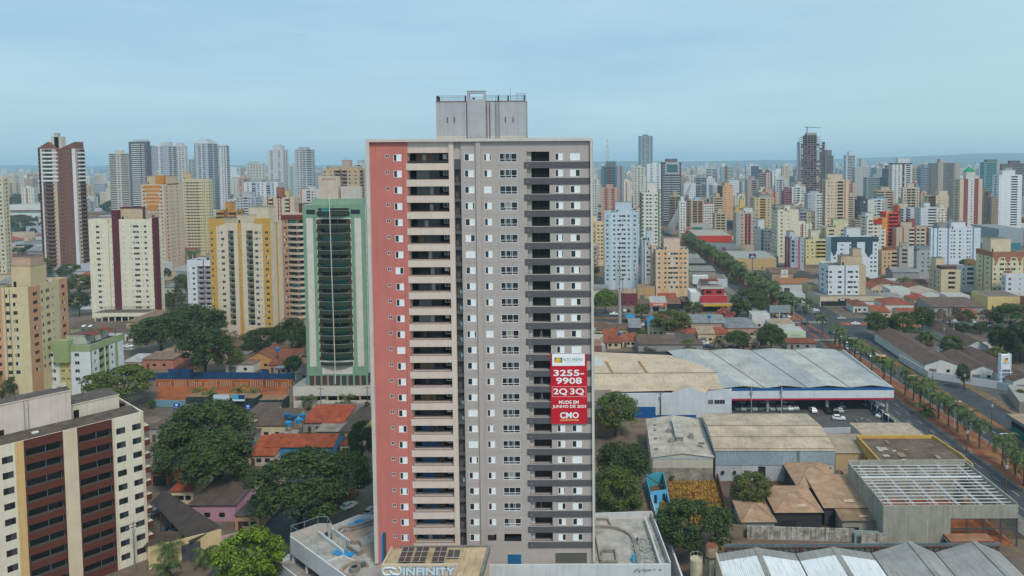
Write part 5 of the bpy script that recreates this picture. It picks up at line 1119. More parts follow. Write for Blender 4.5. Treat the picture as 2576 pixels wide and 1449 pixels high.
tower('mustard yellow and cream apartment tower with dark green balcony stacks', 530, 684, 561, vb=848, su=713, m=(212, 196, 174), a=(198, 154, 72), p=(84, 98, 84), near=True, f='17a w28a 45a 15 s14 30 w42 48 b72 52 3a s14a 16a s14a 3a 58 b84 22 w42 20 s15 25 30a w42a 33a', s='20 s3 20 r14 18a r14 40', top=3.2, bot=2, crown=((.6, .93, .3, .8, 7.2, (206, 192, 168)), (.42, .72, .2, .6, 3.6, (200, 188, 166)), (.1, .4, .3, .8, 1.8, (190, 176, 150))), extra=ex_l6)
def ex_l7(t, Wd, Dp, H, zf, n, fh, ms):
    for k in range(n):
        mb = MB(); z = zf+k*fh; pts = [(Wd*q, -.4-1.2*math.sin(math.pi*(q-.28)/.74)) for q in np.linspace(.28, 1.02, 8)]; mb.wallstrip(pts, z-.1, z+.85, .15, ms['p']); mb.build('curved_parapet', t)
    mb = MB(); mb.box(-.1, Wd+.1, -.6, .5, H-1.0, H+.8, W(116, 52, 42)); mb.box(Wd*.1, Wd, .51, Dp, H, H+1.5, W(196, 172, 152)); mb.build('red_crest', t)
tower('salmon apartment tower with curved cream balconies between the yellow and green towers', 713, 773, 545, d=357, su=None, dp=12, m=(192, 146, 118), p=(200, 186, 170), i=(170, 130, 106), near=True, f='8 w16 6 b46 3 b46 3', s='3 w3 3', teal=.3, top=1.5, extra=ex_l7, crown=((.55, 1, .4, .9, 6, (110, 50, 46)),))
def ex_l8(t, Wd, Dp, H, zf, n, fh, ms):
    DG_ = W(50, 62, 46); BR = W(88, 64, 46)
    for k in range(n+1):
        mb = MB(); z = zf+k*fh; c = Wd*.5; hw_ = Wd*.262; pts = [(c+hw_*s, -.15-1.15*math.cos(s*1.45)) for s in np.linspace(-1, 1, 11)]
        if k == n: z = H-2.9
        mb.wallstrip(pts, z-.55, z+.62, .16, DG_); mb.prism([(c-hw_, .0)]+pts+[(c+hw_, .0)], z-.35, z-.1, DG_); b = mb.build('balcony_parapet', t)
        mb = MB()
        for q in range(0, 10): a_, b_ = pts[q], pts[q+1]; mb.tube((*a_, z+.95), (*b_, z+.95), .03, m=ALU, n=4); mb.tube((*a_, z+.6), (*a_, z+.95), .025, m=ALU, n=4)
        mb.build('railing', b)
        mb = MB(); mb.box(Wd*.218, Wd*.30, -.12, .0, z+1.1, z+2.2, BR) if k < n else None; mb.box(Wd*.705, Wd*.775, -.12, .0, z+1.1, z+2.2, BR) if k < n else None
        if k < n: mb.build('louvre_panel', t)
    mb = MB(); mb.tube((Wd*.49, -1.5, 1), (Wd*.463, -1.5, H+3.5), .13, m=P(214, 206, 196), n=6); mb.build('drain_pipe', t)
    mb = MB(); mb.box(-.05, Wd+.05, -.06, -.01, H-4.4, H, ms['a']); mb.build('green_band', t); mb = MB(); mb.box(-.05, Wd*.25, -.061, -.011, 3.4, 6.4, ms['a']); mb.build('green_band', t); mb = MB(); mb.box(Wd*.75, Wd+.05, -.061, -.011, 3.4, 6.4, ms['a']); mb.build('green_band', t); mb = MB(); mb.box(Wd*.06, Wd*.2, -.09, -.061, H-3.2, H-1.7, GL3); mb.box(Wd*.78, Wd*.93, -.09, -.061, H-3.2, H-1.7, GL3); mb.box(Wd*.25, Wd*.75, -.09, -.061, H-3.9, H-1.2, GL3); mb.box(Wd*.31, Wd*.44, -.12, -.095, H-3.8, H-1.2, GTEAL); mb.build('top_window', t)
    mb = MB(); mb.box(0, Wd, -.09, Dp, 3.3, 3.8, ms['a']); mb.build('slab_edge', t)
    mb = MB(); mb.box(.05, Wd-.05, .05, Dp-.05, 0, 3.29, P(70, 64, 60))
    for q in np.linspace(0.02, .98, 10): mb.box(Wd*q-.3, Wd*q+.3, -.05, .6, 0, 3.29, ms['a'] if q < .1 or q > .9 or .4 < q < .8 else P(150, 130, 104))
    mb.build('pilotis', t)
    mb = MB(); mb.box(Wd*.14, Wd*.96, Dp*.1, Dp*.85, H, H+1.9, W(136, 166, 142)); mb.build('roof_band', t)
    mb = MB(); mb.box(Wd*.255, Wd*.565, Dp*.15, Dp*.7, H+1.9, H+9.4, W(204, 186, 172)); mb.box(Wd*.6, Wd*.92, Dp*.3, Dp*.7, H+1.9, H+5.9, W(196, 186, 178)); b = mb.build('tank_block', t)
    me = text_mesh('ENGLO', 1.0, .01, P(168, 96, 86), .01, 'faded_lettering'); l = inst('faded_lettering', me, b, (Wd*.42, Dp*.15-.03, H+8.4)); l.scale = (1.3, 1, 1.0)
    # garage podium
    g = MB(); z1 = -.05; zb_ = -7.5
    g.box(-4.5, Wd+1.5, -.9, Dp+4, -3.4, z1, W(206, 200, 190), RF(170, 168, 160)); g.box(-4.5, Wd+1.5, -.85, -.6, zb_, -5.0, W(206, 200, 190)); g.box(-4.4, Wd+1.4, 5.2, Dp+3.9, zb_, -3.41, P(56, 54, 54))
    for q in np.linspace(0, 1, 8): x = -4.2+(Wd+5.2)*q; g.box(x-.25, x+.25, -.8, -.4, -5, -3.41, W(186, 160, 132))
    g.build('garage_podium', t)
    for k in range(5):
        m_ = P(196, 200, 204); cb = MB(); x = 1+k*3.4; cb.box(x, x+1.7, -6.4, -3.3, -6.6+1.2, -4.5, m_); cb.box(x+.15, x+1.55, -6.0, -3.6, -4.5, -3.95, GL3)
        cb.build('parked_car_front', t) if False else None
DARKP.append(W(50, 62, 46))
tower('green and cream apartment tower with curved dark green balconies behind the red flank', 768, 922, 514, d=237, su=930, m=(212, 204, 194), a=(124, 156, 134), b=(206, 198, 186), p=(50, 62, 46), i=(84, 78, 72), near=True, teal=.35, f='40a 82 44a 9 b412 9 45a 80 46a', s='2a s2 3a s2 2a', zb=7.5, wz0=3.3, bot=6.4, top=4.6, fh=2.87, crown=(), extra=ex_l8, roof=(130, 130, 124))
tower('slim white block with a thin red line and grey banded balconies', 472, 533, 655, vb=787, su=None, dp=12, m=(214, 220, 226), a=(170, 34, 62), p=(150, 152, 156), near=True, f='8 s10 45 w30 25 b78 k6a b84 4', top=3, crown=((.75, 1, .1, .5, 3.4, (150, 152, 156)),))
def ex_l10(t, Wd, Dp, H, zf, n, fh, ms):
    OR = W(196, 132, 50)
    for z0, z1, x0, x1 in ((H-3.4, H-.1, .12, .88), (H-6.4, H-3.4, .16, .84), (H-9.2, H-6.4, .3, .7), (H-12, H-9.2, .12, .86), (H-15, H-12, .2, .8), (H-20, H-15, .3, .7)):
        mb = MB(); mb.box(Wd*x0, Wd*x1, -.02, -.0, z0, z1-.9, OR); mb.build('orange_motif', t)
    mb = MB(); mb.box(Wd*.62, Wd*.95, 1, 6, H+.3, H+6.8, OR); mb.build('orange_tower', t)
tower('pale pink apartment tower with an orange motif at the top of its face', 358, 415, 463, d=555, su=463, m=(210, 184, 160), near=True, dark=True, f='8 w9 8 w9 5 w11 4 w11 5 w9 8 w9 8', s='8 w5 10 w3 4 w3 12 w4 18', top=1.5, crown=((.1, 1, .2, .8, 6, (204, 180, 150)),), extra=ex_l10)
tower('ochre apartment tower dotted with dark windows beside the pale pink tower', 463, 526, 450, d=637, su=538, m=(208, 192, 156), near=True, dark=True, f='2 s6 2 w11 2 w8 2 w8 2 w11 2 s6 2 s6 2 r2 4 s6 2', s='4 w4 4 w4 4', top=2.2, fh=2.65, crown=((.0, .3, .1, .5, 5, (200, 176, 140)),), fr=P(90, 84, 70))
tower('beige stepped apartment tower behind the pale pink one', 335, 372, 536, d=470, su=405, m=(196, 172, 150), f='4 w3 5 w3 4', s='4 w2 4', crown=())
tower('cream balconied tower cut by the left edge of the view', -30, 12, 445, d=500, su=20, m=(206, 196, 170), p=(196, 186, 160), near=True, f='3 w4 3 b8 3 w4 3', s='3 w3 3 b5 3', crown=())
# ================================================================== towers further off
S1 = '2 w3 2 w3 2 w3 2'; S2 = '2 w2 1 b4 1 w2 2'; S3 = 'b6 1 w2 1 b6'; S4 = '1 w2 1 w2 1 w2 1 w2 1 w2 1'; S5 = '3 w2 2 s1 2 w2 3'; SG = '1 g8 1 g8 1'; SB = 'b9 1 b9'; SW_ = '5 s1 6'
GB = (150, 160, 166); BEI = (200, 186, 166); WHI = (218, 220, 220); GRY = (168, 170, 172)
for row in [
 # label, u0, u1, vt, d, su, extra keywords
 ('pale beige twin shafted tower left of the dark striped tower', 277, 322, 385, 1150, 331, dict(m=(204, 196, 182), f=S3, p=(204, 196, 182))),
 ('dark and white striped tower on the left skyline', 327, 372, 356, 1020, 381, dict(m=(96, 98, 108), p=(214, 214, 212), a=(96, 98, 108), c=(170, 140, 124), f='5a b18 3a b6 5', s=S1, crown=((.2, 1, .2, .8, 2.5, (190, 196, 200)),))),
 ('pale grey tower with blue grey panels on the left skyline', 381, 428, 366, 1030, 446, dict(m=(200, 202, 204), a=(160, 170, 182), f='8a w3 3 w3 8a 2', s='b6 1 b6', crown=((.5, .9, .2, .8, 5, None),))),
 ('round topped pale tower beside the blue grey panelled tower', 441, 468, 366, 1100, 474, dict(m=(202, 200, 200), f=S1, crown=((.1, .8, .2, .8, 4, None),))),
 ('white tower with a sloping white roof on the left skyline', 491, 527, 360, 1180, 550, dict(m=(176, 182, 190), a=(214, 216, 218), f='4 w3 1a w3 4', s='b5 1 b5', crown=((.05, .9, .1, .9, 4.5, (212, 216, 220)), (.2, .7, .2, .8, 6.5, (216, 220, 222))))),
 ('white tower with rounded balconies right of the sloping roof', 551, 571, 368, 1150, 579, dict(m=(204, 206, 208), f='6 w2 2 b4', s='b5', crown=((0, 1, 0, 1, 1.5, None),))),
 ('low pale tower seen between two white skyline towers', 476, 490, 400, 1500, None, dict(m=(196, 200, 202), f=SB)),
 ('pale block with a green tinted roof left of the grey central tower', 621, 660, 410, 1350, None, dict(m=(206, 204, 196), f=S4, crown=((.1, .6, .2, .8, 2, (150, 190, 176)),))),
 ('pale grey twin slab tower with a stepped crown left of centre', 675, 713, 376, 1180, 727, dict(m=(198, 200, 202), f='3 w3 2 r2 2 w3 3', s='2 w2 2 w2 2', crown=((.25, .85, .2, .8, 6, None), (.4, .7, .3, .7, 8, None)))),
 ('grey tower with glazed balconies left of the main tower', 743, 772, 375, 1150, 793, dict(m=(176, 178, 182), p=(200, 206, 206), f='4 w2 4 w3 1 b7', s='b6 1 w2', crown=((.15, .4, .2, .6, 3, None), (.6, .9, .2, .6, 3, None)))),
 ('teal fronted slim block beside the stepped crown tower', 727, 742, 417, 1250, None, dict(m=(196, 200, 198), x=(110, 160, 160), f='2 g4 2')),
 ('pink block at the foot of the pale green roofed block', 599, 623, 447, 1250, None, dict(m=(202, 174, 158), f='2 w3 2 b5')),
 ('grey and white office blocks with dark square openings', 615, 700, 458, 950, 716, dict(m=(188, 196, 206), a=(214, 216, 218), f='3a w2a 3a g4 2 w2 2a w2a 3a g4 2 w2 4a', s=S1, crown=((.2, .5, .2, .8, 3, GRY), (.6, .9, .2, .8, 3, GRY)))),
 ('grey apartment block with white balconies in front of the office blocks', 594, 643, 494, 800, 662, dict(m=(178, 180, 188), p=(212, 212, 214), f='2 w2 2 w2 1 b5 1 w2 2 w2 2', s=S1)),
 ('cream and brown striped block with a brown framed central tower', 666, 742, 496, 560, 760, dict(m=(206, 186, 166), a=(132, 84, 66), p=(206, 190, 150), f='6 2a b8 2a 8 2a s3 2a 6 b8 2a 8', s='3 w2 3 w2 3', near=True, crown=((.42, .62, .0, .3, 7.5, (150, 96, 74)), (.6, .75, .3, .6, 5, (206, 186, 140))))),
 ('ochre and brick terrace block with long glazed strips', 546, 593, 530, 520, None, dict(m=(186, 134, 60), a=(140, 92, 70), f='b16 8a b16', p=(190, 138, 62), near=True, crown=((.4, .72, .2, .6, 6, (196, 140, 66)),))),
 ('brown and beige tower with dark bay balconies just left of the main tower', 814, 905, 424, 560, 921, dict(m=(192, 166, 136), a=(84, 60, 52), p=(150, 128, 108), f='3 w5 6 s3 4 w5 4 b16 3a b16 4 w5 4 s3 4 w5 6', s='2 b8 2', near=True, crown=((.1, .95, .1, .8, 1.2, (196, 170, 140)), (.5, .72, .2, .6, 6.5, (186, 164, 150))))),
 ('pale stepped tower peeping over the brown and beige tower', 890, 918, 412, 900, None, dict(m=(196, 200, 204), f=S2, crown=((.3, .8, .2, .8, 4, (170, 176, 180)),))),
 ('small white block with a vivid orange red edge', 755, 803, 477, 720, None, dict(m=(206, 200, 196), a=(204, 84, 60), f='1 2a 6 b5 2 w2 2 w2 3', crown=((.4, .7, .2, .6, 3, None),))),
 ('pink rooftop apartment storey right of the striped block', 742, 770, 540, 400, None, dict(m=(120, 56, 48), f='4 w2 4', crown=())),
 # right of the main tower
 ('pale blue white apartment tower with rows of paired dark windows', 1521, 1606, 534, 455, None, dict(m=(196, 210, 218), a=(180, 198, 210), near=True, f='4a w5a 6a 5 w5 5 w9 1 w9 5 w5 5 4a w5a 6a', crown=((.33, .8, .2, .7, 6, (188, 204, 214)),), dp=16)),
 ('peach apartment block with six bays of windows', 1650, 1732, 628, 428, None, dict(m=(216, 188, 162), a=(214, 178, 134), near=True, f='5 w5 7a 3a w5a 4a w11 1 w11 4a w5a 6a w5 5', crown=((.26, .76, .2, .7, 6.5, (214, 190, 166)),), dp=15)),
 ('cream side wing behind the peach apartment block', 1640, 1651, 618, 436, None, dict(m=(206, 180, 152), f='1 s1 1', crown=())),
 ('grey block with a recessed window shaft behind the peach block', 1614, 1642, 604, 470, None, dict(m=(170, 178, 186), a=(206, 210, 214), near=True, f='4 r3 4a w9 5a', crown=((.5, 1, .2, .8, 6, (190, 202, 210)),))),
 ('white apartment tower with pale green corner balconies', 1615, 1663, 483, 567, 1672, dict(m=(216, 212, 200), a=(138, 152, 122), p=(140, 156, 126), near=True, f='4 s2 6 w7 3 w7 4 s2 3 w7 2 2a b8a', s='b6', crown=((.3, .8, .2, .7, 7, (216, 212, 200)),))),
 ('dark glass office tower with red vertical lines', 1513, 1570, 418, 930, None, dict(m=(104, 118, 128), a=(150, 56, 66), x=(60, 84, 96), c=(150, 156, 160), f='3 g6 k1a g6 2 4c k1a 3c', crown=((.2, .65, .1, .6, 6, (110, 122, 130)),), fh=3.3)),
 ('very tall grey tower standing alone on the right skyline', 1607, 1642, 342, 1750, None, dict(m=(112, 124, 134), a=(150, 160, 164), f='3 2a w4a 2a w4a 2a 3', crown=((.3, .7, .2, .8, 3, None),))),
 ('grey banded tower with a framed top window', 1665, 1714, 408, 900, None, dict(m=(98, 92, 98), p=(176, 180, 182), f='2 b10 1 b10 2', crown=((.2, .8, .1, .7, 4, (112, 104, 110)),))),
 ('white double tower behind the grey banded tower', 1628, 1664, 412, 1300, None, dict(m=(216, 220, 222), f='4 w3 5 w3 3', crown=((.4, .7, .2, .8, 3, None),))),
 ('cream tower left of the white double tower', 1593, 1622, 420, 1250, None, dict(m=(204, 200, 188), f=S1, crown=((.4, .7, .2, .8, 3, None),))),
 ('small peach and yellow block close to the right edge of the main tower', 1488, 1520, 560, 560, None, dict(m=(220, 198, 160), a=(206, 160, 84), near=True, f='2a w4a 2a 2 w4 2 w4 2a', crown=((0, .4, .2, .8, 5, None),))),
 ('brown red topped block under the small peach block', 1488, 1506, 618, 520, None, dict(m=(176, 150, 136), near=True, f='3 w3 3', crown=())),
 ('narrow grey and white tower beside the right edge of the main tower', 1489, 1503, 448, 800, None, dict(m=(196, 198, 198), f='2 w3 2 w3 2')),
 ('slim tan tower with brown balcony bands near the pylon', 1686, 1712, 493, 800, None, dict(m=(176, 156, 132), p=(140, 120, 100), f=SB)),
 ('white slab behind the leaning pylon', 1709, 1726, 506, 760, None, dict(m=(216, 214, 208), f='2 w2 2 w2 2')),
 ('brown slab with dark windows behind the leaning pylon', 1726, 1737, 502, 790, None, dict(m=(150, 126, 112), f='1 b4 1')),
 ('tan tower with wide brown balconies right of the pylon', 1739, 1771, 503, 840, None, dict(m=(196, 178, 152), p=(160, 120, 98), f='2 b7 1 b7 2', crown=((.3, .7, .2, .8, 3, (170, 190, 200)),))),
 ('white block with four window columns above the red store', 1766, 1796, 514, 850, None, dict(m=(214, 212, 208), f=S4, crown=((.2, .8, .2, .8, 2, (176, 110, 96)),))),
 ('tan block with horizontal bands beside the tall peach slab', 1794, 1819, 496, 900, None, dict(m=(196, 170, 138), p=(206, 184, 156), f='2 b14 2')),
 ('tall peach slab with a dark side', 1818, 1845, 468, 900, 1861, dict(m=(216, 168, 128), a=(96, 90, 88), f='2 s2 3 s1 4', s='1a', crown=((.3, .7, .2, .8, 4, None),))),
 ('small tan block with dark windows below the tall peach slab', 1798, 1828, 536, 760, None, dict(m=(190, 170, 142), f='2 b5 1 b5 2')),
 ('grey balconied office block on the right skyline', 1749, 1778, 446, 1300, None, dict(m=(150, 158, 164), f=SG)),
 ('tower with a teal and brick red front and white flank', 1815, 1845, 418, 1450, None, dict(m=(200, 208, 206), a=(140, 74, 70), x=(80, 150, 144), f='g5 4a b9', crown=((.0, .3, .2, .8, 6, (206, 210, 210)),))),
 ('pale glass block left of the teal and brick tower', 1779, 1807, 424, 1500, None, dict(m=(180, 190, 192), f='g5 1 b6 1')),
 ('blue striped white tower on the right skyline', 1877, 1909, 416, 1400, None, dict(m=(206, 210, 212), p=(110, 130, 160), f='w4 1 b9', crown=((.3, .6, .2, .8, 4, None),))),
 ('grey open sided tower next to the red brown block', 1909, 1923, 436, 1150, None, dict(m=(166, 164, 160), f='b8', crown=((.2, .7, .2, .8, 6, (112, 84, 76)),))),
 ('red brown framed block on the right skyline', 1923, 1942, 434, 1200, None, dict(m=(140, 74, 66), a=(190, 184, 178), f='3 3a w3a 2a 3')),
 ('white tower with a brown square panel near its top', 1943, 1976, 430, 1450, None, dict(m=(216, 222, 226), a=(100, 72, 74), f='2 w2 4 s2 3 s2 2')),
 ('grey purple block beside the open sided tower', 1880, 1908, 452, 1000, None, dict(m=(170, 154, 150), f='5 b6 2', a=(120, 90, 90))),
 ('red and beige apartment tower with red balcony boxes', 1852, 1909, 534, 640, None, dict(m=(190, 172, 152), a=(166, 172, 178), p=(172, 44, 56), near=True, f='2a s2a 2a 3 w3 4 b5 1 b5 4 w3 3 w3 2', su=1845, crown=((.35, .75, .2, .7, 3.5, (206, 210, 210)),))),
 ('tan tower with orange balcony bands behind the red balcony tower', 1898, 1947, 497, 800, None, dict(m=(200, 180, 144), p=(206, 150, 90), f='3 w2 3 b8 3 w2 3 w2 2', su=1886, crown=((.3, .9, .2, .8, 2.5, (150, 156, 154)),))),
 ('yellow stepped block with a round yellow tank', 1850, 1880, 520, 760, None, dict(m=(206, 170, 96), f='1 w1 1', crown=((.4, .8, .2, .6, 8, (212, 180, 110)),))),
 ('white apartment block with a grey balcony strip', 1912, 1938, 575, 600, None, dict(m=(210, 204, 196), near=True, f='3 b6 3 w4 3 w4 2', su=1897, s='2 s2 2 s2 2', p=(150, 150, 146), crown=((0, .6, .3, .9, 7, (216, 216, 214)),))),
 ('tall cream apartment tower with a plain central spine', 1956, 2009, 527, 570, None, dict(m=(216, 206, 184), near=True, f='6 w4 4 6 s3 6 3 w0.1 10', su=1941, s='2 w2 2 w2 2', crown=((.0, .9, .3, .9, 3, (160, 156, 148)), (.32, .58, -.02, .2, 3, (220, 210, 188))))),
 ('grey and olive apartment block right of the tall cream tower', 2010, 2050, 532, 650, None, dict(m=(150, 152, 154), a=(186, 174, 142), near=True, f='2 b6 1 b6 2 3a w4a 3a w4a 3a', crown=((.1, .5, .2, .8, 3, None),))),
 ('white twin block in front of the tower under construction', 1992, 2026, 470, 900, None, dict(m=(210, 210, 206), f='2 w3 1 b4 2 w3 2', crown=((.3, .6, .2, .8, 3, None),))),
 ('red brown banded block left of the white twin block', 1973, 1991, 480, 900, None, dict(m=(150, 96, 98), p=(176, 120, 118), f='2 b5 1 b5')),
 ('blue grey slab tower left of the tall beige tower', 2032, 2070, 486, 800, None, dict(m=(176, 178, 184), a=(206, 208, 210), f='2 w2 4 s1 3 2a w4a 1a w4a 1a', crown=((.2, .8, .2, .8, 2, None),))),
 ('tall beige apartment tower with stacked balconies and bronze stripe', 2076, 2134, 452, 637, 2143, dict(m=(212, 190, 166), a=(176, 144, 112), p=(196, 176, 140), near=True, f='7 w5 5 w3 3 s2 4 w3 2 b18 2 5a 8', s='2 b6 2', crown=((.1, .75, .1, .7, 5, (206, 186, 168)),))),
 ('dark grey brown tower with a lighter right flank on the skyline', 2076, 2096, 391, 1200, 2109, dict(m=(100, 98, 100), a=(150, 152, 154), f='4 s1 4', s='4 s2 4', crown=((.3, .9, .2, .8, 9, (120, 116, 118)),))),
 ('white banded tower with a stepped top on the right skyline', 2128, 2154, 390, 1300, None, dict(m=(200, 206, 210), f='2 b10 2', crown=((.3, .75, .2, .8, 6, None),))),
 ('grey slab tower with a dark cap on the right skyline', 2150, 2180, 420, 1250, None, dict(m=(176, 178, 178), f='3 s1 5 s1 3', crown=((.55, .95, .2, .8, 14, (184, 186, 184)),))),
 ('wide teal banded office block', 2180, 2238, 446, 1100, None, dict(m=(150, 162, 162), a=(30, 84, 92), x=(96, 120, 124), f='2 b20 5a b12', p=(160, 172, 170))),
 ('pale grey stepped block above the teal office block', 2181, 2218, 420, 1500, None, dict(m=(170, 178, 184), f=S2, crown=((.3, .7, .2, .8, 4, (206, 210, 212)),))),
 ('black and white gabled block in the right middle distance', 2162, 2196, 502, 750, None, dict(m=(70, 78, 88), a=(206, 202, 192), f='4 g4 4 8a', near=True, crown=((.1, .5, .2, .8, 3, None),))),
 ('white block with a grey flank beside the gabled block', 2196, 2232, 500, 760, None, dict(m=(206, 210, 210), a=(180, 164, 154), f='2 w3 1 b5 2 w3 5a', crown=((.3, .8, .2, .8, 2.5, (110, 150, 180)),))),
 ('white block with red balcony bands and a yellow and red crest', 2180, 2228, 548, 560, None, dict(m=(214, 206, 192), near=True, f='3 w8 3 w5 3 s2 3 w5 3', crown=((0, .4, .2, .8, 3.5, (206, 206, 200)),), dp=14)),
 ('vivid red banded balcony stack with an orange red frame', 2228, 2262, 534, 565, None, dict(m=(212, 74, 40), p=(206, 60, 36), a=(216, 130, 40), near=True, f='4a b26 3', crown=((.85, 1, 0, .6, 5, (214, 90, 40)),), dp=13)),
 ('cream block with a beige tank below the tall beige tower', 2078, 2138, 572, 560, None, dict(m=(206, 194, 158), f='2 w4 5 w4 3', crown=((.35, .95, .2, .7, 6, (206, 196, 160)),))),
 ('grey apartment block with crimson vertical stripes', 1989, 2022, 600, 527, None, dict(m=(172, 178, 188), a=(164, 40, 62), p=(140, 146, 154), near=True, f='2 b7 3 w3 2 2a 1 2a 4 w3 2', su=1974, s='4a 2 4a 2', crown=((.0, .4, .2, .8, 4.5, (190, 196, 200)),))),
 ('pale yellow apartment block with mustard balcony bands', 2027, 2078, 602, 560, None, dict(m=(214, 202, 150), p=(206, 182, 106), near=True, f='2 w3 5 w4 4 b20', crown=((.3, .7, .2, .8, 6.5, (214, 204, 176)),))),
 ('white apartment block with dark teal ribbed panels at the top', 2090, 2209, 597, 480, None, dict(m=(212, 218, 226), a=(66, 92, 106), near=True, f='5 w4 8 w4 2 s2 8 w4 7 5 3 s2 9 8 w4 3 w4 3', su=2077, s='1', crown=((.35, .65, .25, .75, 6, (206, 210, 212)),))),
 ('white and beige corner block on a shop base by the avenue', 2083, 2178, 668, 403, None, dict(m=(214, 218, 222), a=(196, 172, 140), near=True, f='3 w6 14 w9 6 r4 5 w12 2 w10 3 16a', su=2060, s='6 w5 6 w5', top=2.4, bot=5, crown=((.42, .98, .3, .7, 4.5, (196, 172, 144)), (.74, .98, .35, .7, 8.5, (196, 172, 144))))),
 ('peach apartment block with a glazed corner right of the teal topped block', 2218, 2256, 630, 510, None, dict(m=(206, 172, 132), a=(60, 84, 100), near=True, f='4 w3 4 w3 3 b9', su=2208, s='2 s2 2', crown=((.2, .8, .2, .7, 2, (160, 90, 74)),))),
 ('concrete grey block with dark slot windows beside the peach block', 2262, 2298, 622, 520, None, dict(m=(172, 166, 154), a=(196, 196, 196), near=True, f='5 b10 2 10a', su=2256, crown=((.1, .6, .2, .7, 3, (170, 164, 150)),))),
 ('grey raw concrete block with a blue grey roof storey', 2306, 2340, 630, 490, None, dict(m=(164, 166, 168), near=True, f='8 w4 6 w3 2', su=2300, crown=((.0, 1, .1, .9, 3, (130, 142, 152)),))),
 ('brown and white striped apartment block with many balconies', 2250, 2344, 572, 560, None, dict(m=(190, 172, 150), a=(150, 74, 66), p=(206, 202, 196), near=True, f='4a 14 3a 12 b12 4a 2 b6 3 b8 4 4a b7 2', crown=((.2, .5, .2, .8, 3.5, (196, 178, 154)), (.42, .6, .3, .6, 6, (150, 80, 74))))),
 ('wide white apartment block with blue vertical stripes', 2341, 2468, 574, 557, None, dict(m=(212, 220, 228), a=(120, 146, 172), near=True, f='4 3a 6 3a 2 w4 3 s2 3 s2 3 4a 4 w3 2 w4 8 w4 4 s2 6 w4 2 w3 3 4a 3 s2 3 s2 3 2a', crown=((.4, .68, -.01, .5, 4.5, (216, 222, 226)), (.18, .4, .3, .8, 3.4, (150, 152, 148))))),
 ('beige apartment block with brown roof terrace', 2367, 2416, 678, 428, None, dict(m=(202, 186, 156), p=(202, 188, 160), near=True, f='14 b14 10', su=2336, s='5 w3 5 r2 w3 5 w3 5', crown=((.05, .5, .5, .95, 5.5, (206, 188, 156)), (.1, .85, .1, .5, 1.5, (104, 70, 62))))),
 ('white apartment block with curved balconies and a thatched roof terrace', 2418, 2454, 668, 440, None, dict(m=(204, 212, 212), p=(214, 220, 220), near=True, f='4 w4 5 b16 3', su=2406, crown=((.5, 1, .2, .8, 3.2, (190, 140, 84)),))),
 ('large cream apartment block with a brown crown and brown chevrons', 2496, 2574, 634, 415, None, dict(m=(212, 200, 166), a=(158, 104, 78), near=True, f='4 w6 10 w11 3 w6 2a w6 3 w11 9 w6 6', su=2454, s='6 w3 4 2a 5 w3 5 2a', top=3, crown=((.1, .75, .3, .8, 7, (212, 196, 166)),))),
 ('pale rounded white block at the right edge', 2530, 2600, 691, 405, None, dict(m=(206, 208, 212), near=True, f='4 w4 12 s3 12 w4 4', su=2526, crown=())),
 ('white tower with brown window blocks on the right skyline', 2244, 2294, 412, 1000, 2304, dict(m=(212, 212, 208), a=(110, 84, 78), f='3 w2 3 w2 3 w3a 2 b6 2', crown=((.3, .9, .2, .8, 8, (204, 206, 206)), (0, 1, 0, 1, .8, (60, 70, 72))))),
 ('dark banded slim tower left of the white and brown window tower', 2228, 2243, 424, 1050, None, dict(m=(120, 118, 116), f='b8')),
 ('blue grey tower right of the white and brown window tower', 2316, 2344, 421, 1200, None, dict(m=(140, 152, 166), a=(100, 120, 140), f='4a b9', p=(170, 178, 186))),
 ('broad grey tower with a dark grey recess on the right skyline', 2345, 2414, 410, 950, None, dict(m=(172, 164, 154), a=(112, 112, 112), f='8a s2a 2a 3 s2 6 10a s4a 2a w2a 6a 2 s2 8', crown=((.3, .52, .2, .8, 5, (180, 176, 170)),))),
 ('red and cream tower with a green pyramid roof', 2414, 2470, 450, 760, None, dict(m=(210, 190, 160), a=(140, 70, 76), c=(214, 208, 198), near=True, f='6 s2 3 7a s3a 3a 2c 7c w4c 5c 3a s3a 7a 3 s2 6', crown=((.3, .7, .1, .6, 7.5, (206, 200, 190)),))),
 ('teal glass tower near the right edge', 2476, 2514, 408, 1130, None, dict(m=(120, 160, 160), a=(170, 170, 166), x=(70, 120, 124), f='2 b12 b10 6a', p=(110, 158, 160), crown=((.2, .85, .1, .8, 4, (120, 116, 118)),))),
 ('slim brown tower below the teal glass tower', 2494, 2511, 496, 800, None, dict(m=(150, 132, 116), f='2 s1 2 s1 2', crown=())),
 ('tall white apartment tower near the right edge', 2512, 2570, 440, 820, None, dict(m=(222, 226, 230), near=True, f='3 s2 12 s2 12 b18 6 s2 3', crown=((.2, .75, .2, .8, 5, (220, 222, 224)), (.35, .65, .3, .7, 7.5, (170, 180, 190))))),
 ('grey brown balconied tower behind the tall white tower', 2519, 2600, 412, 1200, None, dict(m=(120, 112, 110), p=(150, 144, 140), f='b8 2 b12 2 b8', crown=((.3, .6, .2, .8, 5, (100, 96, 96)),))),
 ('cream building with curved brown balconies on the right', 2336, 2386, 492, 800, None, dict(m=(214, 196, 166), a=(130, 96, 80), f='b8a 3 s2 10', crown=((.55, 1, .2, .8, 5, (216, 198, 168)),))),
 ('white glazed block below the curved brown balconies', 2316, 2354, 522, 740, None, dict(m=(206, 208, 208), x=(130, 160, 156), near=True, f='6 s2 4 b14', p=(214, 218, 216))),
 ('cream block with a maroon edge right of the white glazed block', 2355, 2386, 522, 745, None, dict(m=(214, 204, 186), a=(116, 60, 66), near=True, f='3 w4 3 w4 3 w4 3a', crown=((.3, .7, .2, .7, 3, None),))),
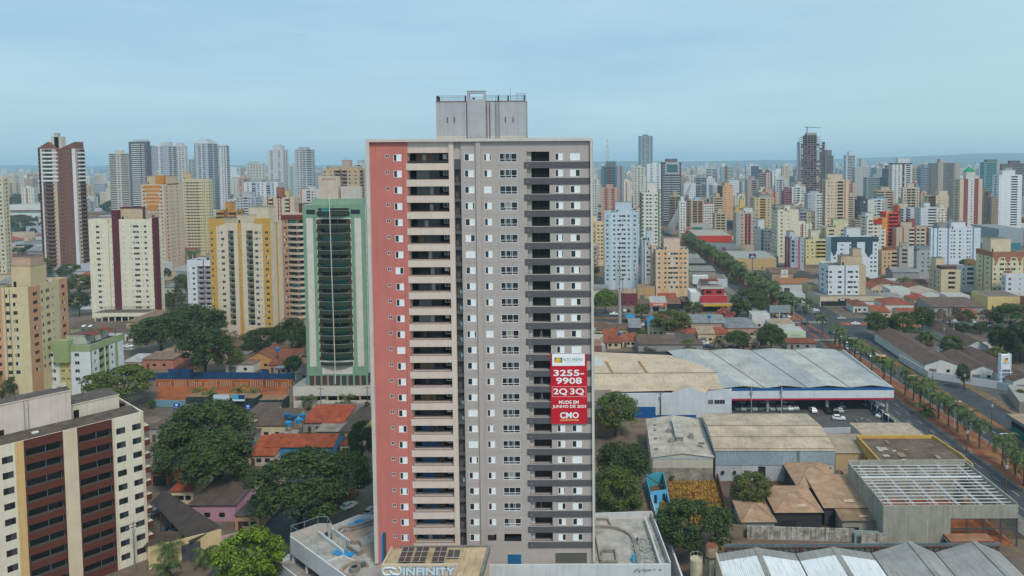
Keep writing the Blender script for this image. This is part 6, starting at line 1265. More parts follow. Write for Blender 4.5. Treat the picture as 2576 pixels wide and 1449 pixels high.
 ('pale block with blue vertical glass near the red balcony stack', 2262, 2300, 522, 780, None, dict(m=(196, 198, 200), a=(90, 104, 120), f='2a g3 3 2a g3 5', crown=((0, .6, .2, .8, 4, (206, 190, 166)),))),
 ('yellow office block with a dark glass corner on the right', 2271, 2302, 498, 880, None, dict(m=(206, 184, 130), a=(60, 72, 84), f='2 w2 2 w2 2 5a 2 w2 2', crown=())),
 ('peach low block behind the white corner block', 2218, 2250, 480, 900, None, dict(m=(206, 178, 150), f=S1)),
 ('olive banded block on the right behind the yellow office', 2302, 2316, 470, 1000, None, dict(m=(160, 156, 140), f='b6 1 b6')),
 ]:
    lab, u0, u1, vt, d, su, kw = row
    kw = dict(kw); kw.setdefault('su', su)
    t = tower(lab, u0, u1, vt, d=d, **kw)
    Wd, Dp, H = DIM[t.name] if t.name in DIM else (10, 10, 30)
    if 'ribbed panels' in lab:
        mb = MB(); m = mat('corr', (62, 86, 98), k=.9)
        mb.box(-.05, Wd+.05, -.12, -.01, H-3.2, H+.2, m)
        for x0, x1, zl in ((0.0, .13, 13), (.43, .55, 15), (.72, .88, 14)): mb.face([(Wd*x0, -.13, H-3.2), (Wd*x0, -.13, H-zl+4), (Wd*(x0+x1)/2, -.13, H-zl), (Wd*x1, -.13, H-zl+4), (Wd*x1, -.13, H-3.2)], m)
        mb.build('ribbed_panel', t)
    if 'chevrons' in lab:
        mb = MB(); A_ = W(158, 104, 78); mb.box(-.05, Wd+.05, -.1, -.01, H-3, H+.1, A_); mb.box(-.1, -.01, -.05, Dp, H-3, H+.1, A_)
        for x in (.12, .5, .88): mb.face([(Wd*(x-.1), -.12, H-3), (Wd*(x+.1), -.12, H-3), (Wd*x, -.12, H-7)], A_)
        mb.face([(Wd*.35, -.12, H-11), (Wd*.65, -.12, H-11), (Wd*.5, -.12, H-17)], A_); mb.build('brown_crown', t)
    if 'green pyramid' in lab:
        mb = MB(); x0, x1, y0, y1, z = Wd*.28, Wd*.72, Dp*.08, Dp*.62, H+7.6; a = (Wd*.5, Dp*.35, z+5.5); c = [(x0, y0, z), (x1, y0, z), (x1, y1, z), (x0, y1, z)]
        for j in range(4): mb.face([c[j], c[(j+1) % 4], a], W(30, 140, 96))
        mb.build('pyramid_roof', t)
    if 'shop base' in lab:
        mb = MB(); mb.box(-6, Wd+8, -5, Dp+3, 0, 5.6, W(206, 190, 164), RF(150, 140, 130)); mb.box(-5.5, Wd+7, -5.06, -5.0, .2, 3.0, DARKIN); mb.box(Wd*.55, Wd+7.5, -5.2, -5.07, .3, 2.6, W(206, 206, 204)); mb.box(.2*Wd, Wd*.5, -5.3, -5.02, 3.1, 4.4, P(40, 46, 56)); mb.box(Wd*.24, Wd*.36, -5.34, -5.31, 3.4, 4.1, P(206, 206, 206)); mb.box(Wd*.4, Wd*.47, -5.34, -5.31, 3.4, 4.1, P(200, 86, 40)); mb.build('shop_base', t)
    if 'brown square panel' in lab: mb = MB(); mb.box(Wd*.5, Wd*.99, -.2, -.01, H-20, H-9, W(84, 60, 62)); mb.build('brown_panel', t)
    if 'yellow and red crest' in lab: mb = MB(); mb.box(Wd*.34, Wd*.8, -.2, -.01, H-5.2, H, W(176, 44, 52)); mb.box(Wd*.34, Wd*.56, -.25, -.21, H-1.5, H+.3, W(206, 160, 70)); mb.box(Wd*.8, Wd*.98, -.2, -.01, H-8.5, H, W(216, 146, 40)); mb.build('coloured_crest', t)
    if 'framed top window' in lab: mb = MB(); mb.box(Wd*.18, Wd*.88, -.6, -.01, H-15, H, W(176, 176, 178)); mb.box(Wd*.25, Wd*.81, -.7, -.61, H-13, H-3, mat('glass', (60, 96, 106))); mb.build('framed_window', t)
    if 'red vertical lines' in lab:
        mb = MB(); R_ = P(176, 60, 62)
        for k in range(8):
            for sx, sy in ((-1, -1), (1, -1), (1, 1), (-1, 1)): mb.tube((8+sx*(2.4-k*.28), 6+sy*(2.4-k*.28), H+6+k*3.6), (8+sx*(2.4-(k+1)*.28), 6+sy*(2.4-(k+1)*.28), H+6+(k+1)*3.6), .22, m=R_ if k % 2 else ALU, n=4)
            mb.tube((8-2.4+k*.28, 6-2.4+k*.28, H+6+k*3.6), (8+2.4-(k+1)*.28, 6-2.4+(k+1)*.28, H+6+(k+1)*3.6), .18, m=R_, n=4)
        mb.build('lattice_mast', t)
# tower under construction
FLc, Wc, Dc, Hc, dc = footprint(2015, 2069, 335, None, 1000, None, 0, 22)
t = thing('unfinished_tower', 'tall concrete tower under construction with bare floor slabs, hung nets and a crane on top', 'building shell', (FLc.x, FLc.y, 0))
mb = MB(); CB = mat('wall', (164, 152, 148), amt=.3); BRK = W(150, 116, 110); n = int(Hc/3.0); r5 = random.Random(9)
for k in range(n):
    z = k*3.0; s = .0 if k < n-4 else 1.3*(k-n+5); ex = 1.2*math.sin(math.pi*min(1, k/n)) if k < n-4 else 0
    mb.box(-ex+s*.5, Wc+ex-s*.5, -1, Dc, z, z+.6, CB)
    for j in range(8): x = Wc*j/7; mb.box(x-.3, x+.3, 0, .6, z+.45, z+3.0, CB) if s < .1 or .15 < j/7 < .85 else None
    for j in range(7):
        if r5.random() < .85 and k < n-4: mb.box(Wc*j/7+.5, Wc*(j+1)/7-.5, .9, 1.1, z+.45, z+r5.choice((1.2, 2.9, 2.9)), BRK)
    mb.box(Wc*.2, Wc*.8, Dc*.4, Dc*.6, z+.45, z+3.0, DARKIN)
mb.box(Wc*.3, Wc*.75, 4, 14, n*3, n*3+3.5, CB); mb.build('frame', t)
mb = MB()
for x, s in ((-2.8, -1), (Wc+2.8, 1)):
    for k in range(12): z0, z1 = Hc*.04+Hc*.86*k/12, Hc*.04+Hc*.86*(k+1)/12; o0, o1 = 1.6*math.sin(3.1*k/12), 1.6*math.sin(3.1*(k+1)/12); mb.face([(x-s*o0, -1.4, z0), (x-s*o0, 12, z0), (x-s*o1, 12, z1), (x-s*o1, -1.4, z1)], P(160, 160, 170)); mb.tube((x-s*o0+s*2.2, -1.4, z0), (x-s*o1+s*2.2, -1.4, z1), .25, m=P(150, 150, 160), n=4)
mb.build('safety_net', t)
mb = MB(); mb.tube((Wc*.34, 8, n*3+3), (Wc*.34, 8, n*3+12), .6, m=STEEL, n=5); mb.tube((Wc*.18, 8, n*3+12), (Wc*.98, 8, n*3+10.5), .45, m=STEEL, n=5); mb.build('crane', t)
# leaning bridge pylon and its viaduct
b0, b1, tp = G(1676, 584), G(1692, 590), None; D = b1.y; tl, tr_ = AtY(1736, 464, D), AtY(1740, 462, D); q0, q1 = AtY(1672, 584, D), AtY(1693, 590, D)
t = thing('bridge_pylon', 'tall grey concrete bridge pylon leaning to the right above the avenue', 'bridge pylon', (0, 0, 0)); mb = MB(); PY_ = mat('wall', (158, 162, 166), amt=.15)
A_ = [(q0.x, D-1.5, q0.z), (q1.x, D-1.5, q1.z), (tr_.x, D-.6, tr_.z), (tl.x, D-.6, tl.z)]; B_ = [(x, y+3.2, z) for x, y, z in A_[:2]]+[(x, y+1.2, z) for x, y, z in A_[2:]]
mb.face(A_, PY_); mb.face(B_[::-1], PY_)
for j in range(4): mb.face([A_[j], B_[j], B_[(j+1) % 4], A_[(j+1) % 4]], PY_)
mb.build('leg', t); mb = MB()
for k in range(7): s = .35+.09*k; a = (q1.x+(tr_.x-q1.x)*s, D, q1.z+(tr_.z-q1.z)*s); mb.tube(a, (q1.x-14+4*k, D-36-4*k, 6), .07, m=STEEL, n=3)
mb.build('stay_cables', t)
mb = MB(); p0, p1 = G(1664, 596, 6), G(1690, 622, 6); mb.prism([(p0.x-4, p0.y), (p0.x+4, p0.y), (p1.x+4, p1.y), (p1.x-4, p1.y)], 4.6, 6, W(170, 172, 174), ASPH); struct(mb.build('viaduct_road'))
# ================================================================== low houses, shops and sheds
BRN = (128, 98, 82); ORG = (178, 94, 62); ORD = (150, 82, 58); GRF = (158, 160, 162); GRD = (104, 96, 90); TAN = (190, 164, 138); WHR = (206, 204, 198)
tb = lambda c: TL(*c); cb = lambda c: CR(*c); fb = lambda c: RF(*c)
CRM = W(206, 186, 156); WHW = W(206, 206, 202); PKW = W(186, 148, 124); GYW = W(150, 148, 146); YLW = W(204, 184, 128); SAL = W(182, 122, 98)
for row in [
 # label, u0, u1, vb, depth, height, roof kind, roof, wall, rise
 ('beige house with a worn brown roof against the right edge of the main tower', 1494, 1524, 848, 12, 3.4, 's', cb(BRN), CRM, 1.4),
 ('long beige house with a patched brown roof beside the grey shed', 1528, 1588, 846, 9, 3.4, 'g', cb(BRN), CRM, 1.5),
 ('narrow grey sheet roofed shed next to the blue canopies', 1583, 1612, 848, 17, 4.5, 's', fb(GRF), P(60, 60, 64), .6),
 ('house with a twin brown gable left of the grey roofs', 1654, 1690, 829, 11, 3.6, 'G', tb(ORD), CRM, 2.6),
 ('house with a dark brown hip roof next to the twin gable', 1692, 1735, 833, 12, 3.6, 'h', tb((118, 80, 64)), CRM, 2.8),
 ('white walled house under a low brown roof behind the showroom', 1676, 1720, 853, 8, 3.3, 's', cb(BRN), WHW, 1.0),
 ('pale green flat roofed box behind the showroom', 1630, 1674, 846, 7, 3.6, 'f', fb(GRF), W(178, 182, 150), 0),
 ('orange tiled house by the right edge of the main tower', 1518, 1556, 863, 7, 3.2, 's', tb(ORG), CRM, 1.6),
 ('second lower orange tiled house just behind the tan showroom roof', 1516, 1562, 877, 6, 2.8, 's', tb((160, 84, 54)), CRM, 1.4),
 ('long white house with a weathered brown roof behind the showroom', 1602, 1698, 878, 9, 3.8, 'g', cb((126, 104, 92)), WHW, 1.7),
 ('dark brown sheet roof lean-to beside the long white house', 1700, 1750, 870, 7, 2.8, 's', cb(GRD), PKW, 1.0),
 ('small house with a steep orange roof behind the cream house', 1722, 1760, 858, 8, 3.6, 'h', tb(ORG), CRM, 1.6),
 ('cream house with a tan shed roof and an air conditioner', 1756, 1798, 862, 11, 4.2, 's', fb(TAN), CRM, .8),
 ('small orange roofed annex between the grey roofs', 1798, 1832, 856, 8, 3.2, 's', tb(ORG), PKW, 1.0),
 ('broad flat grey roofed workshop with a pinkish front wall', 1738, 1828, 836, 17, 4.6, 's', cb(GRF), W(184, 158, 140), .5),
 ('broad grey hipped workshop roof right of the flat grey one', 1828, 1908, 848, 22, 4.4, 'h', cb((150, 152, 154)), PKW, 1.8),
 ('white two storey box with three small windows', 1892, 1937, 826, 9, 6.2, 'f', fb(WHR), WHW, 0),
 ('brown sheeted hall roof directly behind the showroom', 1606, 1768, 893, 8, 4.6, 's', cb((120, 100, 88)), GYW, .4),
 ('low tan roofed shop beside the white two storey box', 1940, 2000, 840, 13, 4.0, 'f', fb(TAN), WHW, 0),
 ('white shop with a pale green sign board facing the avenue', 1972, 2023, 866, 9, 5.4, 'f', fb(WHR), WHW, 0),
 ('pair of brown roofs at the back of the showroom by the avenue', 1980, 2052, 880, 6, 3.0, 's', cb(ORD), GYW, .8),
 ('maroon two storey building with glazed gallery near the telecom mast', 1553, 1603, 769, 17, 6.5, 'f', fb(TAN), W(116, 56, 60), 0),
 ('tan flat roofed hall behind the maroon building', 1604, 1648, 752, 14, 6.0, 'f', fb((170, 140, 116)), W(190, 160, 112), 0),
 ('bright orange tiled house at the foot of the peach block', 1657, 1702, 771, 10, 4.0, 's', tb((176, 84, 58)), CRM, 1.8),
 ('white roofed shop with an orange sign near the pink tree', 1637, 1677, 783, 18, 4.4, 's', cb(WHR), W(200, 206, 206), .6),
 ('brown sheet roofed bar beside the shop with the orange sign', 1680, 1712, 782, 12, 4.0, 's', cb((150, 112, 88)), P(52, 50, 50), .6),
 ('dark brown lean-to right of the brown sheet roofed bar', 1716, 1734, 778, 12, 4.4, 's', cb((126, 98, 80)), P(46, 46, 48), .5),
 ('low grey building at the foot of the pale blue tower', 1490, 1530, 742, 12, 4.0, 'f', fb(GRF), GYW, 0),
 ('white shed with a brick red end wall by the avenue', 1754, 1830, 724, 20, 5.2, 'f', fb((150, 130, 114)), W(196, 204, 208), 0),
 ('grey roofed shed by the avenue with pale ribs', 1730, 1800, 698, 24, 4.6, 's', cb((160, 154, 146)), GYW, .4),
 ('black and yellow fronted shop by the avenue', 1732, 1778, 679, 26, 4.4, 'f', fb((150, 146, 140)), P(58, 54, 44), 0),
 ('grey shed with a bright roof at the near end of the left kerb', 1732, 1762, 664, 24, 4.5, 's', cb((176, 172, 166)), GYW, .6),
 ('tan warehouse behind the blue sign on a pole', 1846, 1953, 680, 44, 8.5, 'f', fb((186, 184, 178)), W(196, 166, 118), 0),
 ('grey shed with a shallow roof behind the tan warehouse', 1796, 1862, 648, 50, 7, 'g', cb((140, 142, 146)), W(176, 160, 140), 1.5),
 ('low tan hall right of the tan warehouse with a blue tank', 1925, 1958, 672, 40, 7.5, 'f', fb((150, 140, 126)), W(150, 152, 150), 0),
 ('long orange roofed shop with a white front wall', 1962, 2048, 735, 15, 5.4, 's', fb((186, 120, 78)), WHW, .9),
 ('pinkish brown sheet roofs behind the white sign on a pole', 1942, 2026, 706, 22, 5.0, 's', cb((146, 112, 96)), W(176, 150, 130), .8),
 ('dark brown hipped hall left of the white corner block', 2014, 2058, 716, 24, 4.6, 'h', cb((96, 84, 78)), GYW, 1.8),
 ('small cream office building left of the white corner block', 2034, 2059, 752, 15, 7.5, 'f', fb((134, 118, 108)), W(206, 180, 134), 0),
 ('white and green petrol station shop by the avenue', 1998, 2026, 762, 12, 4.2, 'f', fb(WHR), W(190, 204, 190), 0),
 ('orange tiled house with a cream gable right of the white corner block', 2192, 2228, 740, 14, 4.0, 'G', tb(ORG), CRM, 2.4),
 ('wide brown tiled house behind the orange tiled gable', 2206, 2254, 728, 16, 4.0, 'h', tb((136, 82, 68)), CRM, 2.2),
 ('white flat canopy roof among the brown tiled houses', 2226, 2262, 722, 8, 4.2, 's', fb(WHR), WHW, .2),
 ('long grey sheet roofed hall right of the corner block', 2200, 2272, 768, 18, 4.2, 'g', cb((168, 164, 158)), GYW, .9),
 ('white house with a red hip roof and arched windows', 2226, 2298, 792, 16, 5.6, 'h', tb((166, 88, 72)), WHW, 2.4),
 ('low orange tiled house at the foot of the white house with the red hip roof', 2200, 2240, 800, 10, 3.2, 's', tb(ORG), CRM, 1.6),
 ('white modern house with a dark car port', 2240, 2290, 755, 13, 5.6, 'f', fb(WHR), WHW, 0),
 ('brown tiled house behind the white modern house', 2264, 2322, 738, 13, 4.2, 'h', tb((132, 78, 66)), CRM, 2.0),
 ('house with a two tier bright orange roof', 2298, 2346, 772, 13, 4.0, 'h', tb((184, 86, 58)), CRM, 2.4),
 ('white house with tan gabled roofs and a glazed porch', 2308, 2372, 758, 17, 4.4, 'G', fb((206, 186, 166)), WHW, 2.0),
 ('dark brown tiled house left of the tan gabled roofs', 2292, 2334, 730, 14, 4.2, 'g', tb((120, 76, 66)), CRM, 1.8),
 ('low white flat house in front of the beige block', 2382, 2440, 765, 10, 4.2, 'f', fb(WHR), WHW, 0),
 ('long brown sheet roofed hall with a concrete gable on the right', 2350, 2480, 796, 22, 5.0, 's', cb((126, 104, 92)), W(150, 150, 146), 1.0),
 ('pale yellow two storey building at the right edge', 2484, 2572, 779, 18, 6.5, 'f', fb((140, 126, 116)), W(212, 190, 130), 0),
 ('small orange roofed cabin by the cross street', 2434, 2462, 806, 8, 3.4, 's', tb(ORG), CRM, 1.2),
 # left of the main tower
 ('old ochre house with a brown tiled gable behind the blue site wall', 620, 688, 928, 14, 4.2, 'G', tb((144, 92, 66)), W(196, 144, 84), 2.6),
 ('white shed with a tan roof behind the blue site wall', 568, 638, 938, 9, 3.6, 's', fb((150, 122, 102)), WHW, .6),
 ('brown tiled lean-to right of the old ochre house', 676, 726, 938, 14, 3.2, 's', tb((150, 86, 58)), PKW, 2.6),
 ('dark sheet roofed house beside the foot of the green tower', 712, 772, 916, 12, 3.6, 'g', cb((112, 90, 78)), PKW, 1.5),
 ('small brown tiled hip roofed house left of the green tower', 732, 772, 895, 9, 3.4, 'h', tb((134, 86, 66)), CRM, 2.0),
 ('blue grey sheet roof left of the green tower', 694, 738, 943, 8, 2.8, 's', fb((158, 168, 178)), GYW, .6),
 ('dark grey roofed shed beside the garage podium', 742, 770, 958, 10, 3.0, 's', cb((120, 112, 106)), GYW, .7),
 ('salmon walled house half hidden by the big trees', 360, 436, 928, 9, 4.0, 's', fb((150, 126, 108)), SAL, .8),
 ('white roofed shed right of the white and green block', 312, 354, 930, 9, 3.2, 's', fb(WHR), CRM, .9),
 ('broad tan roof behind the white and green block', 318, 402, 826, 24, 3.4, 's', fb((158, 128, 106)), W(190, 160, 130), 1.0),
 ('small house with an orange roof and a pale gable by the trees', 314, 345, 858, 10, 3.4, 'G', tb(ORG), WHW, 1.6),
 ('wide brown sheet roof left of the street with white pipe edge', 612, 668, 1078, 11, 3.6, 's', cb((118, 100, 92)), CRM, .8),
 ('cream house with a brown sheet roof beside the blue water tanks', 637, 722, 1104, 12, 4.2, 's', cb((120, 98, 86)), W(206, 192, 154), .9),
 ('bright orange tiled roof right of the blue water tanks', 762, 864, 1090, 11, 3.4, 's', tb((184, 88, 56)), GYW, 1.6),
 ('pale grey roof by the street in front of the garage podium', 782, 896, 1064, 8, 3.0, 's', cb((142, 132, 124)), GYW, .4),
 ('dark sheet roofed house with a yellow wall near the red flank', 856, 906, 1115, 18, 3.6, 's', cb((96, 84, 76)), W(206, 184, 116), .8),
 ('grey asbestos sheet lean-to below the bright orange roof', 796, 852, 1108, 6, 2.8, 's', cb((170, 158, 146)), GYW, .5),
 ('large orange tiled house with a bright blue gable end', 668, 838, 1158, 9, 4.0, 'g', tb((178, 88, 54)), W(70, 130, 170), 1.8),
 ('orange tiled lean-to left of the large orange house', 624, 690, 1172, 9, 3.0, 's', tb((190, 96, 60)), W(190, 176, 160), 2.0),
 ('brown sheet roof between the dark trees and the cream house', 606, 640, 1118, 7, 3.0, 's', cb((104, 92, 86)), GYW, .5),
 ('pink house with a dark sheet roof behind the car port', 478, 592, 1312, 13, 4.0, 's', cb((108, 92, 84)), W(186, 142, 160), 1.2),
 ('orange tiled corner roof behind the dark car port', 432, 486, 1268, 9, 3.4, 's', tb((190, 90, 54)), CRM, 1.4),
 ('salmon cottage with a dark conical roof beside the huge dark tree', 592, 652, 1335, 10, 3.6, 'h', cb((104, 92, 86)), W(190, 148, 118), 1.4),
 ('large brown sheet roof right of the cream block with brown balconies', 376, 440, 1112, 18, 4.2, 's', cb((120, 100, 90)), GYW, 1.0),
 ('second brown sheet roof under the dark trees right of the brown balconies', 378, 446, 1168, 10, 4.0, 's', cb((112, 94, 86)), GYW, .6),
 ('orange walled shop below the brown sheet roofs', 380, 424, 1222, 10, 3.6, 's', cb((116, 98, 88)), W(160, 92, 62), .6),
 ('grey white hall roof between the yellow tower and the maroon spine tower', 116, 228, 702, 34, 6.0, 's', fb((186, 190, 198)), W(176, 180, 186), 3.0),
 ('low pink walled building at the foot of the brown gabled tower', 22, 134, 666, 26, 5.0, 'f', fb((190, 166, 160)), W(196, 160, 146), 0),
 ('pink pavilion right of the low pink walled building', 142, 196, 658, 20, 5.0, 'f', fb((176, 148, 140)), W(196, 166, 150), 0),
 ('grey two storey house behind the brown gabled tower', 66, 112, 590, 16, 9, 'f', fb((150, 156, 160)), W(168, 176, 184), 0),
 ('grey shed with a dark open front left of the brown gabled tower', 40, 114, 628, 22, 5, 's', fb((140, 142, 146)), P(48, 50, 56), .6),
 ('white flat building right of the brown gabled tower', 221, 266, 540, 24, 9, 'f', fb(WHR), W(200, 206, 210), 0),
 ('small orange walled house right of the brown gabled tower', 222, 240, 553, 14, 6, 's', tb(ORD), W(206, 150, 100), 2),
 ('grey workshop with a long roof behind the maroon cornered tower', 414, 470, 700, 22, 5, 's', fb((176, 176, 172)), W(160, 166, 172), 1.5),
 ('tan flat building with balconies left of the yellow tower', 490, 530, 640, 18, 13, 'f', fb((170, 160, 150)), W(190, 180, 166), 0),
 ('cream walled lot building beside the small palm group', 416, 466, 660, 14, 8, 'f', fb((150, 130, 116)), W(190, 166, 134), 0),
 ('tan roofed house under the left dark trees behind the blue site wall', 404, 452, 908, 9, 3.6, 's', fb(TAN), CRM, .9),
 ('brown tiled roof peeping over the left part of the blue site wall', 440, 492, 948, 8, 3.4, 's', tb(ORD), PKW, 1.4),
 ('terracotta hip roof behind the bare brownish tree', 520, 566, 906, 10, 3.8, 'h', tb((160, 96, 70)), CRM, 2.0),
 ('grey sheet roof left of the old ochre house', 586, 618, 914, 9, 3.2, 's', cb((150, 142, 136)), GYW, .7),
 ('long grey sheet roof beside the boulevard under the maroon cornered tower', 414, 470, 738, 12, 4.2, 'g', cb((150, 148, 146)), W(180, 176, 168), 1.2),
 ('dark sheet roof between the pink house and the huge dark tree', 556, 612, 1288, 8, 3.4, 's', cb((110, 96, 88)), PKW, 1.0),
 ('pale sheet roof at the front of the cream house by the blue tanks', 690, 730, 1130, 6, 2.8, 's', fb((170, 164, 156)), CRM, .5),
 ('small terracotta roof close to the red flank of the tower', 856, 898, 1146, 8, 3.2, 'h', tb((158, 84, 60)), CRM, 1.6),
 ('pinkish house right of the dark round tree behind the showroom', 1862, 1908, 881, 8, 3.4, 's', fb(TAN), PKW, .8),
 ('brown gabled house between the tan shop and the hipped workshop', 1906, 1950, 868, 9, 3.8, 'g', cb(BRN), CRM, 1.6),
 ('orange tiled roof left of the long white house', 1566, 1600, 873, 7, 3.0, 's', tb(ORG), CRM, 1.4),
 ('long terracotta roof on the far side of the cross street', 2262, 2330, 806, 10, 3.8, 'g', tb((160, 92, 70)), CRM, 1.8),
 ('brown hip roofed house at the corner of the cross street', 2146, 2186, 786, 12, 3.8, 'h', tb((140, 84, 66)), WHW, 2.0),
 # school like halls right of the avenue
 ('long brown tiled hall with a white gable end facing the lower right', 2326, 2410, 943, 52, 4.0, 'G', cb((118, 94, 82)), WHW, 2.2),
 ('second brown tiled hall with pale roof patches behind the long hall', 2432, 2486, 893, 44, 3.8, 'G', cb((112, 90, 80)), WHW, 2.4),
 ('third brown tiled hall left of the white pylon', 2436, 2508, 958, 24, 3.8, 'G', cb((116, 92, 80)), WHW, 2.0),
 ('brown tiled hall running out at the right edge behind the pylon', 2548, 2620, 985, 40, 3.8, 'G', cb((114, 92, 82)), WHW, 2.0),
 ('low brown tiled annex with a pale strip between the halls', 2398, 2446, 912, 16, 3.4, 'h', cb((120, 96, 84)), WHW, 1.4),
 ]:
    lab, u0, u1, vb, dp, h, kd, rm, wm, rise = row
    far_ = vb < 900; nm = 'hall' if 'hall' in lab or 'warehouse' in lab else 'shop' if 'shop' in lab else 'shed' if 'shed' in lab else 'house'
    house(lab, u0, u1, vb, dp, h, kd, rm, wm, rise, cat=nm, name=nm, front=('d1 w2.6 w5.2' if nm == 'house' else 'G1 w5.2' if nm in ('shed', 'hall') else 'o1 w6'), over=.35 if kd != 'f' else 0)
# far lots: red store and white supermarket
def bxthing(name, label, cat, u0, u1, vb, dp, h, m, rm, bands=()):
    A, B = G(u0, vb), G(u1, vb); Wd = B.x-A.x; t = thing(name, label, cat, (A.x, A.y, 0)); mb = MB(); mb.box(0, Wd, 0, dp, 0, h, m, rm); mb.build('wall', t)
    for x0, x1, z0, z1, c in bands: mb = MB(); mb.box(Wd*x0, Wd*x1, -.25, -.01, z0, z1, c); mb.build('front_band', t)
    DIM[t.name] = (Wd, dp, h); return t
REDS = W(206, 60, 40)
bxthing('store', 'bright red fronted store with a white roof beside the avenue palms', 'store', 1752, 1842, 622, 60, 11, W(170, 150, 140), RF(196, 184, 170), ((0, 1, 5, 11, REDS), (.55, 1, .2, 4.5, REDS), (.12, .5, .5, 4, P(120, 186, 200))))
bxthing('store', 'low red shed roof left of the bright red store', 'store', 1734, 1756, 606, 50, 9, REDS, RF(190, 80, 60)); bxthing('store', 'grey hall with a green and white gable behind the red store', 'store', 1718, 1800, 592, 60, 9, W(176, 178, 178), RF(186, 180, 170), ((.3, .6, 5, 9, P(30, 120, 90)), (.6, 1, 5, 8.5, W(190, 196, 196))))
bxthing('store', 'row of blue fronted shops under the white and brown slabs', 'store', 1692, 1738, 580, 40, 7, P(40, 80, 140), RF(150, 150, 150)); bxthing('store', 'dark glazed car showroom at the foot of the tall peach slab', 'store', 1820, 1846, 578, 40, 11, P(56, 60, 68), RF(150, 146, 144))
bxthing('supermarket', 'white supermarket with maroon and green stripes on the far left', 'supermarket', 14, 108, 552, 60, 22, W(214, 214, 208), RF(206, 196, 184), ((0, 1, 12, 14, P(120, 40, 60)), (0, 1, 10, 11.8, P(90, 150, 110))))
bxthing('sports_hall', 'long pale green roofed hall near the right edge', 'hall', 2470, 2545, 596, 70, 9, W(206, 204, 190), RF(120, 124, 96)); bxthing('hall', 'grey boxy hall right of the pale green roofed hall', 'hall', 2512, 2576, 618, 50, 16, W(150, 160, 166), RF(160, 164, 164)); bxthing('store', 'turquoise fronted low store at the right edge behind the cream block', 'store', 2472, 2570, 634, 40, 8, P(60, 120, 136), RF(150, 156, 156))
# ---- red restaurant with white terrace
t = thing('restaurant', 'red and white stepped restaurant with an open roof terrace', 'restaurant', G(1764, 783)); p = 25*82/ (783-405)
mb = MB(); k_ = G(1764, 783).y/F; wd = 66*k_; RDW = W(186, 54, 60)
mb.box(0, wd, 0, 12, 0, 8.5, RDW, RF(190, 184, 174)); mb.build('wall', t); mb = MB(); mb.box(wd*.12, wd*.9, 1, 10, 8.5, 12.2, RDW, RF(196, 190, 180)); mb.box(-.3, wd*.86, .7, 11, 12.2, 13, W(206, 206, 200), RF(170, 160, 150)); mb.build('upper_storey', t); mb = MB(); mb.box(-5.5, -.02, 2, 16, 0, 10, W(214, 214, 210)); mb.box(wd*.05, wd*.72, 6, 13, 15.5, 15.9, RF(140, 70, 58)); mb.box(-3, wd*.4, 12, 16, 13, 17.5, W(206, 206, 204))
for q in (.08, .38, .68): mb.tube((wd*q, 6.3, 13), (wd*q, 6.3, 15.5), .15, m=P(110, 60, 50), n=5)
mb.build('terrace', t)
for q in (.2, .6): mb = MB(); mb.box(wd*q, wd*q+2.8, .93, .99, 9.6, 11.2, GL3); mb.build('window', t)
mb = MB(); mb.box(-.5, wd+2, -3.5, -.02, 4.2, 4.6, RF(190, 176, 160)); mb.box(.5, wd+2.5, -3.7, -3.52, 3.4, 4.6, P(206, 166, 40)); mb.box(1, wd, -.1, -.03, .2, 4, DARKIN); mb.build('awning', t)
# ---- signs
def pole_sign(name, label, u, vt, vm, vb, w_, m, face=None, txt=None):
    p = G(u, vb); t = thing(name, label, 'sign', p); k = p.y/F; zt, zm = AtY(u, vt, p.y).z, AtY(u, vm, p.y).z; mb = MB(); mb.tube((0, 0, 0), (0, 0, zm), .25, m=STEEL, n=8); mb.build('pole', t)
    mb = MB(); w2 = w_*k/2; mb.box(-w2, w2, -.25, .25, zm, zt, m); mb.build('panel', t); mb = MB()
    if face: [mb.box(x0*w2, x1*w2, -.3, -.26, zm+(zt-zm)*z0, zm+(zt-zm)*z1, c) for x0, x1, z0, z1, c in face]; mb.build('emblem', t)
pole_sign('pole_sign', 'blue sign with an orange flame like emblem on a tall pole', 1892.5, 638, 649, 680, 17, P(28, 66, 110), ((-.25, .25, .5, .88, P(220, 110, 50)), (-.6, .6, .14, .36, P(206, 210, 216))))
pole_sign('pole_sign', 'white and yellow sign board on a pole beside the avenue', 1973, 679, 698, 724, 17, P(200, 204, 200), ((-.2, .25, .65, .9, P(150, 160, 160)), (-.6, .7, .42, .52, P(130, 140, 140)), (-.6, .7, .28, .38, P(140, 150, 150)), (-1, 1, .0, .12, P(220, 200, 120))))
pole_sign('pole_sign', 'purple sign panel on a short pole above the grey shed', 1821, 622, 631, 652, 11, P(116, 70, 104))
p = G(1962, 812); t = thing('billboard', 'bare white billboard frame on a single post seen from behind', 'billboard', p); k = p.y/F; zt, zm = AtY(1962, 768, p.y).z, AtY(1962, 787, p.y).z; w2 = 26*k; mb = MB(); FR_ = P(176, 184, 186)
mb.box(-w2, w2, .1, .2, zm, zt, P(150, 158, 160)); 
for j in range(24): x = -w2+2*w2*j/23; mb.box(x-.06, x+.06, -.1, .09, zm, zt, FR_)
mb.build('frame', t); mb = MB(); mb.tube((-.5, .2, 0), (-.2, .2, zm), .4, m=FR_, n=8); mb.build('pole', t)
o = text_mesh('RANGO', 1, .02, P(226, 222, 210), .03, 'letters'); q = G(1656, 784); s_ = thing('shop_sign', 'orange shop sign with pale letters on the white roofed shop', 'sign', q+Vector((-4, -.35, 3.4))); mb = MB(); mb.box(-.6, 8.8, -.15, .1, -.3, 1.5, P(206, 90, 50)); mb.build('board', s_); l = inst('letters', o, s_, (4.1, -.2, .6)); l.scale = (1.5, 1, 1.4)
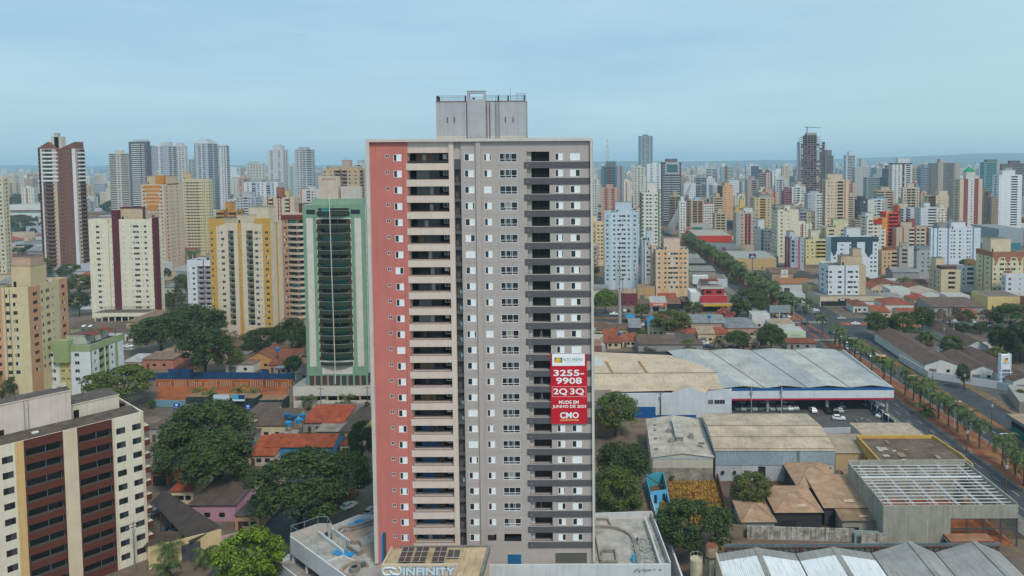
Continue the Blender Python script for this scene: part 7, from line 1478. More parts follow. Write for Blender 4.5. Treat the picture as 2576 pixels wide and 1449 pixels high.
o = text_mesh('ERNA', 1, .02, P(150, 166, 140), .0, 'letters'); q = G(1998, 866); s_ = thing('shop_sign', 'pale green sign board with faint letters on the white shop', 'sign', q+Vector((-4.6, -.4, 3.4))); mb = MB(); mb.box(-.2, 9.6, -.1, .1, -.3, 2.6, P(190, 204, 176)); mb.build('board', s_); l = inst('letters', o, s_, (5.2, -.16, .8)); l.scale = (1.6, 1, 1.2)
# ---- walls, fences, containers of the works on the left
WB_ = mat('wall', (24, 72, 118), amt=.4)
bw_ = thing('site_wall', 'long dark blue site wall with raised sections beside the excavation', 'wall', (0, 0, 0))
pts = [G(u, v) for u, v in ((364, 957), (425, 957), (487, 957), (660, 958), (676, 958), (765, 957))]
for j, z in enumerate((3.0, 4.4, 3.2, 4.4, 2.7)): mb = MB(); mb.wallstrip([pts[j][:2], pts[j+1][:2]], 0, z+.01*j, .25+.01*j, WB_); mb.build('panel', bw_)
rt = thing('retaining_wall', 'earth retaining wall with rows of pale timber struts below the blue site wall', 'wall', (0, 0, 0)); mb = MB(); a, b = G(395, 972), G(735, 972); mb.wallstrip([a[:2], b[:2]], 0, 2.6, .5, REDSOIL); mb.build('earth_face', rt)
mb = MB()
for k in range(62): q = a.lerp(b, (k+.5)/62); mb.box(q.x-.18, q.x+.18, q.y-.45, q.y-.24, 0, 2.3 if (k//6) % 3 else 1.7, W(178, 150, 124)) if (k % 7) else None
mb.build('struts', rt)
for lab, u0, u1, v, z in (('dark green site container behind the first coconut palm', 468, 523, 1028, 4.0), ('dark green site container under the white notice board', 533, 583, 1031, 4.0), ('dark green site container under the blue and white notice board', 586, 643, 1033, 4.2), ('dark green site container with a tan roof nearest the garage podium', 651, 712, 1036, 4.0)):
    A, B = G(u0, v), G(u1, v); mb = MB(); mb.box(0, B.x-A.x, 0, 5, 0, z, mat('wall', (44, 62, 60), amt=.3), RF(170, 130, 96)); 
    for j in range(int((B.x-A.x)/.8)): mb.box(j*.8, j*.8+.12, -.06, -.001, .1, z-.1, P(36, 52, 50))
    tag(mb.build('site_container', None, A), lab, 'container')
def board(label, u0, u1, vt, vm, vb, m, extra_=None):
    p = G((u0+u1)/2, vb); t = thing('notice_board', label, 'notice board', p); k = p.y/F; w2 = (u1-u0)*k/2; zt, zm = AtY(u0, vt, p.y).z, AtY(u0, vm, p.y).z; mb = MB(); mb.box(-w2, w2, -.06, .06, zm, zt, m); mb.build('panel', t); mb = MB()
    for x in (-w2*.8, w2*.8): mb.tube((x, .1, 0), (x, .1, zm), .07, m=STEEL, n=5)
    mb.build('posts', t); mb = MB()
    for x0, x1, z0, z1, c in extra_ or (): mb.box(x0*w2, x1*w2, -.09, -.061, zm+(zt-zm)*z0, zm+(zt-zm)*z1, c)
    if extra_: mb.build('print', t)
board('white notice board above the dark green containers', 538, 578, 993, 1009, 1034, P(190, 206, 218), ((-.9, .9, .05, .12, P(120, 150, 176)), (-.9, .9, .8, .85, P(150, 176, 196)))); board('blue and white notice board above the dark green containers', 585, 617, 993, 1009, 1036, P(206, 216, 222), ((-1, .0, .3, 1, P(60, 160, 190)), (.0, 1, .3, 1, P(20, 60, 110))))
for lab, u0, u1, vt, vm, vb in (('small blue safety board with a round emblem near the works gate', 437, 453, 1014, 1029, 1034), ('small blue safety board in front of the first green container', 498, 513, 1017, 1029, 1036), ('small blue safety board in front of the last but one green container', 617, 632, 1018, 1031, 1038)): board(lab, u0, u1, vt, vm, vb, P(30, 66, 150), ((-.4, .4, .5, .9, P(190, 206, 220)), (-.7, .7, .2, .3, P(150, 170, 206))))
wall_run('pale blue hoarding along the works street', [G(385, 1022), G(468, 1024)], 2.2, W(110, 150, 168), name='hoarding', cat='hoarding'); wall_run('long white wall along the side street beyond the avenue', [G(2262, 908), G(2335, 952), G(2508, 978), G(2600, 1004)], 2.8, W(200, 202, 204)); wall_run('white wall along the red median of the cross street', [G(2362, 900), G(2410, 884), G(2500, 876)], 3.0, W(206, 208, 208)); wall_run('pale blue plaster wall behind the orange tiled houses', [G(622, 1132), G(846, 1122)], 2.6, W(92, 128, 146))
wall_run('cream street wall with a grey gate at the lower left', [G(377, 1432), G(556, 1385)], 4.6, W(206, 184, 138), .3); wall_run('white wall with pale panels beside the showroom fence', [G(2055, 1092), G(2260, 1086), G(2325, 1110)], 1.8, W(190, 196, 200)); wall_run('low wall with a pink tint beyond the cream street wall', [G(556, 1384), G(600, 1372)], 3.0, W(190, 150, 160))
mb = MB(); a, b = G(460, 1411), G(506, 1399); mb.wallstrip([(a.x, a.y-.2), (b.x, b.y-.2)], .05, 3.4, .1, P(70, 74, 80)); tag(mb.build('steel_gate'), 'dark grey steel gate in the cream street wall', 'gate')
# showroom fence along the avenue
fe = thing('railing_fence', 'dark railing fence with pale posts between the car park and the avenue', 'fence', (0, 0, 0))
for k in range(22):
    y0 = 176+k*4.2; mb = MB(); x = ax(y0)-17.6; mb.box(x-.2, x+.2, y0-.2, y0+.2, .1, 2.8, W(190, 190, 184)); mb.build('post', fe); mb = MB(); x1 = ax(y0+4.2)-17.6; mb.wallstrip([(x, y0+.2), (x1, y0+4)], .2, 2.4, .06, P(46, 52, 60)); mb.build('panel', fe)
# car port at the lower left
A, B = G(388, 1315, 4.2), G(556, 1342, 4.2); t = thing('car_port', 'car port with a long dark corrugated roof at the lower left', 'car port', (0, 0, 0)); q = [G(u, v, z) for u, v, z in ((381, 1262, 4.2), (412, 1232, 5.2), (553, 1322, 5.2), (478, 1364, 4.0))]
mb = MB(); DK = mat('corr', (88, 76, 70), k=.7, amt=.25, sc=.5); mb.face(q, DK); mb.face([p_-Vector((0, 0, .15)) for p_ in q][::-1], DK); mb.build('roof', t); mb = MB()
for j in range(5): p_ = q[0].lerp(q[3], j/4); mb.tube((p_.x, p_.y, 0), (p_.x, p_.y, p_.z-.16), .09, m=STEEL, n=5); p_ = q[1].lerp(q[2], j/4); mb.tube((p_.x, p_.y, 0), (p_.x, p_.y, p_.z-.16), .09, m=STEEL, n=5)
mb.build('posts', t)
house('brown sheet roofed annex along the cream block at the lower left', 372, 432, 1412, 4, 3.4, 's', cb((96, 78, 66)), W(206, 184, 138), .6, name='shed', cat='shed')
# blue water tanks on stands
for j, (u, v, c) in enumerate(((724, 1090, (30, 90, 130)), (733, 1098, (28, 66, 80)), (740, 1094, (30, 90, 130)), (753, 1104, (40, 130, 180)), (727, 1112, (40, 130, 180)), (762, 1092, (30, 110, 160)))):
    p = G(u, v); t = thing('water_tank', 'blue plastic water tank on a stand in the cluster beside the orange roof', 'water tank', p, 0, 'blue water tanks on the low roofs'); mb = MB(); mb.tube((0, 0, 4.8), (0, 0, 6.0), .78, .95, P(*c), 14); mb.tube((0, 0, 6.0), (0, 0, 6.25), 1.0, .7, P(*c), 14); mb.build('tank', t); mb = MB()
    for x, y in ((-.6, -.6), (.6, -.6), (.6, .6), (-.6, .6)): mb.tube((x, y, 0), (x, y, 4.8), .07, m=W(150, 140, 130), n=4)
    mb.build('stand', t)
for lab, u, v, z in (('blue water tank on a slim stand above the old ochre house', 700, 930, 7.5), ('dark blue water tank on the brown sheet roof right of the brown balconies', 405, 1190, 4.5), ('small blue water tank between the orange houses behind the showroom', 1560, 862, 3.5), ('blue water tank on a mast behind the flat grey roof', 1784, 845, 8.5), ('small blue tank on the roof end of the pinkish sheds', 1957, 700, 9)):
    p = G(u, v); t = thing('water_tank', lab, 'water tank', p); mb = MB(); mb.tube((0, 0, z), (0, 0, z+1.2), .8, .95, P(40, 120, 170), 12); mb.tube((0, 0, z+1.2), (0, 0, z+1.45), 1, .7, P(40, 120, 170), 12); mb.build('tank', t); mb = MB(); mb.tube((0, 0, 0), (0, 0, z), .12, m=STEEL, n=5); mb.build('stand', t)
for lab, u0, u1, v, dp in (('blue fabric sun canopy beside the grey shed', 1574, 1598, 815, 9), ('larger blue fabric canopy over parked motorcycles', 1630, 1662, 832, 16)):
    A, B = G(u0, v), G(u1, v); t = thing('canopy', lab, 'canopy', A); w_ = B.x-A.x; mb = MB(); BT = mat('roof', (60, 144, 184), k=.8, amt=.2, sc=.5); n_ = 3 if dp > 10 else 1
    for k in range(n_): y0, y1 = dp*k/n_, dp*(k+1)/n_; mb.face([(0, y0, 3), (w_, y0, 3), (w_*.5, (y0+y1)/2, 4.6)], BT); mb.face([(w_, y0, 3), (w_, y1, 3), (w_*.5, (y0+y1)/2, 4.6)], BT); mb.face([(w_, y1, 3), (0, y1, 3), (w_*.5, (y0+y1)/2, 4.6)], BT); mb.face([(0, y1, 3), (0, y0, 3), (w_*.5, (y0+y1)/2, 4.6)], BT)
    mb.build('fabric', t); mb = MB(); [mb.tube((x, y, 0), (x, y, 3), .06, m=STEEL, n=4) for x in (0, w_) for y in (0, dp)]; mb.build('posts', t)
# ================================================================== trees one by one
for a in [
 ('mango', 1494, 1604, 1000, 1098, 'big yellowish green mango like tree between the tower edge and the pale hall'), ('dark', 1494, 1634, 1122, 1248, 'dense dark green tree in front of the orange roofs right of the tower'), ('mango', 1490, 1616, 1190, 1322, 'lighter green layered tree right behind the right podium deck'),
 ('dark', 1655, 1842, 1262, 1398, 'very large round dark tree between the podium and the cream tank'), ('olive', 1840, 1944, 1192, 1284, 'medium olive tree in the yard behind the tan pyramid shelter'), ('bright', 1496, 1552, 733, 788, 'yellow green street tree close to the right edge of the tower'),
 ('olive', 1595, 1632, 765, 803, 'small olive street tree left of the orange shop sign'), ('olive', 1636, 1736, 784, 842, 'wide olive tree behind the twin gable house'), ('olive', 1722, 1766, 760, 800, 'grey green street tree left of the red restaurant'), ('mango', 1838, 1928, 738, 802, 'large brownish green tree below the avenue palms'),
 ('olive', 1880, 1925, 726, 775, 'dark olive tree between the large brownish tree and the palms'), ('pink', 1800, 1848, 776, 812, 'pink flowering tree in front of the restaurant'), ('dark', 1903, 1976, 820, 886, 'dark green tree beside the pale green sign board'), ('dark', 1822, 1888, 836, 878, 'dark round tree in front of the cream house with palms'),
 ('mango', 1490, 1514, 842, 882, 'small green tree hugging the right edge of the tower above the tan roof'), ('olive', 1700, 1758, 856, 886, 'low olive tree at the right end of the long white house'), ('olive', 1608, 1656, 866, 888, 'low bushy tree before the long white house'), ('olive', 1600, 1630, 832, 862, 'small tree beside the grey sheet shed'),
 ('mango', 2178, 2232, 792, 852, 'spreading green tree nearest the traffic on the cross street'), ('dark', 2222, 2248, 802, 848, 'slim dark tree between two spreading street trees'), ('mango', 2242, 2302, 792, 852, 'broad bright topped tree on the red median of the cross street'), ('dark', 2294, 2348, 774, 838, 'tall dark tree with a forked trunk on the cross street'),
 ('brown', 2352, 2424, 772, 824, 'leafless reddish brown tree in front of the brown sheet hall'), ('olive', 2412, 2452, 782, 822, 'thin green tree right of the leafless brown tree'), ('dark', 2396, 2436, 812, 846, 'low dark tree on the median right of the hall'), ('brown', 2460, 2502, 782, 832, 'half bare tree with dark limbs near the pale yellow building'),
 ('dark', 2496, 2590, 770, 838, 'large dark tree beyond the red median at the right edge'), ('dark', 2488, 2545, 822, 900, 'dense dark tree standing on the orange bare earth'), ('dark', 2532, 2600, 818, 916, 'very dark tree at the right edge above the brown roofs'), ('mango', 2366, 2422, 850, 900, 'round dark green tree between the brown tiled halls'),
 ('dark', 2408, 2438, 918, 980, 'small round topped dark tree on a bare trunk in front of the white gable'), ('olive', 2480, 2530, 876, 914, 'thin olive tree left of the white pylon'), ('olive', 2448, 2484, 812, 840, 'pale low shrubby tree by the median'),
 ('dark', 340, 470, 800, 890, 'broad dark tree left of the bare brown tree near the maroon cornered tower'), ('dark', 400, 565, 776, 872, 'widest dark tree crown below the maroon cornered tower'), ('dark', 455, 578, 834, 948, 'tall dense tree just behind the blue site wall'), ('brown', 532, 606, 828, 884, 'bare brownish tree at the foot of the yellow tower'),
 ('olive', 540, 610, 874, 936, 'mixed brown and green tree by the old ochre house'), ('dark', 614, 702, 830, 886, 'dark round tree at the foot of the yellow tower'), ('dark', 694, 776, 806, 894, 'dark tree between the salmon tower and the green tower'), ('dark', 606, 660, 860, 898, 'low dark tree behind the old ochre house'), ('dark', 716, 760, 898, 946, 'dark round bush like tree beside the green tower foot'),
 ('dark', -30, 46, 938, 1024, 'dark tree cut by the left edge above the cream block'), ('spread', 222, 386, 922, 1024, 'flat spreading yellow green tree behind the roof of the cream block'), ('dark', 420, 626, 1022, 1192, 'upper of the two big dark trees in the left foreground'), ('dark', 395, 560, 1090, 1224, 'brownish dark tree beside the brown sheet roofs'), ('dark', 470, 640, 1100, 1256, 'lower big dark tree left of the orange lean-to'),
 ('dark', 632, 880, 1150, 1352, 'huge dark tree filling the left foreground before the podium'), ('mango', 810, 936, 1148, 1270, 'lighter green tree leaning toward the red flank of the tower'), ('bright', 546, 716, 1345, 1520, 'bright lime green tree at the bottom left of the podium'), ('spread', 620, 705, 1395, 1500, 'mustard tinged crown in front of the lime green tree'), ('dark', 880, 945, 1062, 1180, 'dark tree pressed against the red flank of the tower'),
 ('dark', 740, 800, 1093, 1122, 'dark tree between the two large orange roofs'), ('dark', 690, 722, 1092, 1128, 'small dark tree beside the pale blue plaster wall'), ('mango', 18, 78, 545, 580, 'lone dark tree before the white supermarket'), ('mango', 62, 126, 652, 706, 'dark tree left of the grey white hall roof'), ('olive', 170, 232, 692, 748, 'green tree in front of the grey white hall roof'),
 ('mango', 150, 200, 668, 700, 'tree behind the left end of the grey white hall roof'), ('mango', 192, 228, 652, 682, 'dark tree beside the foot of the brown gabled tower'), ('olive', 442, 474, 700, 764, 'thin pale tree by the boulevard near the slim white block'), ('dark', 412, 430, 676, 704, 'dark tree touching the maroon cornered tower'), ('dark', 174, 226, 738, 796, 'dark street tree behind the yellow tower'),
 ('olive', 412, 440, 738, 786, 'dark green tree in the bare lot right of the maroon cornered tower'), ('dark', 18, 70, 490, 525, 'dark tree clump far left beyond the supermarket'), ('dark', 60, 108, 488, 520, 'second dark clump far left beyond the supermarket'), ('dark', 260, 318, 506, 540, 'dark clump at the foot of the beige twin shafted tower'), ('dark', 222, 262, 490, 514, 'green clump right of the brown gabled tower'),
 ('dark', 2298, 2318, 494, 512, 'far green tree crown between skyline towers on the right'), ('olive', 1836, 1862, 778, 800, 'small green tree at the right flank of the restaurant'),
 ]: tree(a[0], a[1], a[2], a[3], a[4], a[5])
for a in [('mango', 887, 915, 1018, 1034, 'clipped round green bush before the garage podium'), ('olive', 838, 864, 1012, 1036, 'small bush before the garage podium'), ('dark', 915, 932, 1012, 1036, 'dark clump of bushes at the end of the garage podium'), ('olive', 1836, 1850, 1316, 1345, 'weedy shrub at the end of the brown garden wall'), ('mango', 2552, 2600, 984, 1014, 'low green shrub by the white street wall at the right edge'), ('olive', 1676, 1700, 1192, 1210, 'green weeds at the back of the dry grass lot'), ('mango', 372, 392, 1008, 1028, 'small green bush beside the roof of the cream block')]: tree(a[0], a[1], a[2], a[3], a[4], a[5], name='bush')
# tall dry grass
r6 = random.Random(12); mb = MB(); GRM = mat('leafgeo', (200, 168, 92), k=.66, rough=.8); q = [G(u, v) for u, v in ((1655, 1312), (1842, 1322), (1800, 1188), (1670, 1190))]
for k in range(6000):
    s, t_ = r6.random(), r6.random(); p = (q[0].lerp(q[1], s)).lerp(q[3].lerp(q[2], s), t_); h = r6.uniform(.3, .95); a = r6.random()*6.28; dx, dy = math.cos(a)*.35, math.sin(a)*.35
    mb.face([(p.x-dx, p.y-dy, 0), (p.x+dx, p.y+dy, 0), (p.x+dx*.4+r6.uniform(-.4, .4), p.y+dy*.4, h)], GRM)
stuff(mb.build('dry_grass')); bpy.data.objects['dry_grass']['label'] = 'tall golden dry grass filling the empty lot'; bpy.data.objects['dry_grass']['category'] = 'grass'
# ================================================================== palms
AVP = 'royal palms along the avenue median'; AVL = 'tall royal palm in the row on the avenue median'
near = [(2554, 1196), (2521.7, 1171), (2463.6, 1127.7), (2408.5, 1087.5), (2361, 1052), (2315, 1020), (2277, 993), (2240.6, 966), (2224, 954), (2193, 931), (2164.6, 911), (2150.6, 900), (2136.6, 891), (2123.6, 882), (2112.6, 873), (2100.6, 865), (2069.6, 841), (2576, 1222), (2590, 1236), (2298, 1008), (2340, 1036), (2386, 1070), (2435, 1108)]
for u, v in near: palm(G(u, v, .17), rnd.uniform(6.2, 8.0), AVL, AVP, 0, rnd.uniform(.92, 1.1))
y = 372
while y < 720: palm((ax(y)+rnd.uniform(-2.6, 2.8), y, .17), rnd.uniform(6.5, 9.5), AVL, AVP, 0, rnd.uniform(1.15, 1.5)); y += rnd.uniform(3.2, 5.2)
for u, v, h, lab in ((499, 1012, 3.6, 'coconut palm before the first dark green container'), (529, 1019, 4.0, 'coconut palm between the first two dark green containers'), (602, 1004, 3.2, 'coconut palm behind the blue and white notice board'), (634, 1013, 3.6, 'fullest coconut palm right of the notice boards'), (775, 1031, 3.4, 'thin palm before the left garage openings'), (876, 1035, 4.2, 'thin palm before the right garage openings'), (690, 855, 5, 'palm at the foot of the yellow tower'),
    (478, 662, 8.5, 'left of two dark palms near the pale pink tower'), (490, 665, 9.5, 'right of two dark palms near the pale pink tower'), (1808, 880, 3.5, 'pale feather palm beside the red car'), (425, 1432, 4.2, 'young palm before the cream street wall beside the steel gate'), (522, 1420, 2.4, 'low palm clump at the right end of the cream street wall'), (418, 1470, 3.0, 'young palm at the bottom left below the steel gate'), (345, 838, 4, 'palm behind the white roofed shed'),
    (2318, 866, 4.2, 'left palm of the clump beside the white wall and brown hall'), (2330, 870, 5, 'middle palm of the clump beside the white wall and brown hall'), (2342, 872, 4, 'right palm of the clump beside the white wall and brown hall'), (2272, 728, 6.5, 'big round crowned palm among the brown tiled houses'), (2030, 790, 6, 'palm beside the petrol station shop'), (1840, 712, 5, 'palm by the pale shed at the avenue kerb'), (2326, 1044, 1.6, 'low bushy palm on the avenue median')): palm(G(u, v), h, lab, None, 1 if v > 980 and u < 900 else 0, 1.0 if v > 800 else 1.3)
# ================================================================== vehicles
AVH = math.pi/2+.037
for col, kd, u, v, hd, lab in [
 ('white', 'sedan', 818, 1043, .0, 'white sedan parked across from the garage podium'), ('white', 'hatch', 911, 1222, 1.5, 'white hatchback in the shaded street beside the red flank'), ('white', 'hatch', 878, 1278, 1.1, 'white wagon with its dark rear window in the shaded street'), ('silver', 'hatch', 930, 1292, 1.5, 'silver van like car half behind the red flank'), ('red', 'hatch', 890, 1250, 1.5, 'red car under the trees of the shaded street'),
 ('white', 'hatch', 461, 1356, 1.0, 'white hatchback at the mouth of the dark car port'), ('grey', 'hatch', 443, 1346, 1.0, 'grey hatchback second under the dark car port'), ('black', 'hatch', 430, 1335, 1.0, 'black car third under the dark car port'), ('silver', 'hatch', 394, 1294, 1.0, 'silver car at the far end of the dark car port'), ('white', 'sedan', 321, 874, .0, 'white sedan behind the white and green block'), ('silver', 'sedan', 323, 882, .0, 'silver sedan behind the white and green block'),
 ('white', 'sedan', 208, 774, .3, 'white car on the bare lot behind the yellow tower'), ('silver', 'sedan', 218, 757, .0, 'silver car on the boulevard behind the yellow tower'), ('blue', 'hatch', 580, 890, .2, 'blue car beside the old ochre house'), ('white', 'hatch', 692, 890, .1, 'white car behind the blue water tank stand'),
 ('white', 'pickup', 1545, 793, 2.9, 'white pickup on the cross street left of the telecom mast'), ('white', 'hatch', 1571, 784, 1.6, 'white car parked beside the maroon building'), ('black', 'hatch', 1582, 784, 1.6, 'black car parked beside the maroon building'), ('blue', 'hatch', 1493, 792, 2.9, 'dark blue car emerging behind the tower edge'), ('white', 'hatch', 1618, 820, 1.3, 'white police like car beside the blue canopies'), ('teal', 'sedan', 1802, 804, -.15, 'teal sedan on the cross street'), ('black', 'sedan', 1851, 798, -.1, 'black sedan beside the pink tree'), ('silver', 'sedan', 1860, 804, -.1, 'silver sedan beside the pink tree'),
 ('silver', 'hatch', 1753, 797, 1.4, 'left silver car parked under the restaurant tree'), ('grey', 'hatch', 1763, 797, 1.4, 'grey car parked under the restaurant tree'), ('blue', 'sedan', 1780, 874, -.2, 'dark blue sedan parked by the cream house'), ('white', 'hatch', 1772, 867, -.2, 'white car parked behind the dark blue sedan'), ('red', 'sedan', 1838, 876, .1, 'dark red sedan parked below the round tree'),
 ('yellow', 'hatch', 1954, 797, 1.62, 'yellow and white taxi waiting below the billboard frame'), ('teal', 'hatch', 1962, 795, 1.62, 'teal car waiting below the billboard frame'), ('silver', 'hatch', 1970, 799, 1.62, 'silver car waiting below the billboard frame'), ('white', 'hatch', 1983, 799, 1.62, 'white car waiting at the crossing'), ('black', 'hatch', 2025, 815, 0, 'black car crossing the junction'), ('white', 'hatch', 2051, 783, .1, 'white off roader before the shop base'), ('black', 'sedan', 2060, 791, .1, 'black car parked before the shop base'), ('white', 'hatch', 2028, 772, .2, 'white van like car at the petrol station'),
 ('white', 'hatch', 1773, 670, AVH, 'white car on the far left carriageway near the tan median'), ('silver', 'hatch', 1780, 674, AVH, 'silver car on the far left carriageway'), ('white', 'sedan', 1796, 689, AVH, 'white sedan on the left carriageway beside the brick shed'), ('white', 'sedan', 1838, 701, .5, 'white sedan turning at the median opening'), ('white', 'hatch', 1874, 706, -AVH, 'white car on the right carriageway among the palms'), ('black', 'hatch', 1884, 712, -AVH, 'black car on the right carriageway among the palms'),
 ('white', 'sedan', 2153, 817, 0, 'white car on the cross street behind the palms'), ('silver', 'sedan', 2117, 804, 0, 'silver car near the shop base corner'), ('white', 'sedan', 2332, 817, -.15, 'white sedan on the cross street before the forked dark tree'), ('white', 'hatch', 2394, 815, -.15, 'white car before the bare brown tree'), ('white', 'hatch', 2406, 813, -.15, 'second white car before the bare brown tree'), ('silver', 'sedan', 2498, 824, -.15, 'silver sedan on the cross street near the right edge'), ('blue', 'hatch', 2548, 822, -.15, 'blue car at the right end of the cross street'),
 ('blue', 'sedan', 2213, 1043, .5, 'dark blue sedan at the corner of the showroom car park'), ('white', 'sedan', 2219, 1050, .5, 'white sedan at the corner of the showroom car park'), ('silver', 'pickup', 2190, 1022, .1, 'silver pickup by the right canopy column'), ('white', 'pickup', 2205, 1024, .1, 'white pickup behind the right canopy column'), ('white', 'hatch', 2045, 1036, 1.6, 'white hatchback seen from behind under the canopy edge'), ('black', 'pickup', 2083, 1038, 1.5, 'black pickup standing in the open car park'), ('black', 'hatch', 2085, 1022, 1.5, 'black car behind the black pickup'), ('black', 'hatch', 2100, 1036, 1.5, 'black car right of the black pickup'), ('silver', 'hatch', 2112, 1036, 1.5, 'silver car in the open car park'), ('silver', 'hatch', 2116, 1024, 1.5, 'silver car behind another in the open car park'), ('white', 'hatch', 2110, 1056, -.2, 'white off roader leaving through the open gate'), ('white', 'hatch', 2010, 1062, .2, 'white car behind the mesh fence of the car park'), ('grey', 'sedan', 2170, 1064, .1, 'grey sedan beside the white sheet wall'), ('black', 'hatch', 1516, 1092, .2, 'dark car under the mango like tree')]:
    car(col, kd, G(u, v), hd, lab)
TQ = 'cars queuing on the right carriageway'
for k, (u, v) in enumerate(((2099, 838), (2108, 842), (2112, 850), (2120, 856), (2117, 862), (2129, 863), (2135, 872), (2131, 878), (2147, 880), (2152, 888), (2190, 898), (2182, 890))):
    c = ('white', 'black', 'silver', 'white', 'grey', 'white', 'black', 'silver', 'white', 'grey', 'white', 'black')[k]; car(c, 'hatch' if k % 2 else 'sedan', G(u, v), -AVH, '%s car in the queue on the right carriageway behind the palms' % c, TQ)
CQ = 'cars parked in the shade under the canopy'
rc = random.Random(8)
for v in (1013, 1030):
    for k in range(11):
        c = rc.choice(('black', 'grey', 'silver', 'silver', 'grey', 'white')); car(c, rc.choice(('hatch', 'sedan')), G(1852+k*15+rc.uniform(-2, 2), v), 1.57+rc.uniform(-.06, .06), '%s car parked in the rows under the showroom canopy' % c, CQ)
for k, x in enumerate((1.5, 5.2, 12.0, 18.5)):
    g8 = [o for o in bpy.data.objects if o.get('label', '').startswith('green and cream apartment tower')][0]; p = g8.matrix_basis @ Vector((x, 2.2, -5.9)); car(('silver', 'white', 'silver', 'grey')[k], 'hatch', p, -1.57, ('silver car in the first opening of the garage podium', 'white car in the second opening of the garage podium', 'silver car in the wide third opening of the garage podium', 'grey car in the last opening of the garage podium')[k])
# dump truck, motorcycle free
p = G(2214, 908); t = thing('dump_truck', 'orange yellow dump truck with a load of rubble on the right carriageway', 'truck', (p.x, p.y, .05), -AVH); YT = mat('plain', (216, 146, 28), .4); mb = MB(); mb.box(-4, 3.6, -1.2, 1.2, .7, 1.1, STEEL); mb.build('chassis', t); mb = MB(); i = len(mb.v)
mb.face([(-4.2, -1.3, 1.12), (1.4, -1.3, 1.12), (1.5, -1.4, 2.7), (-4.6, -1.4, 2.5)], YT); mb.face([(-4.2, 1.3, 1.12), (1.4, 1.3, 1.12), (1.5, 1.4, 2.7), (-4.6, 1.4, 2.5)], YT); mb.face([(-4.2, -1.3, 1.12), (-4.2, 1.3, 1.12), (-4.6, 1.4, 2.5), (-4.6, -1.4, 2.5)], YT); mb.face([(1.4, -1.3, 1.12), (1.4, 1.3, 1.12), (1.5, 1.4, 2.7), (1.5, -1.4, 2.7)], YT); mb.face([(-4.2, -1.3, 1.12), (1.4, -1.3, 1.12), (1.4, 1.3, 1.12), (-4.2, 1.3, 1.12)], YT); mb.build('tipper', t)
mb = MB(); mb.prism([(-3.9, -1.15), (1.1, -1.15), (1.1, 1.15), (-3.9, 1.15)], 1.3, 2.35, RF(190, 190, 190)); mb.build('load', t); mb = MB(); mb.box(1.7, 3.6, -1.2, 1.2, 1.1, 2.7, YT); mb.box(3.6, 3.66, -1.05, 1.05, 1.8, 2.55, CARG); mb.build('cab', t)
wb_ = MB(); wb_.tube((0, -.15, 0), (0, .15, 0), .5, m=TYRE, n=12); wm_ = wb_.mesh('wheel'); [inst('wheel', wm_, t, (x, y_, .5)) for x in (-3.2, -2.1, 2.7) for y_ in (-1.1, 1.1)]
p = G(2434, 822); t = thing('box_truck', 'white box truck on the cross street below the bare trees', 'truck', (p.x, p.y, .05), -.15); mb = MB(); mb.box(-4, 2, -1.2, 1.2, .8, 3.2, WHT); mb.build('box', t); mb = MB(); mb.box(2.15, 3.9, -1.1, 1.1, .6, 2.5, WHT); mb.box(3.9, 3.95, -1, 1, 1.5, 2.3, CARG); mb.build('cab', t); [inst('wheel', wm_, t, (x, y_, .5)) for x in (-2.6, 2.9) for y_ in (-1.05, 1.05)]
# ================================================================== lamps, poles, mast
mb = MB(); mb.tube((0, 0, 0), (0, 0, 8.5), .10, .06, ALU, 6); lp = mb.mesh('pole'); mb = MB(); mb.box(-1.7, 1.7, -.06, .06, 8.4, 8.52, ALU); mb.box(-2.0, -1.2, -.16, .16, 8.32, 8.46, ALU); mb.box(1.2, 2.0, -.16, .16, 8.32, 8.46, ALU); la = mb.mesh('lamp_arm')
for k in range(15):
    y = 188+k*26
    if 316 < y < 368: continue
    t = thing('street_lamp', 'white double armed street lamp on the avenue median', 'street lamp', (ax(y)+.6, y, .17), 0, 'street lamps on the avenue median'); inst('pole', lp, t); inst('lamp_arm', la, t)
def upole(u, v, h, lab, c=(124, 106, 94), arms=1, az=0):
    t = thing('utility_pole', lab, 'utility pole', G(u, v), az); mb = MB(); mb.tube((0, 0, 0), (0, 0, h), .17, .11, RF(*c), 7); mb.build('pole', t); mb = MB()
    for k in range(arms): mb.box(-1.2, 1.2, -.06, .06, h-.5-k*.7, h-.38-k*.7, P(96, 80, 70)); [mb.tube((x, 0, h-.38-k*.7), (x, 0, h-.15-k*.7), .05, m=P(150, 150, 150), n=5) for x in (-1.1, -.4, .4, 1.1)]
    mb.box(-.3, .3, -.35, -.1, h-2.4, h-1.5, P(150, 156, 158)); mb.build('crossarm', t); return t
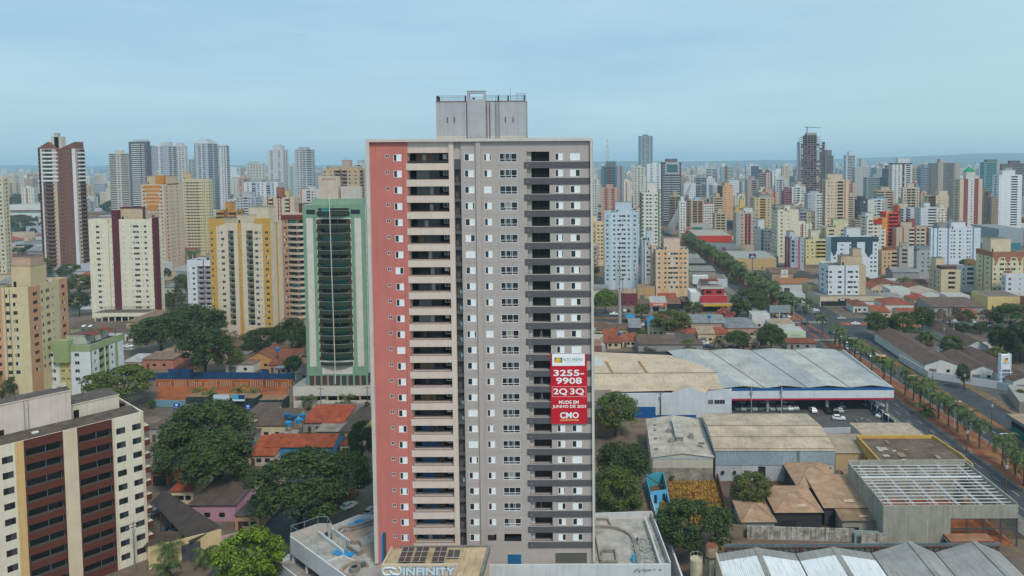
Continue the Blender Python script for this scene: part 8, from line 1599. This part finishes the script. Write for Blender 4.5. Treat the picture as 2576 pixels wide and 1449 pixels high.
upole(2494, 1086, 10, 'brown utility pole with two crossarms in the wide side street', arms=2); upole(1662, 1052, 9, 'wooden utility pole before the pale showroom wall', (110, 80, 60)); upole(502+140, 1040, 9, 'utility pole behind the garage ramp') if False else upole(808-150+150, 1038, 8.5, 'thin grey pole before the dark green containers', (150, 146, 140)); upole(2426, 986, 8, 'dark street pole along the white street wall', (84, 70, 66)); upole(2346, 968, 6, 'street lamp like pole left of the white gable hall', (130, 110, 100)); upole(340, 1440, 10.5, 'pale concrete pole with a transformer at the corner of the cream block', (160, 150, 138), 2, .8); upole(2374, 866, 9, 'pale pole on the cross street median', (170, 166, 160)); upole(2398, 866, 9, 'second pale pole on the cross street median', (170, 166, 160)); upole(452, 890, 12, 'tall thin white pole in front of the dark trees', (196, 196, 190)); upole(2072, 925, 7, 'brown pole beside the avenue at the showroom roof end'); upole(2432, 1140, 8, 'short brown pole on the left kerb of the avenue'); upole(2530, 1245, 9, 'dark pole beside the concrete hall on the avenue'); upole(925, 1040, 9, 'leaning brown pole at the corner of the garage podium'); upole(1966, 1040, 9.5, 'white pole before the showroom canopy', (206, 200, 190)); upole(1890, 1040, 9, 'thin pale pole under the canopy edge', (196, 190, 180))
p = G(1559, 818); t = thing('telecom_mast', 'tall concrete telecom mast with antenna rings rising before the pale blue tower', 'mast', p); h = AtY(1559, 632, p.y).z; mb = MB(); mb.tube((0, 0, 0), (0, 0, h), .85, .32, CONCW, 10); mb.tube((0, 0, h), (0, 0, h+6), .07, m=STEEL, n=4); mb.build('pole', t)
for z in (h*.93, h*.8, h*.66, h*.5):
    mb = MB()
    for k in range(6): a = k*1.047; mb.box(math.cos(a)*.9-.12, math.cos(a)*.9+.12, math.sin(a)*.9-.12, math.sin(a)*.9+.12, z-1, z+1, ALU)
    mb.tube((0, 0, z-.1), (0, 0, z+.1), 1.0, m=STEEL, n=8); mb.build('antenna_ring', t)
for u, w_ in ((1551, 1.2), (1566, .8)):
    p = G(u, 790 if u < 1560 else 815); h = AtY(u, 662 if u < 1560 else 690, p.y).z; t = thing('lattice_mast', 'slender grey lattice mast left of the concrete mast' if u < 1560 else 'slender grey lattice mast right of the concrete mast', 'mast', p); mb = MB(); n = 16
    for k in range(n):
        z0, z1 = h*k/n, h*(k+1)/n; s = w_*.5
        for a in range(3): c0 = (s*math.cos(a*2.09), s*math.sin(a*2.09)); c1 = (s*math.cos((a+1)*2.09), s*math.sin((a+1)*2.09)); mb.tube((*c0, z0), (*c0, z1), .06, m=STEEL, n=3); mb.tube((*c0, z0), (*c1, z1), .04, m=STEEL, n=3)
    mb.build('lattice', t)
mb = MB(); a, b = T4(690, 585, 10), AtY(976, 1191, 175); pr = a
for k in range(1, 9): s = k/8; q = a.lerp(b, s)-Vector((0, 0, 2.2*math.sin(math.pi*s))); mb.tube(pr, q, .035, m=P(120, 140, 90), n=4); pr = q
tag(mb.build('cable'), 'thin sagging green cable running up from the left podium corner', 'cable')
b_ = AtY(759, 88, 160); mb = MB(); BK = P(46, 48, 52)
mb.face([(0, 0, 0), (.1, .18, .05), (.75, .1, .22), (.4, -.08, .12)], BK); mb.face([(0, 0, 0), (-.1, .18, .05), (-.75, .1, .2), (-.4, -.08, .12)], BK); mb.tube((0, -.3, 0), (0, .3, .02), .09, .03, BK, 6); tag(mb.build('bird', None, b_, .4), 'small dark bird flying alone in the upper left sky', 'bird')
# ================================================================== the city between and beyond
occ = []
for o in COL.objects:
    if o.parent is None and o.name in DIM:
        Wd, Dp, H = DIM[o.name]; c = o.matrix_basis @ Vector((Wd/2, Dp/2, 0)); occ.append((c.x, c.y, max(Wd, Dp)*.62))
def free(x, y, r):
    if y < 1150 and abs(x-ax(y)) < 30+r: return False
    if abs(y-cy(x)) < 22+r and x > -90: return False
    return all((x-a)**2+(y-b)**2 > (c+r)**2 for a, b, c in occ)
rf = random.Random(21)
def uof(x, y): q = Vector((x, y, -70)); return PX+F*_r.dot(q)/_f.dot(q)
# mid-rise blocks among the towers
protos = []
for nm, lab, mm, aa, pp_, ff in (('white', 'white mid-rise block in the crowded far city', (212, 214, 214), (150, 156, 164), (206, 208, 210), S2), ('beige', 'beige mid-rise block in the crowded far city', (206, 192, 170), (150, 116, 94), (192, 174, 146), '2 w2 2 b6 1 b6 2 w2 2'), ('grey', 'grey mid-rise block in the crowded far city', (166, 170, 174), (110, 116, 124), (176, 180, 184), S4), ('tan', 'tan banded mid-rise block in the crowded far city', (192, 168, 146), (130, 100, 86), (206, 188, 162), SB), ('pink', 'pinkish mid-rise block in the crowded far city', (196, 158, 138), (150, 84, 72), (200, 170, 150), '3 w2 2a s2 2 w2 2a 3'), ('cream', 'cream mid-rise block in the crowded far city', (216, 210, 194), (150, 70, 70), (200, 190, 166), '2 w2 3 w2 2a 2 w2 3 w2 2')):
    for hgt in (24, 38):
        t = tower(lab, 1600, 1630, 470, d=1000, m=mm, a=aa, p=pp_, f=ff, dp=15, near=False, crown=((.3, .7, .2, .7, 4, None),), group='mid-rise blocks of the far city'); protos.append((t, hgt))
H0 = DIM[protos[0][0].name][2]; used_p = set(); n_ = 0
for k in range(2600):
    y = rf.uniform(620, 1900); u = rf.choice((rf.uniform(1490, 2620), rf.uniform(1490, 2620), rf.uniform(1490, 2620), rf.uniform(560, 930) if y > 900 else 1600, rf.uniform(0, 300) if y > 1150 else 2000)); x = (u-PX)/F*y
    if not free(x, y, 11): continue
    t, hgt = rf.choice(protos); h = hgt*rf.uniform(.7, 1.35)*(1 if y < 1300 else 1.25)
    if y < 760: h = min(h, 26)
    sc = (rf.uniform(.8, 1.35), 1, h/H0)
    if t.name not in used_p: used_p.add(t.name); c = t; t.location = (x, y, 0); t.scale = sc; t.rotation_euler.z = rf.uniform(-.4, .4)
    else: copy_tree(t, (x, y, 0), rf.uniform(-.4, .4), None, None, sc)
    occ.append((x, y, 13)); n_ += 1
    if n_ >= 190: break
for t, _ in protos:
    if t.name not in used_p:
        for c in list(t.children): bpy.data.objects.remove(c)
        bpy.data.objects.remove(t)
# low houses and trees between, one by one as far as they can be told apart
hp = []
for lab, rm, wm, kd in (('low brown tiled house among the far towers', tb((136, 86, 68)), CRM, 'h'), ('low orange tiled house among the far towers', tb(ORG), WHW, 'g'), ('low grey roofed shed among the far towers', cb((160, 160, 160)), GYW, 'g'), ('low white flat building among the far towers', fb(WHR), WHW, 'f'), ('low tan roofed hall among the far towers', fb((170, 140, 116)), CRM, 'f')):
    hp.append(house(lab, 1700, 1740, 620, 14, 4.5, kd, rm, wm, 2.2, front='', group='low houses among the far towers', name='house'))
uh = set(); n_ = 0
for k in range(6000):
    y = rf.uniform(385, 1050); u = rf.uniform(-40, 2620); x = (u-PX)/F*y
    if 925 < u < 1485: continue
    r_ = 9 if y > 500 else 8
    if not free(x, y, r_): continue
    t = rf.choice(hp); s = rf.uniform(.65, 1.25); sc = (s, s*rf.uniform(.7, 1.3), s*rf.uniform(.8, 1.3)); rz = .0+rf.choice((0, 1.57, .2, -.15))
    if t.name not in uh: uh.add(t.name); t.location = (x, y, 0); t.scale = sc; t.rotation_euler.z = rz
    else: copy_tree(t, (x, y, 0), rz, None, None, sc)
    occ.append((x, y, 8)); n_ += 1
    if n_ >= 250: break
n_ = 0
for k in range(6000):
    y = rf.uniform(385, 1250); u = rf.uniform(-40, 2620); x = (u-PX)/F*y
    if 925 < u < 1485 or not free(x, y, 2.5): continue
    wd = rf.uniform(7, 14); h = rf.uniform(6, 10); kd = rf.choice(('dark', 'mango', 'olive', 'dark')); lab = {'dark': 'dark green tree', 'mango': 'mid green tree', 'olive': 'olive green tree'}[kd]+' among the far houses and towers'
    t = thing('tree', lab, 'tree', (x, y, 0), rf.random()*6, 'trees among the far houses'); cm, tm = rf.choice(TREE[kd]); c = inst('crown', cm, t, (0, 0, h*.1)); c.scale = (wd, wd, h*.92); c = inst('trunk', tm, t); c.scale = (wd*.8, wd*.8, h)
    occ.append((x, y, 4)); n_ += 1
    if n_ >= 200: break
# beyond that the city reads as one mass
fm, nt, bs = newmat('far_facades'); L = nt.links.new; tc = N(nt, 'ShaderNodeTexCoord'); sp = N(nt, 'ShaderNodeSeparateXYZ'); ad = N(nt, 'ShaderNodeMath', operation='ADD'); cbn = N(nt, 'ShaderNodeCombineXYZ'); bk = N(nt, 'ShaderNodeTexBrick'); gi = N(nt, 'ShaderNodeNewGeometry'); rp = N(nt, 'ShaderNodeValToRGB'); mu = N(nt, 'ShaderNodeMix', data_type='RGBA', blend_type='MULTIPLY'); mu.inputs[0].default_value = 1
L(tc.outputs['Object'], sp.inputs[0]); L(sp.outputs[0], ad.inputs[0]); L(sp.outputs[1], ad.inputs[1]); L(ad.outputs[0], cbn.inputs[0]); L(sp.outputs[2], cbn.inputs[1]); L(cbn.outputs[0], bk.inputs['Vector'])
bk.offset = 0; bk.inputs['Scale'].default_value = 1; bk.inputs['Brick Width'].default_value = 5; bk.inputs['Row Height'].default_value = 3.4; bk.inputs['Mortar Size'].default_value = 1.0; bk.inputs['Color1'].default_value = (.28, .32, .36, 1); bk.inputs['Color2'].default_value = (.45, .47, .5, 1); bk.inputs['Mortar'].default_value = (1, 1, 1, 1)
rp.color_ramp.interpolation = 'CONSTANT'; cl = [(210, 212, 214), (196, 182, 160), (180, 186, 192), (214, 208, 196), (170, 150, 136), (206, 200, 190), (150, 160, 170), (200, 190, 176)]
for j, c in enumerate(cl):
    e = rp.color_ramp.elements[j] if j < 2 else rp.color_ramp.elements.new(j/len(cl)); e.position = j/len(cl); e.color = (*lin(c), 1)
L(gi.outputs['Random Per Island'], rp.inputs[0]); L(rp.outputs[0], mu.inputs[6]); L(bk.outputs[0], mu.inputs[7]); L(mu.outputs[2], bs.inputs['Base Color'])
mb = MB(); ncity = 0
def rbox(mb, x, y, w_, d_, h, a, m):
    i = len(mb.v); mb.box(-w_/2, w_/2, -d_/2, d_/2, 0, h, m); ca, sa = math.cos(a), math.sin(a)
    for k in range(i, len(mb.v)): q = mb.v[k]; mb.v[k] = (x+q[0]*ca-q[1]*sa, y+q[0]*sa+q[1]*ca, q[2])
for k in range(2100):
    y = 1250*math.exp(rf.random()*1.6); u = rf.uniform(-500, 3200)
    if 200 < u < 940 and rf.random() < .45: continue
    x = (u-PX)/F*y
    if not free(x, y, 12): continue
    hmax = 74 if y < 2600 else 66; h = rf.uniform(18, hmax)*(.75 if rf.random() < .6 else 1); w_ = rf.uniform(13, 26)
    rbox(mb, x, y, w_, rf.uniform(12, 22), h, rf.uniform(-.5, .5), fm); rbox(mb, x, y, w_*.4, 6, h+4, 0, fm) if rf.random() < .6 else None; ncity += 1
stuff(mb.build('distant_city'))
rm_, nt, bs = newmat('far_roofs'); gi = N(nt, 'ShaderNodeNewGeometry'); rp = N(nt, 'ShaderNodeValToRGB'); rp.color_ramp.interpolation = 'CONSTANT'; cl = [(150, 100, 80), (170, 160, 150), (186, 186, 184), (140, 116, 100), (176, 110, 80), (206, 204, 198), (120, 108, 100), (190, 170, 150)]
for j, c in enumerate(cl):
    e = rp.color_ramp.elements[j] if j < 2 else rp.color_ramp.elements.new(j/len(cl)); e.position = j/len(cl); e.color = (*[q*.75 for q in lin(c)], 1)
nt.links.new(gi.outputs['Random Per Island'], rp.inputs[0]); nt.links.new(rp.outputs[0], bs.inputs['Base Color'])
mb = MB()
for k in range(8200):
    y = 900*math.exp(rf.random()*1.75); u = rf.uniform(-500, 3200)
    if k > 6600: y = rf.uniform(215, 900); u = rf.choice((rf.uniform(960, 1455), rf.uniform(2640, 3300)))
    x = (u-PX)/F*y
    if not free(x, y, 8 if y < 900 else 5): continue
    rbox(mb, x, y, rf.uniform(9, 26), rf.uniform(8, 22), rf.uniform(3.5, 9), rf.uniform(-.4, .4), rm_)
stuff(mb.build('distant_rooftops'))
LM = mat('leafgeo', (58, 74, 52), k=.7, rough=.8); mb = MB()
for k in range(2300):
    y = 800*math.exp(rf.random()*1.9); u = rf.uniform(-500, 3200)
    if k > 1900: y = rf.uniform(215, 900); u = rf.choice((rf.uniform(960, 1455), rf.uniform(2640, 3300)))
    x = (u-PX)/F*y
    if not free(x, y, 3): continue
    n_ = rf.choice((1, 1, 2, 3, 5)); 
    for j in range(n_):
        cx, cyy, rr, hh = x+rf.uniform(-9, 9)*n_*.4, y+rf.uniform(-9, 9)*n_*.4, rf.uniform(4, 8), rf.uniform(5, 9)
        for q in range(16):
            a, b2 = rf.random()*6.28, rf.uniform(-.2, 1); px_, py_, pz_ = cx+math.cos(a)*rr*math.sqrt(max(0, 1-b2*b2))*.8, cyy+math.sin(a)*rr*math.sqrt(max(0, 1-b2*b2))*.8, hh*.55+b2*hh*.42; s = rr*.42
            mb.face([(px_-s*math.sin(a), py_+s*math.cos(a), pz_-s*.5), (px_+s*math.sin(a), py_-s*math.cos(a), pz_-s*.5), (px_+rf.uniform(-s, s)*.5, py_, pz_+s*.8)], LM)
stuff(mb.build('distant_trees'))
for o_, l_, c_ in (('distant_city', 'pale mass of hazy towers of the far city', 'city'), ('distant_rooftops', 'mass of low roofs spreading to the horizon', 'rooftops'), ('distant_trees', 'scattered dark tree clumps between the far roofs', 'trees')): tag(bpy.data.objects[o_], l_, c_)
# ================================================================== air
hm = bpy.data.materials.new('haze'); hm.use_nodes = True; nt = hm.node_tree; nt.nodes.clear()
pv = N(nt, 'ShaderNodeVolumePrincipled'); pv.inputs['Color'].default_value = (.58, .82, .97, 1); pv.inputs['Density'].default_value = HAZE; pv.inputs['Anisotropy'].default_value = 0.0
ho = N(nt, 'ShaderNodeOutputMaterial'); nt.links.new(pv.outputs[0], ho.inputs['Volume'])
hb = MB(); hb.box(-13990, 13990, -190, 12990, -3, 185, hm); stuff(hb.build('haze'))
